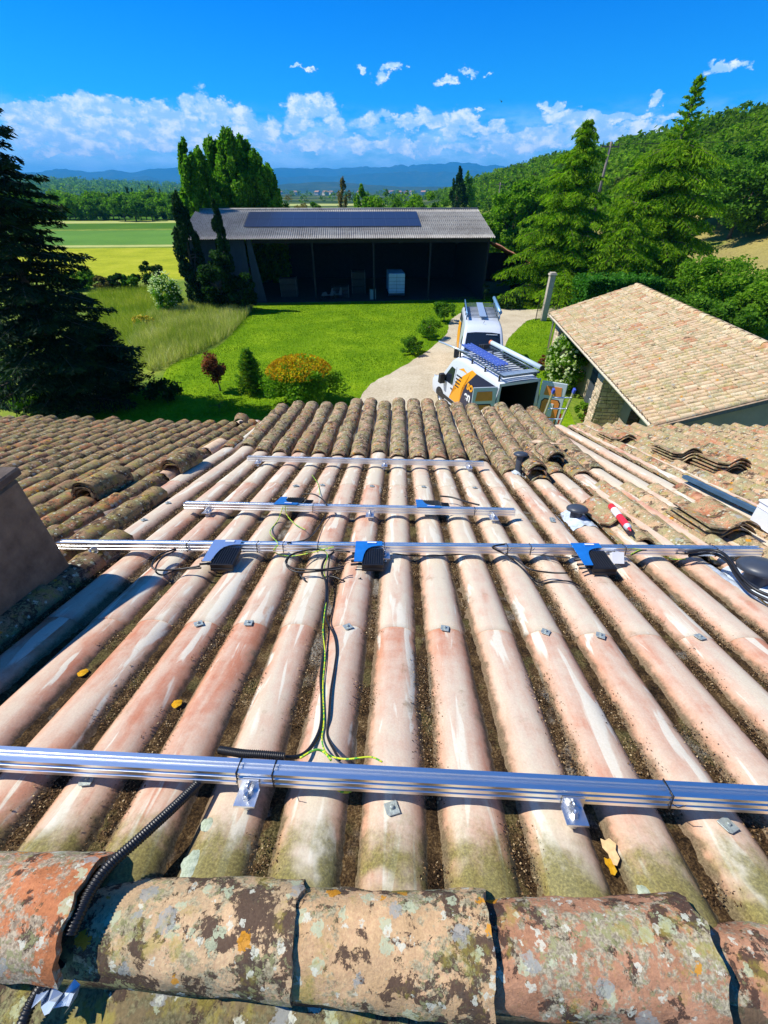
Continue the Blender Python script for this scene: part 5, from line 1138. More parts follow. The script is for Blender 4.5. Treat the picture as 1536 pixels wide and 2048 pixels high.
p = D0(292, 655); rt = broadleaf('broom_bush', 'low bush with yellow flowers in the meadow', p, .8, .7, .4, 900, .05, LF_BRIGHT, None, 'round', 64, clumps=12, cat='bush'); flowers(rt, 160, .75, .6, .4, .45, .05, M_petal_y, 6)
# right hand side
r = np.random.default_rng(77); N = 26000; C = np.stack([11.2 + 4.2 * r.random(N), 26.2 + 2.2 * r.random(N), 4.0 * r.random(N)], -1)
sh_ = (fbm(C[:, 0] * 1.3, C[:, 2] * 1.3 + C[:, 1], 5) - .5) * 1.0; C[:, 2] = np.where(r.random(N) < .6, 3.4 + sh_ + r.random(N) * .35, C[:, 2]); C[:, 1] = np.where(r.random(N) < .35, 26.2 + sh_ * .5, C[:, 1])
P = leaves(C, .085, r, asp=.7); rt = empty('hedge', (0, 0, 0)); tag(rt, 'dense laurel hedge between the gate pillar and the garage roof', 'hedge'); obj('crown', mesh_np('crown', P, quads(P), LF_HEDGE), rt)
m = MB(); [m.tube([(12 + i, 27.2, 0), (12.1 + i, 27.3, 3.0)], .05, 6) for i in range(4)]; m.obj('stems', M_bark, rt)
for i, (px, top, D, w_, lab, mt) in enumerate([(1085, 332, 62, 3.4, 'bright tree just left of the double spired cedar', LF_BRIGHT), (1040, 358, 58, 3.0, 'bright green tree right behind the end of the barn roof', LF_BRIGHT), (1128, 330, 70, 3.6, 'green tree behind the left cedar', LF_MID), (1002, 398, 66, 2.6, 'low bright tree touching the barn ridge end', LF_BRIGHT), (1030, 425, 60, 2.4, 'bright bush like tree over the lean-to roof', LF_BRIGHT), (1080, 425, 56, 2.6, 'leafy tree at the foot of the left cedar', LF_BRIGHT)]):
    p = at_y(px, top, D); z0 = float(terrain(p.x, D)); h_ = p.z - z0
    broadleaf('broadleaf_tree', lab, (p.x, D, z0), h_, w_, h_ * .48, 13000, .19, mt, 'leafy trees right of the barn', 'round', 70 + i, clumps=70, cl=.24)
for i, (px, py, D, h_, w_, lab, mt) in enumerate([(1452, 488, 58, 8.2, 5.8, 'large walnut tree with a forked trunk over the dry grass', LF_MID), (1560, 500, 52, 7.0, 4.2, 'walnut tree cut by the right edge', LF_MID), (1395, 470, 66, 8.5, 4.6, 'leafy tree right of the thin spired cedar', LF_MID)]):
    z0 = 2.6; p = at_y(px, py, D); z0 = float(terrain(p.x, D))
    broadleaf('walnut_tree', lab, (p.x, D, z0), h_, w_, h_ * .44, 24000, .17, mt, None, 'round', 80 + i, clumps=90, cl=.20, trunk_h=2.0, r0=.2)
for i, (px, top, D, w_, lab, mt) in enumerate([(1440, 508, 33, 2.3, 'bright green thicket bush right of the dry bank', LF_BRIGHT), (1500, 512, 32, 2.4, 'bright green thicket bush at the right edge', LF_BRIGHT), (1360, 592, 29, 2.0, 'dark bush just beyond the garage ridge', LF_MID), (1420, 600, 27, 1.9, 'dark bush below the bright thicket', LF_MID), (1478, 612, 25.5, 1.5, 'bush with thin stems beyond the garage ridge', LF_MID), (1330, 560, 34, 1.8, 'dark bush below the right cedar', LF_MID), (1530, 560, 29, 1.7, 'green bush cut by the right edge above the path', LF_BRIGHT)]):
    p = at_y(px, top, D); z0 = float(terrain(p.x, D)); h_ = max(1.2, p.z - z0)
    broadleaf('thicket_bush', lab, (p.x, D, z0), h_, w_, h_ * .5, 11000, .10, mt, 'bushes behind the garage', 'round', 90 + i, clumps=45, cl=.26, cat='bush')
# distant single trees over the barn ridge
for i, (px, top, D, w_, lab, mt, sh2) in enumerate([(848, 374, 84, 3.2, 'round bright green tree over the right part of the barn ridge', LF_BRIGHT, 'round'), (745, 388, 70, 2.6, 'pale flowering tree over the middle of the barn ridge', LF_BRIGHT, 'round'), (722, 376, 96, 1.9, 'narrow light green tree over the barn ridge', LF_BRIGHT, 'flame'),
        (686, 362, 88, 1.8, 'bronze leaved sparse tree over the barn ridge', LF_BROWN, 'flame'), (920, 338, 130, 2.4, 'left dark poplar of the far pair beyond the barn', LF_DARK, 'flame'), (938, 348, 132, 3.0, 'right poplar of the far pair beyond the barn', LF_POP, 'flame'),
        (585, 392, 90, 3.2, 'bronze green tree right of the poplars', LF_BROWN, 'round'), (800, 396, 92, 2.4, 'dark tree left of the round bright one', LF_MID, 'round'), (560, 400, 80, 2.6, 'dull green tree touching the rightmost poplar', LF_MID, 'round'), (882, 402, 95, 2.6, 'low green tree right of the round bright one', LF_MID, 'round'), (630, 402, 100, 2.6, 'low dull tree between the bronze ones', LF_MID, 'round')]):
    p = at_y(px, top, D); h_ = p.z
    broadleaf('distant_tree', lab, (p.x, D, 0), h_, w_, h_ * .47, 5000, .20 if mt is not LF_BROWN else .12, mt, None, sh2, 110 + i, clumps=40, cl=.28)
# belt of trees across the fields on the left
protos = []
for v in range(6):
    r = np.random.default_rng(200 + v); C, _ = crown_pts(2600, 3.6, 3.6, 3.0, r, 34, .30); C[:, 2] += 3.6; C[:, 2] = np.maximum(C[:, 2], .3); P = leaves(C, .34, r)
    protos.append(mesh_np('crown', P, quads(P), LF_BRIGHT if v in (1, 4) else (LF_MID if v % 2 else LF_FOREST)))
mt_ = MB(); mt_.tube([(0, 0, 0), (0, 0, 3.5)], [.22, .12], 6); TR = mt_.mesh('trunk', M_bark)
mt_ = MB(); 
r = np.random.default_rng(5)
xs = np.arange(-60, 400, 11)
for i, px in enumerate(xs):
    for row in range(2):
        D = (182 if row == 0 else 215) - px * .02 + r.normal(0, 5); base = ground_at(px + row * 5, 440 - px * .028 - row * 8)
        s = .74 + .30 * r.random() + .16 * row; x = ray(px + row * 5, 432).x / ray(px, 432).y * D
        root = empty('belt_tree', (x, D, 0)); root.scale = (s, s, s * (.85 + .3 * r.random())); root.rotation_euler.z = r.random() * 6
        tag(root, 'green tree in the belt of trees beyond the striped fields', 'tree', 'belt of trees beyond the fields')
        obj('crown', protos[int(r.integers(0, 6))], root); obj('trunk', TR, root)
# small spiky poplars above that belt
Pm = []
for v in range(2):
    r2 = np.random.default_rng(300 + v); C, _ = crown_pts(900, 1.6, 1.6, 7, r2, 26, .35, 'flame'); C[:, 2] += 7.4; P = leaves(C, .5, r2, up=.8); Pm.append(mesh_np('crown', P, quads(P), LF_DARK))
ORD = ['first', 'second', 'third', 'fourth', 'fifth', 'sixth', 'seventh', 'eighth', 'ninth', 'last']
for i, (px, top) in enumerate([(216, 385), (232, 380), (252, 372), (262, 376), (280, 382), (296, 371), (300, 374), (318, 378), (326, 384), (340, 386)]):
    D = 260; p = at_y(px, top, D); root = empty('distant_poplar', (p.x, D, 0)); s = p.z / 14.4; root.scale = (s * 1.2, s * 1.2, s); tag(root, ORD[i] + ' from the left of the dark pointed poplars over the tree belt', 'tree', 'dark pointed poplars over the belt'); obj('crown', Pm[i % 2], root); obj('trunk', TR, root)
# woods of the plain: one mass, made of real crowns
def wood_mass(name, xy, size, mat, leafn, leaf, seed, zoff=0.0):
    r = np.random.default_rng(seed); out = []
    for (x, y, s) in xy:
        z = float(terrain(x, y)); C, _ = crown_pts(leafn, s, s, s * .8, r, 14, .38); C = C + [x, y, z + s * .75 + zoff]; out.append(leaves(C, leaf * s, r))
    P = np.vstack(out); o = obj(name, mesh_np(name, P, quads(P), mat)); tag(o, kind='stuff'); return o
r = np.random.default_rng(8)
xy = []
for i in range(430):
    D = 280 + 1500 * r.random() ** 1.6; a = R(-44 + 88 * r.random())
    if fbm(np.float64(math.sin(a) * D / 90), np.float64(D / 160), 61, 3) < .45: continue
    xy.append((math.tan(a) * D, D, 2.4 + 3.0 * r.random() + D * .002))
wood_mass('plain_woods', xy, 5, LF_FOREST, 160, .16, 12)
xy = [(-420 - 900 * r.random(), 950 + 1500 * r.random(), 8 + 6 * r.random()) for _ in range(700)]
wood_mass('left_hill_woods', xy, 5, LF_FOREST, 110, .17, 16)
# forest on the hill
xy = []
for i in range(2300):
    y = 62 + 560 * r.random() ** 1.35; x = 34 + (96 + max(0, y - 200) * .15) * r.random()
    if x < 28 + y * .03 + 10 * (y < 75) or y < 70 and x < 60: continue
    if math.hypot(x - 42, y - 60) < 17: continue
    xy.append((x, y, 2.4 + 2.0 * r.random()))
near = [q for q in xy if q[1] < 150]; farr = [q for q in xy if q[1] >= 150]
wood_mass('hill_forest', near, 5, LF_FOREST, 620, .085, 13); wood_mass('far_hill_forest', farr, 5, LF_FOREST, 200, .15, 14)
LF_OAK = foliage_mat('oak_scrub', (0.05, 0.07, 0.012), (0.09, 0.12, 0.022), (0.16, 0.19, 0.035), .4, .6, .1)
xy = [(x, y, s * .9) for (x, y, s) in [(30 + 60 * r.random() * 1.0 + 8, 74 + 130 * r.random(), 2.2 + 1.3 * r.random()) for _ in range(260)] if x > 26 + y * .10]
wood_mass('scrub_forest', xy, 5, LF_OAK, 420, .10, 15)

# ---- mountains and hills far away
def ridge_range(name, prof, d0, depth, mat, seed, amp=.12):
    azs = []; hs = []
    for (px, py) in prof:
        a, e = azel(px, py); azs.append(a); hs.append(d0 * math.tan(e) + CAM_Z)
    A = np.linspace(azs[0], azs[-1], 420); H = np.interp(A, azs, hs); nr = 16; V = []
    q = np.linspace(-1, 1, nr)
    for j, s in enumerate(q):
        d = d0 + depth * s; sh = (1 - abs(s)) ** .8
        hh = H * sh * (1 + amp * (fbm(A * 60 + j * .35, A * 0 + j * .8, seed, 4) - .5) * 2) - 25 * (1 - sh)
        V.append(np.stack([np.sin(A) * d, np.cos(A) * d, hh], -1))
    V = np.vstack(V); n = len(A); i0 = np.arange(nr - 1)[:, None] * n; j0 = np.arange(n - 1)[None, :]
    F = np.stack([i0 + j0, i0 + j0 + 1, i0 + n + j0 + 1, i0 + n + j0], -1).reshape(-1, 4)
    o = obj(name, mesh_np(name, V, F, mat, smooth=True)); tag(o, kind='structure')
M_mtn = litter_mat('wooded_mountain', [(0.35, (0.015, 0.035, 0.012)), (0.5, (0.03, 0.06, 0.018)), (0.65, (0.07, 0.09, 0.035))], .012, bump=.3, bd=8)
ridge_range('mountains', [(-900, 352), (-300, 345), (0, 343), (75, 340), (130, 335), (185, 343), (225, 336), (262, 345), (300, 335), (350, 333), (450, 334), (550, 334), (650, 334), (740, 332), (835, 326), (885, 324), (925, 321), (960, 327), (1040, 329), (1150, 332), (1400, 340), (2400, 350)], 10200, 1700, M_mtn, 71)
ridge_range('mountains', [(-900, 366), (0, 356), (75, 352), (130, 354), (190, 353), (240, 356), (290, 350), (330, 357), (420, 356), (550, 352), (650, 350), (740, 345), (800, 340), (860, 342), (940, 340), (1040, 346), (1150, 352), (1400, 358), (2400, 362)], 8000, 900, M_mtn, 72)
ridge_range('wooded_hills', [(-900, 330), (0, 338), (60, 344), (110, 352), (150, 360), (190, 367), (240, 370), (300, 371), (400, 372), (560, 368), (600, 364), (660, 362), (720, 366), (800, 372), (900, 372), (1000, 371), (1400, 368), (2400, 360)], 3900, 700, M_mtn, 73, .08)
# villages of the plain: far away pale houses
M_hwall = simple('pale_house_wall', (.62, .55, .46), .9); M_hroof = simple('house_roof', (.42, .24, .16), .9)
hm = MB(); hm.box(-5, 5, -4, 4, 0, 5); HB = hm.mesh('wall', M_hwall); hm = MB(); hm.prism([(-5.4, 5.0), (5.4, 5.0), (0, 7.2)], 'y', -4.4, 4.4); HR = hm.mesh('roof', M_hroof)
r = np.random.default_rng(17)
for i in range(70):
    c = [(-560, 1900), (300, 2300), (-100, 1500), (420, 1700), (-900, 2400), (620, 2900)][i % 6]; x = c[0] + r.normal(0, 150); y = c[1] + r.normal(0, 90)
    root = empty('village_house', (x, y, float(terrain(x, y)) - .4), r.random() * 3); root.scale = (1.5,) * 3; tag(root, 'tiny pale village house far out on the plain', 'house', 'village houses on the plain'); obj('wall', HB, root); obj('roof', HR, root)

# ---- air
hz = MB(); hz.box(-13800, 13800, -13800, 13800, -40, 480)
m = bpy.data.materials.new('haze'); m.use_nodes = True; t = m.node_tree; t.nodes.clear(); oo = t.nodes.new('ShaderNodeOutputMaterial'); pv = t.nodes.new('ShaderNodeVolumePrincipled')
pv.inputs['Color'].default_value = (0.05, 0.46, 1.0, 1); pv.inputs['Density'].default_value = 1.25e-4; pv.inputs['Anisotropy'].default_value = 0.0
t.links.new(pv.outputs[0], oo.inputs['Volume'])
HAZE = hz.obj('haze', m); tag(HAZE, kind='stuff')

# ================================================================== barn
BA = R(4.0)
Bo = Vector((-16.1, 40.1, 0))                      # left end of the eave line, on the ground
MBn = Matrix.Translation(Bo) @ Matrix.Rotation(BA, 4, 'Z')
BL, EZ, RZ, RD = 25.1, 4.80, 6.45, 6.6            # length, eave height, ridge height, depth to the ridge
barn = empty('barn', M=MBn); tag(barn, 'long open fronted barn with a grey corrugated roof', 'barn')
M_corr = litter_mat('grey_fibre_cement', [(0.3, (0.13, 0.12, 0.105)), (0.45, (0.30, 0.28, 0.25)), (0.6, (0.45, 0.43, 0.39)), (0.75, (0.56, 0.54, 0.49))], 5.0, bump=.4, bd=.01)
def corr(name, x0, x1, y0, z0, y1, z1, pitch, amp, mat, parent, nrow=7, seg=6):
    nu = int((x1 - x0) / pitch * seg) + 1; u = np.linspace(x0, x1, nu); V = []; 
    for j in range(nrow):
        for e in (0, 1):
            s = (j + e) / nrow; y = y0 + (y1 - y0) * s; z = z0 + (z1 - z0) * s + (.0 if e else .03) + amp * np.cos(2 * np.pi * u / pitch)
            V.append(np.stack([u + 0 * u, np.full(nu, y), z + .02 * fbm(u * .4, u * 0 + s * 3, 9)], -1))
    V = np.vstack(V); F = np.array([[r * nu + c, r * nu + c + 1, (r + 1) * nu + c + 1, (r + 1) * nu + c] for r in range(2 * nrow - 1) for c in range(nu - 1)])
    return obj(name, mesh_np(name, V, F, mat, smooth=True), parent, None)
SL = (RZ - EZ) / RD
corr('roof', -.2, BL + .2, -.35, EZ - .35 * SL, RD, RZ, .177, .042, M_corr, barn)
corr('back_roof', -.2, BL + .2, RD * 2 + .35, EZ - .35 * SL, RD + .002, RZ - .004, .177, .042, M_corr, barn, 3, 4)
m = MB(); m.tube([(-.2, RD, RZ + .05), (BL + .2, RD, RZ + .05)], .085, 8); m.obj('ridge_cap', M_corr, barn)
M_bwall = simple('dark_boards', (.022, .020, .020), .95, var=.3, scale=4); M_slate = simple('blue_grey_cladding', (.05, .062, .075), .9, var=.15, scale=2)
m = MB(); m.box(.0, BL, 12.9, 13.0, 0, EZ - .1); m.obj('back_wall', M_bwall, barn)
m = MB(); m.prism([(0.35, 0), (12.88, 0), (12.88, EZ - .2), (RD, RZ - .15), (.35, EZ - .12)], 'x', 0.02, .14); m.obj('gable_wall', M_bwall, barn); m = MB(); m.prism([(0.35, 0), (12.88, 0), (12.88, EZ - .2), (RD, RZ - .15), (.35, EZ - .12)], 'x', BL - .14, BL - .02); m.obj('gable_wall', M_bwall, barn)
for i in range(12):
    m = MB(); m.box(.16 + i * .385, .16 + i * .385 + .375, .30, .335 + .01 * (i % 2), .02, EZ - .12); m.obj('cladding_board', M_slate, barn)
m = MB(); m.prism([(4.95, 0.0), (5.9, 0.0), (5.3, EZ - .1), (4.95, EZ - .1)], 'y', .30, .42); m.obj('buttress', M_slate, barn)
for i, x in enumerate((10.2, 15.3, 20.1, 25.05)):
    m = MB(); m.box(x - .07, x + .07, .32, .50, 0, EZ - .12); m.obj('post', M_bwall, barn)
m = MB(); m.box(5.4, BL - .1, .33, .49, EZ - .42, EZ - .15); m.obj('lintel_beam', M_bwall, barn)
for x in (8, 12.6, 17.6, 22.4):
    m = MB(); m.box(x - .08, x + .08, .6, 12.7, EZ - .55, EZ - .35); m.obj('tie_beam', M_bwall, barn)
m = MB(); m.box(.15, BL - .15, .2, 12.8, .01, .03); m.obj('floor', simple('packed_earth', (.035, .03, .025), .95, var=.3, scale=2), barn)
# solar array on the barn
def on_barn(px, py):
    d = ray(px, py); Mi = MBn.inverted(); o_ = Mi @ CAMP; dd = Mi.to_3x3() @ d
    n = Vector((0, -SL, 1)); s = ((Vector((0, 0, EZ)) - o_).dot(n)) / dd.dot(n); return o_ + dd * s
a = on_barn(488, 456.5); b_ = on_barn(842, 453.5); c_ = on_barn(491, 427); d_ = on_barn(838, 423.5)
arr = empty('solar_array', M=MBn @ Matrix.Translation((a.x, a.y, a.z)) @ Matrix.Rotation(math.atan(SL), 4, 'X')); tag(arr, 'two rows of dark blue solar panels on the barn roof', 'solar panels')
AL = b_.x - a.x; AH = (c_.y - a.y) / math.cos(math.atan(SL)); NC = 15
def pv_mat():
    m, t, b, o = new_mat('solar_cells'); g = G(t); c = g.tex(); x, y, z = g.sep(c)[:3]
    l1 = g.m('GREATER_THAN', g.m('ABSOLUTE', g.m('SUBTRACT', g.m('FRACT', g.m('MULTIPLY', x, 6.0)), .5)), .47); l2 = g.m('GREATER_THAN', g.m('ABSOLUTE', g.m('SUBTRACT', g.m('FRACT', g.m('MULTIPLY', y, 6.0)), .5)), .47)
    t.links.new(g.mix(g.m('MAXIMUM', l1, l2), (.020, .032, .075), (.06, .075, .12)), b.inputs['Base Color']); b.inputs['Roughness'].default_value = .30; b.inputs['Specular IOR Level'].default_value = .3; return m
M_pv = pv_mat(); pw = AL / NC; ph = AH / 2
m = MB(); m.box(.012, pw - .012, .012, ph - .012, .105, .118); PMs = m.mesh('solar_panel', M_pv)
m = MB(); q = .012
for (x0, x1, y0, y1) in [(0.004, pw - .004, .004, q), (.004, pw - .004, ph - q, ph - .004), (.004, q, q, ph - q), (pw - q, pw - .004, q, ph - q)]: m.box(x0, x1, y0, y1, .095, .121)
PFs = m.mesh('frame', simple('panel_frame', (.10, .12, .18), .4, .3))
for j in range(2):
    for i in range(NC):
        o = obj('solar_panel', PMs, arr); o.location = (i * pw, j * (ph + .03), 0); f = obj('frame', PFs, o)
# barn contents
def crate_stack(name, label, x, y, w_, d_, h_, mat, cat, slats=3):
    root = empty(name, M=MBn @ Matrix.Translation((x, y, .03))); tag(root, label, cat)
    m = MB()
    for i in range(slats): z0 = h_ * i / slats; m.box(-w_ / 2, w_ / 2, -d_ / 2, d_ / 2, z0 + .01, z0 + h_ / slats - .04)
    m.obj('body', mat, root, None, bevel=.01)
    for sx in (-1, 1):
        for sy in (-1, 1): m = MB(); m.box(sx * w_ / 2 - .03 if sx < 0 else w_ / 2 - .01, sx * w_ / 2 + .01 if sx < 0 else w_ / 2 + .03, sy * (d_ / 2 + .005) - .02, sy * (d_ / 2 + .005) + .02, 0, h_ + .02); m.obj('corner_post', M_wood, root)
    return root
def tosep(px, py, Y0=1.6):
    p = MBn.inverted() @ at_y(px, py, 41 + Y0); return p
p = tosep(790, 562, 3)
van_w = simple('pale_blue_white_panel', (.34, .50, .60), .5, var=.08, scale=3)
root = empty('parked_trailer', M=MBn @ Matrix.Translation((p.x, 1.0, .03))); tag(root, 'pale blue box trailer seen from behind inside the dark barn', 'trailer')
m = MB(); m.box(-.72, .72, 0, 2.6, .42, 2.0); m.obj('body', van_w, root, None, bevel=.04)
m = MB(); [m.box(-.70, .70, -.015, -.003, .55 + i * .28, .55 + i * .28 + .02) for i in range(5)]; m.box(-.01, .01, -.015, -.003, .5, 1.95); m.obj('door_lines', M_vent, root)
m = MB(); m.box(-.75, .75, -.08, -.02, .28, .42); m.obj('bumper', M_slate, root)
for s in (-1, 1): m = MB(); m.lathe([(0, -.1), (.2, -.1), (.3, -.08), (.3, .08), (.2, .1), (0, .1)], seg=18, M=Matrix.Translation((s * .66, 1.4, .30)) @ Matrix.Rotation(R(90), 4, 'Y')); m.obj('wheel', M_blackp, root)
crate_stack('wooden_crate', 'brown wooden crate at the left inside the barn', 7.6, 3.0, 1.4, 1.0, 1.5, simple('crate_wood', (.10, .07, .045), .9, var=.2), 'crate')
crate_stack('pallet_stack', 'low stack of pallets in the middle of the barn', 12.4, 2.2, 1.3, 1.0, .9, simple('dark_pallet', (.06, .05, .04), .9), 'pallets')
crate_stack('wooden_crate', 'second crate behind the pallets in the barn', 14.0, 4.2, 1.2, 1.2, 1.8, simple('crate_wood_dark', (.07, .05, .03), .9, var=.2), 'crate')
crate_stack('storage_box', 'small green white box beside the trailer', 15.2, 1.0, .5, .5, .8, simple('pale_green_box', (.35, .42, .34), .7), 'box', 1)
crate_stack('workbench', 'long low green bench under the lean-to', 26.6, 3.2, 3.2, .8, 1.0, simple('green_bench', (.06, .14, .12), .8, var=.2), 'bench', 1)
for i, (px, nm, lab) in enumerate([(655, 'motor_scooter', 'grey and white scooter parked in the dark barn'), (672, 'garden_mower', 'pale garden mower beside the scooter in the barn')]):
    p = tosep(px, 575, 1); root = empty(nm, M=MBn @ Matrix.Translation((p.x, 1.1 + i * .3, .03))); tag(root, lab, nm.split('_')[1])
    for sx in (-.45, .45): m = MB(); m.lathe([(.12, -.05), (.22, -.05), (.24, 0), (.22, .05), (.12, .05)], seg=16, M=Matrix.Translation((sx, 0, .24)) @ Matrix.Rotation(R(90), 4, 'X')); m.obj('wheel', M_blackp, root)
    m = MB(); m.prism([(-.6, .3), (-.5, .55), (-.15, .62), (-.05, .4), (.2, .38), (.36, .9), (.48, .86), (.5, .3)], 'y', -.14, .14); m.obj('body', simple('grey_paint', (.10, .11, .12), .4), root, None, bevel=.03)
    m = MB(); m.tube([(.38, -.3, 1.0), (.36, 0, 1.04), (.38, .3, 1.0)], .02, 6); m.tube([(.36, 0, .8), (.36, 0, 1.04)], .025, 6); m.obj('handlebar', M_blackp, root)

# lean-to with a red tiled roof at the right end of the barn
lt = empty('lean_to', M=MBn @ Matrix.Translation((BL + .25, 0, 0))); tag(lt, 'dark open lean-to with a red tiled roof right of the barn', 'lean-to')
M_redtile = tile_mat('red_tile', [(.52, .22, .15), (.56, .30, .22), (.60, .36, .27)], dark=.15, crust=.3, disc=.1, orange=.0, k=.4)
V = []; nx_ = 60
for j in range(8):
    for i in range(nx_): 
        x = 0.0 + 3.7 * j / 7; y = -.6 + 7.0 * i / (nx_ - 1); V.append((x, y, 4.35 - .45 * x + .04 * math.cos(2 * math.pi * y / .24) + (.05 if j % 2 else 0)))
mm_ = MB(); mm_.add(V, [(j * nx_ + i, j * nx_ + i + 1, (j + 1) * nx_ + i + 1, (j + 1) * nx_ + i) for j in range(7) for i in range(nx_ - 1)], 0, True); mm_.obj('roof', M_redtile, lt)
m = MB(); m.box(0, 3.6, 6.3, 6.4, 0, 3.0); m.obj('back_wall', M_bwall, lt); m = MB(); m.box(3.5, 3.6, -.2, 6.3, 0, 2.72); m.obj('side_wall', M_bwall, lt)
for x in (3.4,): m = MB(); m.box(x - .08, x + .08, -.35, -.2, 0, 2.7); m.obj('post', M_wood, lt)

# ================================================================== garage with the cream tile roof
Ga = Vector((8.52, 23.35, 0)); Gb = Vector((7.20, 10.3, 0))
gy = (Gb - Ga); GLn = gy.length; gyaw = math.atan2(gy.y, gy.x)
# local frame: +x along the eave from far to near, +y towards the ridge (away from the drive)
MG = Matrix.Translation(Ga) @ Matrix.Rotation(gyaw, 4, 'Z')
gar = empty('garage', M=MG); tag(gar, 'stone and render garage with a pale cream tiled roof', 'garage')
GE, GS, GW = 2.80, 1.34 / 3.7, 3.68
gang = math.atan(GS)
Msl = Matrix.Translation((0, 0, GE)) @ Matrix.Rotation(gang, 4, 'X')
m = MB(); m.box(0, GLn, 0.0, GW / math.cos(gang), -.10, -.02, 0, Msl); m.obj('roof_deck', M_wood, gar)
m = MB(); M2s = Matrix.Translation((0, 2 * GW, GE)) @ Matrix.Rotation(-gang, 4, 'X'); m.box(0, GLn, -GW / math.cos(gang) + .03, 0.0, -.10, .06, 0, M2s); m.obj('far_slope', M_tile_cream, gar)
SLn = GW / math.cos(gang); gp = .205; gx = .335
ncol = int(GLn / gp); nrow = int(SLn / gx) + 1
cm = [canal_mesh('tile', .42, .190, .150, .076, .064, .014, M_tile_cream, seg=6, rows=1, seed=70 + i, warp=.008) for i in range(5)]
items = []
for c in range(ncol + 1):
    for r_ in range(nrow):
        x = c * gp + .05; y = -.10 + r_ * gx + random.uniform(-.012, .012)
        if y > SLn - .2: continue
        L = Msl @ Matrix.Translation((x + random.uniform(-.006, .006), y, .012 + r_ * .0)) @ Matrix.Rotation(random.uniform(-.02, .02), 4, 'Z') @ Matrix.Rotation(-.035, 4, 'X') @ Matrix.Translation((0, 0, .016))
        W = MG @ L; dd = (W.translation - CAMP).length; items.append((dd, random.choice(cm), W))
items.sort(key=lambda a: a[0])
for dd, me, W in items[:300]: obj('tile', me, gar, W)
o = obj('far_tiles', join_mesh('far_tiles', [(a[1], a[2]) for a in items[300:]], [M_tile_cream], MG.inverted()), gar); tag(o, kind='stuff')
M_gunder = simple('valley_tile_brown', (.30, .22, .15), .95, var=.3, scale=10)  # brown tile colour seen between the cream cover tiles
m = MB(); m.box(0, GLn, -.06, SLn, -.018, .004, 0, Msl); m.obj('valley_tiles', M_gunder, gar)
rgm = canal_mesh('ridge_tile', .50, .24, .28, .11, .125, .016, M_tile_cream, seg=8, rows=2, seed=90, warp=.01)
for i in range(int(GLn / .42) + 1):
    W = MG @ Matrix.Translation((i * .42, GW - .0, GE + GW * GS + .0)) @ Matrix.Rotation(R(-90), 4, 'Z') @ Matrix.Rotation(.03, 4, 'X'); obj('ridge_tile', rgm, gar, W)
# walls: far gable, near gable, recessed bay wall, pillars
m = MB(); m.box(.35, GLn - .3, 1.25, 1.45, 0, GE + .28); m.obj('bay_wall', M_wall, gar)
m = MB(); m.prism([(0.3, 0), (7.9, 0), (7.9, GE), (GW, GE + GW * GS - .12), (.3, GE)], 'x', .15, .35); m.obj('gable_wall', M_wall, gar); m = MB(); m.prism([(0.3, 0), (7.9, 0), (7.9, GE), (GW, GE + GW * GS - .12), (.3, GE)], 'x', GLn - .4, GLn - .2); m.obj('gable_wall', M_wall, gar)
m = MB(); m.box(.35, GLn - .4, 7.7, 7.9, 0, GE); m.obj('rear_wall', M_wall, gar)
M_stone = tile_mat('rough_stone', [(.60, .50, .36), (.54, .44, .31), (.64, .55, .42), (.50, .42, .31)], dark=.1, crust=.3, disc=.2, orange=.0, k=.6)
rr = random.Random(3)
for q, xx in enumerate((.35, 7.5, 12.4)):
    pil = empty('pillar', M=MG @ Matrix.Translation((xx, .30, 0))); pil.parent = gar; pil.matrix_parent_inverse = MG.inverted()
    m = MB(); m.box(.03, .62, .03, .95, 0, GE - .12); m.obj('core', M_wall, pil)
    z = .0; 
    while z < GE - .2:
        hh = rr.uniform(.12, .20); x = 0
        while x < .63:
            ww = min(.66 - x, rr.uniform(.16, .32)); m = MB(); m.box(x + .006, x + ww - .008, -.02 + rr.uniform(-.015, .015), .05, z + .006, z + hh - .008)
            m.obj('stone', M_stone, pil, None, bevel=.014); x += ww
        y = 0.05
        while y < .95:
            ww = rr.uniform(.18, .34)
            for (xa, xb) in ((-.02 + rr.uniform(-.01, .012), .04), (.61, .655 + rr.uniform(-.01, .012))):
                m = MB(); m.box(xa, xb, y + .006, min(.98, y + ww) - .008, z + .006, z + hh - .008); m.obj('stone', M_stone, pil, None, bevel=.014)
            y += ww
        z += hh
m = MB(); m.box(0.0, GLn, .10, .28, GE - .24, GE - .08); m.obj('wall_plate', M_wood, gar)
m = MB(); K = 8; ga = [(.075 * math.cos(math.pi + math.pi * i / K) - .10, .075 * math.sin(math.pi + math.pi * i / K) + GE - .02) for i in range(K + 1)]; gb = [(p_[0] * 1.0 + (.004 if i < K / 2 else -.004), p_[1] + .005) for i, p_ in enumerate(ga)][::-1]
m.prism(ga + gb, 'x', -.05, GLn + .05); m.obj('gutter', simple('beige_gutter', (.62, .56, .45), .5), gar)
m = MB(); m.tube([(.12, -.10, GE - .08), (.12, .16, GE - .35), (.12, .20, .05)], .045, 10); m.obj('downpipe', simple('beige_pipe', (.66, .60, .46), .5), gar)
m = MB(); m.box(4.4, 6.4, 1.19, 1.245, .02, 2.15); gd = m.obj('garage_door', M_slate, gar); m = MB(); [m.box(4.4, 6.4, 1.17, 1.188, .35 + i * .35, .37 + i * .35) for i in range(5)]; m.obj('door_rib', M_vent, gd)
m = MB(); m.box(9.0, 9.7, 1.19, 1.245, .95, 1.9); m.obj('window', simple('dark_glass', (.01, .012, .015), .1), gar)
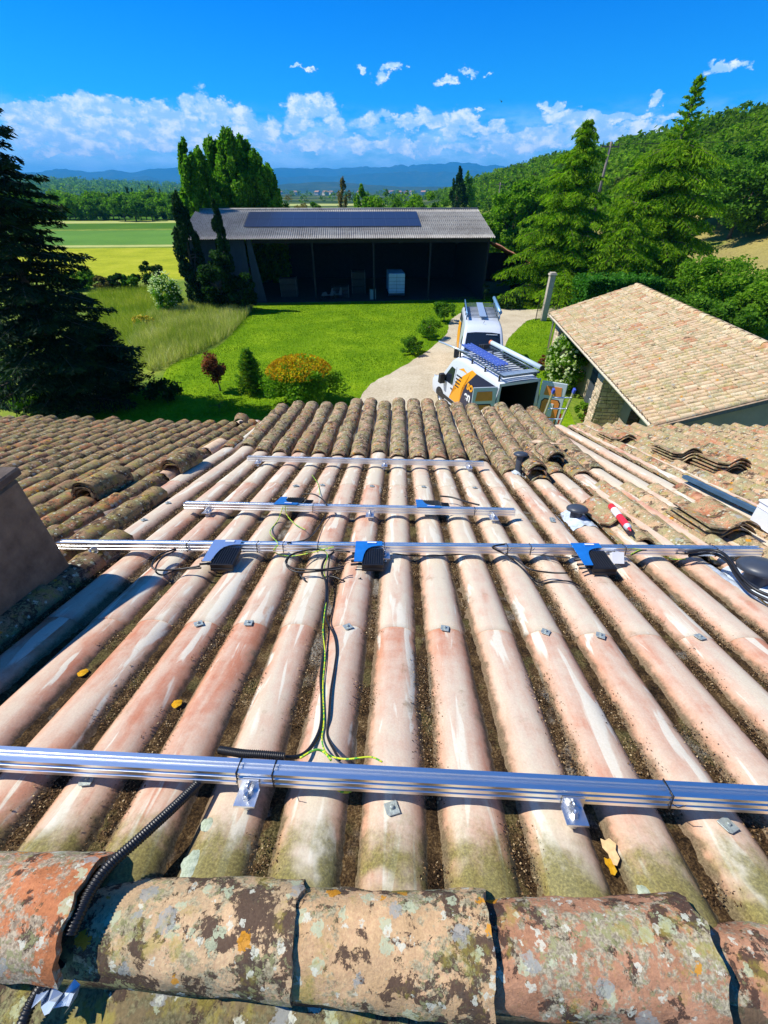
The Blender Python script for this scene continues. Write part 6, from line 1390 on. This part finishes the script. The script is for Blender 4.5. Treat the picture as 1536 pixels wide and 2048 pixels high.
# climbing rose in the first bay
pr = MG @ Vector((3.0, .45, 0)); rt = broadleaf('climbing_rose', 'climbing rose full of white flowers against the garage bay', (pr.x, pr.y, 0), 2.65, .95, 1.35, 9000, .06, LF_BRIGHT, None, 'round', 140, clumps=40, cat='rose bush', ry=1.1)
r = np.random.default_rng(141); N = 260; d = r.normal(size=(N, 3)); d /= np.linalg.norm(d, axis=1)[:, None]; d[:, 0] = -np.abs(d[:, 0]) * .9; C = d * [1.0, 1.15, 1.35] + [0, 0, 1.35]; C = C[C[:, 2] > .2]
P = np.vstack([leaves(C, .065, r, asp=.95) for _ in range(4)]); o = obj('blossom', mesh_np('blossom', P, quads(P), M_petal), rt); tag(o, kind='stuff')
broadleaf('potted_plant', 'reddish small plant at the foot of the far stone pillar', D0(1078, 738), .7, .3, .3, 700, .04, LF_RED, None, 'round', 142, clumps=10, cat='plant')
broadleaf('shrub', 'small leafy green plant at the foot of the near stone pillar', D0(1165, 838), .9, .45, .4, 1500, .05, LF_BRIGHT, None, 'round', 143, clumps=14, cat='plant')
m = MB(); m.prism([(-.02, 0), (.02, 0), (.02, 1.15), (-.02, 1.15)], 'y', -.28, .28); p = ground_at(1186, 846); o = m.obj('white_board', M_whitep, None, Matrix.Translation(p) @ Matrix.Rotation(.7, 4, 'Z') @ Matrix.Rotation(-.35, 4, 'Y')); tag(o, 'white board leaning at the foot of the near stone pillar', 'board')
p = ground_at(1176, 852); root = empty('flower_pot', p); tag(root, 'small terracotta pot with red flowers by the white board', 'flower pot'); m = MB(); m.lathe([(0, .01), (.10, .01), (.14, .24), (.155, .24), (.155, .27), (.13, .27), (.12, .2), (0, .2)], seg=16); m.obj('pot', simple('terracotta', (.5, .22, .12), .85), root)
r = np.random.default_rng(3); C = r.normal(size=(240, 3)) * [.12, .12, .09] + [0, 0, .38]; P = leaves(C, .04, r); o = obj('plant', mesh_np('plant', P, quads(P), LF_RED), root)

# ================================================================== gate
gp1 = ground_at(1086, 641); gate_p = empty('gate_pillar', (gp1.x, gp1.y, 0)); tag(gate_p, 'tall pale concrete gate pillar in front of the left cedar', 'gate pillar')
M_conc = simple('pale_concrete', (.48, .42, .33), .9, var=.2, scale=5, bump=.4)
m = MB(); m.box(-.19, .19, -.19, .19, 0, 3.0); m.obj('shaft', M_conc, gate_p, None, bevel=.02); m = MB(); m.box(-.25, .25, -.25, .25, 3.003, 3.12); m.box(-.19, .19, -.19, .19, 3.123, 3.20); m.obj('cap', M_conc, gate_p, None, bevel=.015)
M_iron = simple('black_iron', (.015, .015, .017), .5, .3)
def gate_leaf(label, a, b, h=1.75, n=14):
    a = Vector((a.x, a.y, 0)); b = Vector((b.x, b.y, 0)); d = b - a; L = d.length; root = empty('iron_gate', M=Matrix.Translation(a) @ Matrix.Rotation(math.atan2(d.y, d.x), 4, 'Z')); tag(root, label, 'gate', 'leaves of the iron gate')
    m = MB(); m.box(0, L, -.018, .018, .10, .14); m.box(0, L, -.018, .018, h * .62, h * .62 + .03); m.box(0, .045, -.022, .022, 0.02, h); m.box(L - .045, L, -.022, .022, .02, h); m.obj('frame', M_iron, root)
    for i in range(n): x = L * (i + 1) / (n + 1); hh = h * (.86 + .10 * math.sin(math.pi * i / (n - 1))); m = MB(); m.tube([(x, 0, .142), (x, 0, hh), (x, 0, hh + .07)], [.010, .010, .002], 5); m.obj('bar', M_iron, root)
gate_leaf('near iron gate leaf standing open in front of the gate pillar', ground_at(1070, 642), ground_at(1108, 641)); gate_leaf('far iron gate leaf in the shade under the left cedar', ground_at(1040, 612), ground_at(1082, 612))
p = ground_at(1036, 592); m = MB(); m.lathe([(0, .42), (.35, .36), (.62, .2), (.72, .0)], seg=9); o = m.obj('boulder', M_conc, None, Matrix.Translation(p) @ Matrix.Scale(.8, 4, (0, 1, 0)), bevel=.03); tag(o, 'pale boulder at the far edge of the lawn near the gate', 'boulder')

# white slatted fence under the fir
p = ground_at(170, 800); root = empty('slatted_fence', M=Matrix.Translation(p) @ Matrix.Rotation(R(28), 4, 'Z')); tag(root, 'white slatted fence panel in the shade of the big fir', 'fence')
M_fw = simple('white_painted_wood', (.62, .62, .58), .7)
for i in range(9): m = MB(); m.box(i * .115, i * .115 + .05, -.012, .012, .05, 1.05); m.obj('slat', M_fw, root, None, bevel=.004)
m = MB(); m.box(-.05, 1.05, .014, .04, .25, .31); m.box(-.05, 1.05, .014, .04, .8, .86); m.obj('rail', M_fw, root)

# utility pole, wires, bird
def pole(label, px, py, ptop, D, s=1.0):
    a = at_y(px, py, D); tp_ = at_y(*ptop, D); root = empty('utility_pole', (tp_.x, D, a.z - 3)); tag(root, label, 'utility pole'); h = tp_.z - a.z + 3
    m = MB(); m.tube([(0, 0, 0), (0, 0, h)], [.16 * s, .10 * s], 8); m.obj('post', simple('grey_pole', (.24, .20, .17), .9, var=.2), root)
    m = MB(); m.box(-.9 * s, .9 * s, -.06, .06, h - .45, h - .33); m.obj('crossarm', M_wood, root)
    for x in (-.8, -.3, .3, .8): m = MB(); m.lathe([(.03, 0), (.05, .05), (.03, .1), (.045, .15), (0, .2)], (x * s, 0, h - .33), 8); m.obj('insulator', M_blackp, root)
    return Vector((tp_.x, D, tp_.z - .2))
w1 = pole('utility pole with a crossarm between the two cedars', 1204, 360, (1223, 283), 56); w2 = pole('small far utility pole left of the bright trees', 1003, 420, (1001, 365), 120)
for i in (-1, 1):
    a = w1 + Vector((.8 * i, 0, 0)); b3 = w1 + Vector((42, -8 + i * .6, 3.6)); pts = [a.lerp(b3, s / 14) - Vector((0, 0, 1.2 * math.sin(math.pi * s / 14))) for s in range(15)]
    m = MB(); m.tube(pts, .012, 4); o = m.obj('power_line', M_cable); tag(o, ('left' if i < 0 else 'right') + ' power line running from the pole over the wooded hill', 'power line')
p = at_y(1003, 203, 70); root = empty('bird', p); tag(root, 'tiny dark bird flying in the open sky', 'bird')
m = MB(); m.lathe([(0, -.22), (.05, -.12), (.06, 0), (.04, .12), (0, .2)], seg=8, M=Matrix.Rotation(R(80), 4, 'X')); m.obj('body', M_blackp, root)
for s in (-1, 1): m = MB(); m.add([(0, -.08, 0), (0, .08, 0), (s * .22, .04, .16), (s * .30, -.02, .22), (s * .2, -.06, .14)], [(0, 1, 2, 3, 4)]); m.obj('wing', M_blackp, root)

# ================================================================== ladder leaning on the eave
def eave_pt(px, py, Y): return at_y(px, py, Y)
lt_, rt_ = at_y(1105, 786, 8.35), at_y(1149, 776, 8.35); wv = (rt_ - lt_); wv.z = 0; LW = wv.length; xa = wv.normalized(); base = Vector((lt_.x, lt_.y + 1.25, 0)) ; top = Vector(lt_)
zd = (top - base); LL = zd.length; zd.normalize(); yd = zd.cross(xa).normalized(); Ml = Matrix((( xa.x, yd.x, zd.x, base.x), (xa.y, yd.y, zd.y, base.y), (xa.z, yd.z, zd.z, base.z), (0, 0, 0, 1)))
root = empty('ladder', M=Ml); tag(root, 'aluminium ladder with blue end caps leaning on the eave beside the van', 'ladder')
for x in (0, LW): m = MB(); m.box(x - .013, x + .013, -.032, .032, 0, LL); m.obj('stile', M_alu, root); m = MB(); m.box(x - .022, x + .022, -.040, .040, LL + .001, LL + .10); m.obj('cap', simple('blue_cap', (.06, .10, .50), .5), root, None, bevel=.006)
for i in range(int(LL / .28)): m = MB(); m.tube([(.0135, 0, LL - .12 - i * .28), (LW - .0135, 0, LL - .12 - i * .28)], .016, 8); m.obj('rung', M_alu, root)

# ================================================================== vans
M_vw = simple('white_van_paint', (.64, .69, .76), .28, 0, coat=.4); M_glass = simple('dark_van_glass', (.012, .018, .03), .08, 0, spec=.8)
M_navy = simple('navy_vinyl', (.018, .020, .055), .35); M_or = simple('orange_vinyl', (.85, .36, .015), .4); M_ply = simple('orange_brown_panel', (.90, .30, .06), .6, var=.1, scale=6)
M_tyre = simple('tyre_rubber', (.015, .015, .015), .85); M_rim = simple('wheel_rim', (.35, .36, .38), .4, .7); M_trim = simple('black_trim', (.018, .018, .02), .6); M_inner = simple('dark_cargo_lining', (.025, .022, .02), .8)
M_rack = simple('pale_rack_aluminium', (.62, .72, .80), .35, .6); M_lite = simple('headlight_glass', (.6, .65, .7), .1, .2); M_bluel = simple('blue_ladder_rail', (.10, .18, .62), .4, .3)
def top_z(y, L, H):
    pts = [(0, .62), (.03, .95), (.25, 1.06), (.80, 1.22), (1.02, 1.42), (1.62, 2.16), (1.95, H - .06), (2.5, H), (L - .5, H), (L, H - .06)]
    return float(np.interp(y, [a[0] for a in pts], [a[1] for a in pts]))
def half_w(y, z, H):
    base = .92 + .07 * min(1, y / .5) ** .5 if y < .5 else .99
    return base - .16 * max(0, (z - 1.15) / (H - 1.15)) ** 1.3 - .05 * max(0, (.55 - z) / .3)
def van(label, loc, heading, L=5.5, H=2.4, s=1.0, open_rear=True, far=False, side_open=False):
    # local: y from the front bumper backwards, x to the image right when seen from the rear... heading = direction of the NOSE
    ax = Vector((-heading.x, -heading.y, 0)).normalized(); bx = Vector((ax.y, -ax.x, 0))
    M = Matrix(((bx.x, ax.x, 0, loc.x), (bx.y, ax.y, 0, loc.y), (0, 0, 1, 0), (0, 0, 0, 1))) @ Matrix.Scale(s, 4)
    root = empty('delivery_van', M=M); tag(root, label, 'van', 'two vans parked on the drive')
    ys = [0, .03, .12, .25, .5, .8, 1.02, 1.2, 1.4, 1.62, 1.8, 1.95, 2.2, 2.5, 3.2, 4.0, L - .5, L - .15, L]; K = 9
    V = []; ring = 0
    for y in ys:
        zt = top_z(y, L, H); zb = .32 if y > .1 else .40; rc = min(.16, (zt - zb) * .25); prof = []
        for i in range(K): z = zb + (zt - rc - zb) * i / (K - 1); prof.append((half_w(y, z, H), z))
        w_ = prof[-1][0]
        for i in range(1, 5): a = math.pi / 2 * i / 4; prof.append((w_ - rc * (1 - math.cos(a)), zt - rc + rc * math.sin(a)))
        prof.append((w_ * .5, zt + .02)); full = [(-x, z) for x, z in prof] + [(0, zt + .03)] + [(x, z) for x, z in prof[::-1]]
        ring = len(full); V += [(x, y, z) for x, z in full]
    F = [(j * ring + i, j * ring + i + 1, (j + 1) * ring + i + 1, (j + 1) * ring + i) for j in range(len(ys) - 1) for i in range(ring - 1)] + [(j * ring, (j + 1) * ring, (j + 1) * ring + ring - 1, j * ring + ring - 1) for j in range(len(ys) - 1)]
    F.append(tuple(range(ring - 1, -1, -1)))
    if not open_rear: F.append(tuple((len(ys) - 1) * ring + i for i in range(ring)))
    m = MB(); m.add(V, F, 0, True); me = m.mesh('body', M_vw); me.set_sharp_from_angle(angle=R(35)); obj('body', me, root)
    def side_poly(name, pts, mat, side, off=.005, parent=root):
        bm = bmesh.new(); f = bm.faces.new([bm.verts.new((0, y, z)) for y, z in pts]); bmesh.ops.triangulate(bm, faces=[f])
        for z in np.arange(.4, H, .12): bmesh.ops.bisect_plane(bm, geom=bm.verts[:] + bm.edges[:] + bm.faces[:], plane_co=(0, 0, z), plane_no=(0, 0, 1))
        for v in bm.verts: v.co.x = side * (half_w(v.co.y, v.co.z, H) + off)
        me = bpy.data.meshes.new(name); bm.to_mesh(me); bm.free(); me.materials.append(mat); return obj(name, me, parent)
    # windscreen
    Vw = []; 
    for y in (1.06, 1.2, 1.35, 1.5, 1.60):
        z = top_z(y, L, H) + .045; w_ = half_w(y, z - .1, H) - .14; Vw += [(-w_, y, z - .04), (-w_ * .5, y, z), (0, y, z + .004), (w_ * .5, y, z), (w_, y, z - .04)]
    m = MB(); m.add(Vw, [(j * 5 + i, j * 5 + i + 1, (j + 1) * 5 + i + 1, (j + 1) * 5 + i) for j in range(4) for i in range(4)], 0, True); m.obj('windscreen', M_glass, root)
    m = MB(); m.box(-.80, .80, -.05, .10, .30, .56); m.obj('bumper', M_trim, root, None, bevel=.03); m = MB(); m.box(-.38, .38, -.022, .02, .62, .86); m.obj('grille', M_trim, root, None, bevel=.02)
    for sx in (-1, 1):
        m = MB(); m.prism([(sx * .88, .66), (sx * .50, .70), (sx * .54, .93), (sx * .86, 1.02)], 'y', -.015, .16); m.obj('headlight', M_lite, root, None, bevel=.02)
        win = side_poly('door_window', [(1.20, 1.22), (2.05, 1.22), (2.05, 1.90), (1.72, 1.92), (1.28, 1.38)], M_glass, sx)
        side_poly('lower_moulding', [(1.0, .42), (L - .1, .42), (L - .1, .60), (1.0, .60)], M_trim, sx, .008)
        mm3 = MB(); mm3.prism([(1.18, 1.10), (1.42, 1.10), (1.42, 1.52), (1.22, 1.52)], 'x', sx * 1.02, sx * 1.26); mm3.obj('wing_mirror', M_trim, root, None, bevel=.03)
        side_poly('door_gap', [(2.12, .62), (2.14, .62), (2.14, 2.0), (2.12, 2.0)], M_trim, sx, .006)
        side_poly('door_handle', [(1.92, 1.04), (2.08, 1.04), (2.08, 1.10), (1.92, 1.10)], M_trim, sx, .018)
        for wy in (.95, L - 1.05):
            wh = empty('wheel', M=M @ Matrix.Translation((sx * .84, wy, .34)) @ Matrix.Rotation(R(90), 4, 'Y')); wh.parent = root; wh.matrix_parent_inverse = M.inverted()
            t_ = MB(); t_.lathe([(.20, -.11), (.31, -.11), (.34, -.08), (.34, .08), (.31, .11), (.20, .11)], seg=28); t_.obj('tyre', M_tyre, wh); t_ = MB(); t_.lathe([(0, .07 * sx), (.08, .09 * sx), (.10, .05 * sx), (.17, .07 * sx), (.20, .112 * sx)], seg=20); t_.obj('rim', M_rim, wh)
            side_poly('wheel_arch', [(wy + .43 * math.cos(a_), .34 + .43 * math.sin(a_)) for a_ in np.linspace(-.05, math.pi + .05, 16)], M_trim, sx, .003)
    return root, M, side_poly
# near van: nose away from the camera
RL = Vector((3.95, 14.55, 0)); RRr = Vector((5.80, 15.25, 0)); wdir = (RRr - RL).normalized(); head = Vector((-.335, .942, 0)).normalized()
LV = 5.2; ctr = (RL + RRr) / 2 + head * LV
v1, MV1, sp = van('near white van with orange and navy graphics and open rear doors', ctr, head, LV, 2.42)
# which local side faces the left of the picture
side = -1 if (MV1 @ Vector((-1, 3, 0))).x < (MV1 @ Vector((1, 3, 0))).x else 1
y_r = LV
GX = LV - .42
for sx in (-1, 1):
    sp('navy_graphic', [(GX - 2.05, .62), (LV - .03, .62), (LV - .03, 2.20), (GX - 1.15, 2.20), (GX - 1.95, 1.35)], M_navy, sx, .006)
    sp('orange_graphic', [(GX - 2.95, .62), (GX - 2.06, .62), (GX - 1.96, 1.36), (GX - 1.16, 2.20), (GX - 1.50, 2.24), (GX - 2.45, 1.55), (GX - 2.30, 1.30)], M_or, sx, .007)
    sp('orange_swoosh', [(LV - 2.9, 1.98), (LV - 2.55, 2.12), (LV - 2.15, 2.0), (LV - 2.55, 2.01)], M_or, sx, .007)
    for i in range(4): sp('text_line', [(LV - 2.98, 1.28 + i * .14), (LV - 2.62 + i * .04, 1.28 + i * .14), (LV - 2.62 + i * .04, 1.34 + i * .14), (LV - 2.98, 1.34 + i * .14)], M_trim, sx, .008)
def text_mesh(txt, size, mat, parent, Mloc, name='lettering'):
    cu = bpy.data.curves.new('t', 'FONT'); cu.body = txt; cu.size = size; cu.extrude = .002; cu.offset = size * .03
    to = bpy.data.objects.new('t', cu); COL.objects.link(to); dg = bpy.context.evaluated_depsgraph_get(); me = bpy.data.meshes.new_from_object(to.evaluated_get(dg)); bpy.data.objects.remove(to); me.name = name; me.materials.clear(); me.materials.append(mat)
    return obj(name, me, parent, Mloc)
M_whl = simple('white_vinyl', (.8, .8, .8), .4)
def side_text(txt, size, mat, y, z, sx):
    w_ = half_w(y, z, 2.42) + .030
    xax = Vector((0, 1, 0)) if sx > 0 else Vector((0, 1, 0)); zax = Vector((0, 0, 1)); nrm = Vector((sx, 0, 0))
    if sx < 0: Rm = Matrix(((0, 0, -1, 0), (1, 0, 0, 0), (0, -1, 0, 0), (0, 0, 0, 1)))
    # reading direction must run left to right for someone facing that side
    look = -nrm; right = look.cross(Vector((0, 0, 1))); Rm = Matrix(((right.x, 0, nrm.x, 0), (right.y, 0, nrm.y, 0), (right.z, 1, nrm.z, 0), (0, 0, 0, 1)))
    text_mesh(txt, size, mat, v1, MV1 @ Matrix.Translation((sx * w_, y, z)) @ Matrix.Rotation(-sx * .09, 4, 'Y') @ Rm)
side_text('so', .50, M_or, GX - 1.58, 1.50, side); side_text('en', .50, M_whl, GX - 1.66, 1.08, side)
# cargo space
H1 = 2.42
m = MB(); x0, x1, y0, y1, z0, z1 = -.80, .80, 2.3, LV - .01, .55, 2.26
m.add([(x0, y0, z0), (x1, y0, z0), (x1, y0, z1), (x0, y0, z1), (x0, y1, z0), (x1, y1, z0), (x1, y1, z1), (x0, y1, z1)], [(0, 1, 2, 3), (0, 4, 5, 1), (1, 5, 6, 2), (2, 6, 7, 3), (3, 7, 4, 0)])
m.obj('cargo_interior', M_inner, v1)
m = MB(); m.box(-.95, .95, LV - .02, LV + .01, .40, .56); m.box(-.86, .86, LV - .02, LV + .012, 2.26, 2.36); m.prism([(-.99, .5), (-.80, .5), (-.78, 2.3), (-.85, 2.34)], 'y', LV - .018, LV + .012); m.prism([(.99, .5), (.80, .5), (.78, 2.3), (.85, 2.34)], 'y', LV - .018, LV + .012); m.obj('rear_frame', M_vw, v1)
m = MB(); m.box(.45, .62, LV - 1.0, LV - .6, .56, 1.9); m.obj('cargo_board', M_wood, v1)
for sx in (-1, 1):
    hinge = MV1 @ Matrix.Translation((sx * .93, LV + .02, 0)) @ Matrix.Rotation(sx * R(-14 if sx == side else 46) , 4, 'Z')
    dr = empty('rear_door', M=hinge); dr.parent = v1; dr.matrix_parent_inverse = MV1.inverted(); tag(dr, 'open rear door with orange brown inner panels')
    a, b2 = sorted((0.0, sx * .88)); q = lambda u: sx * u
    m = MB(); m.box(a, b2, -.035, .0, .50, 2.28); m.obj('door_skin', M_vw, dr, None, bevel=.03)
    m = MB(); aa, bb = sorted((q(.14), q(.76))); m.prism([(aa, 1.78), (bb, 1.78), (bb - .04, 2.12), (aa + .04, 2.12)], 'y', .002, .012); m.obj('upper_panel', M_ply, dr)
    m = MB(); m.prism([(aa, .70), (bb, .70), (bb, 1.52), (bb - .08, 1.62), (aa + .08, 1.62), (aa, 1.52)], 'y', .002, .016); m.obj('lower_panel', M_ply, dr)
    m = MB(); m.prism([(aa - .03, .66), (bb + .03, .66), (bb + .03, 1.55), (bb - .06, 1.66), (aa + .06, 1.66), (aa - .03, 1.55)], 'y', .0005, .0015); m.obj('panel_gap', M_trim, dr)
    if sx != side:
        m = MB(); m.box(q(.45) - .12, q(.45) + .12, .018, .03, .98, 1.5); m.obj('white_plate', M_whl, dr, None, bevel=.02); m = MB(); m.box(q(.45) - .26, q(.45) + .26, .018, .035, .74, .92); m.obj('grab_handle', M_whl, dr, None, bevel=.02); m = MB(); m.lathe([(0, 0), (.06, 0), (.06, .02)], seg=14, M=Matrix.Translation((q(.42), .036, .83)) @ Matrix.Rotation(R(-90), 4, 'X')); m.obj('latch', M_trim, dr)
    m = MB(); m.box(q(.9) - .03, q(.9) + .03, -.06, .0, .62, 1.15); m.obj('tail_light', simple('tail_light_red', (.5, .02, .02), .2), dr)
# roof racks
M_bar = simple('grey_cross_bar', (.10, .13, .17), .45, .5)
def rack(parent, M, y0, y1, H, nslat, panels=False):
    m = MB()
    for sx in (-.74, .74): m.tube([(sx, y0, H + .20), (sx, y1, H + .20)], .035, 8)
    m.obj('side_rail', simple('dark_rail', (.08, .12, .16), .4, .5), parent)
    for i in range(nslat): y = y0 + (y1 - y0) * i / (nslat - 1); m = MB(); m.box(-.735, .735, y - .016, y + .016, H + .165, H + .195); m.obj('cross_bar', M_bar, parent)
    m = MB(); [m.box(sx - .02, sx + .02, y - .03, y + .03, H - .10, H + .17) for sx in (-.76, .76) for y in np.linspace(y0 + .2, y1 - .2, 4)]; m.obj('foot', M_trim, parent)
    if panels: m = MB(); m.box(-.16, .16, y0, y1, H + .197, H + .225); m.obj('walkway', M_rack, parent)
rack(v1, MV1, LV - 3.35, LV - .02, H1 - .03, 16)
m = MB(); [m.box(-.73, .73, LV - .32 + i * .11, LV - .25 + i * .11, H1 + .168, H1 + .21) for i in range(3)]; m.obj('rear_slats', M_rack, v1)
rk = empty('blue_ladder_bundle', M=MV1 @ Matrix.Translation((side * .22, 0, H1 + .23))); tag(rk, 'folded blue ladder bundle strapped on the near van roof rack', 'ladder')
for j, dx in enumerate((-.20, -.06, .08, .20)):
    m = MB(); m.box(dx - .018, dx + .018, LV - 3.7, LV - .9, .0, .07); m.obj('stile', M_bluel, rk)
for i in range(9): m = MB(); m.tube([(-.2, LV - 3.5 + i * .3, .03), (.2, LV - 3.5 + i * .3, .03)], .014, 6); m.obj('rung', M_rack, rk)
tb = empty('pipe_tube', M=MV1 @ Matrix.Translation((-side * .74, 0, H1 + .34))); tag(tb, 'long pale pipe tube with an orange end on the near van rack', 'pipe tube')
m = MB(); m.tube([(0, LV - 3.3, 0), (0, LV + .05, 0)], .085, 14); m.obj('tube', simple('pale_tube', (.58, .70, .76), .4), tb); m = MB(); m.tube([(0, LV - 3.40, 0), (0, LV - 3.302, 0)], .09, 14); m.obj('orange_end', simple('orange_cap', (.85, .25, .10), .5), tb); m = MB(); m.tube([(0, LV + .052, 0), (0, LV + .09, 0)], .092, 14); m.obj('black_end', M_trim, tb)
pa = at_y(878, 683, 18.6); pb = MV1 @ Vector((side * .70, LV - 2.6, H1 + .25)); m = MB(); m.tube([pa, pb], .035, 8); o = m.obj('metal_pole', M_rack); tag(o, 'thin metal pole sticking out forward from the near van rack', 'pole')
for i in range(3): m = MB(); m.box(-.5 + i * .02, -.2, LV - 3.4 + i * .14, LV - 3.3 + i * .14, H1 + .21, H1 + .30 + .04 * i); o = m.obj('rack_clamp', M_trim, None, MV1, bevel=.01); tag(o, ['front', 'middle', 'rear'][i] + ' black clamp on the front of the near van rack', 'clamp', 'clamps on the rack')
# far van faces the camera
h2 = Vector((-.12, -.99, 0)).normalized(); S2 = 1.06
c2 = Vector((4.62, 20.0, 0))
v2, MV2, sp2 = van('far white van facing the house with a railed roof rack', c2, h2, 6.1, 2.42, S2, open_rear=False)
rack(v2, MV2, 2.75, 5.9, H1 - .03, 12, True)
m = MB(); [m.tube([(sx, 2.7, H1 + .30), (sx, 5.95, H1 + .30)], .03, 6) for sx in (-.76, .76)]; [m.tube([(sx, y, H1 + .1), (sx, y, H1 + .30)], .02, 6) for sx in (-.76, .76) for y in (2.7, 3.8, 4.9, 5.95)]; m.obj('rack_railing', simple('blue_grey_rail', (.16, .34, .55), .4, .5), v2)
m = MB(); m.tube([(.74, 2.5, H1 + .42), (.74, 6.0, H1 + .42)], .08, 12); m.obj('pipe_holder', simple('blue_grey_tube', (.20, .38, .56), .4, .3), v2)
s2 = -1 if (MV2 @ Vector((-1, 3, 0))).x < (MV2 @ Vector((1, 3, 0))).x else 1
sp2('orange_graphic', [(2.6, .62), (6.0, .62), (6.0, 1.7), (4.6, 1.9), (3.2, 1.35)], M_or, s2, .006); sp2('navy_graphic', [(3.3, 1.4), (4.6, 1.95), (6.0, 1.75), (6.0, 2.15), (4.0, 2.2)], M_navy, s2, .007)
m = MB(); m.tube([(0, 2.15, H1 + .02), (.02, 2.05, H1 + .14)], .010, 6); m.obj('aerial', M_trim, v2)
m = MB(); m.box(.05, .55, 1.50, 1.53, 2.09, 2.12, 0, Matrix.Rotation(-.05, 4, 'Z')); m.obj('sticker', M_whl, v2)
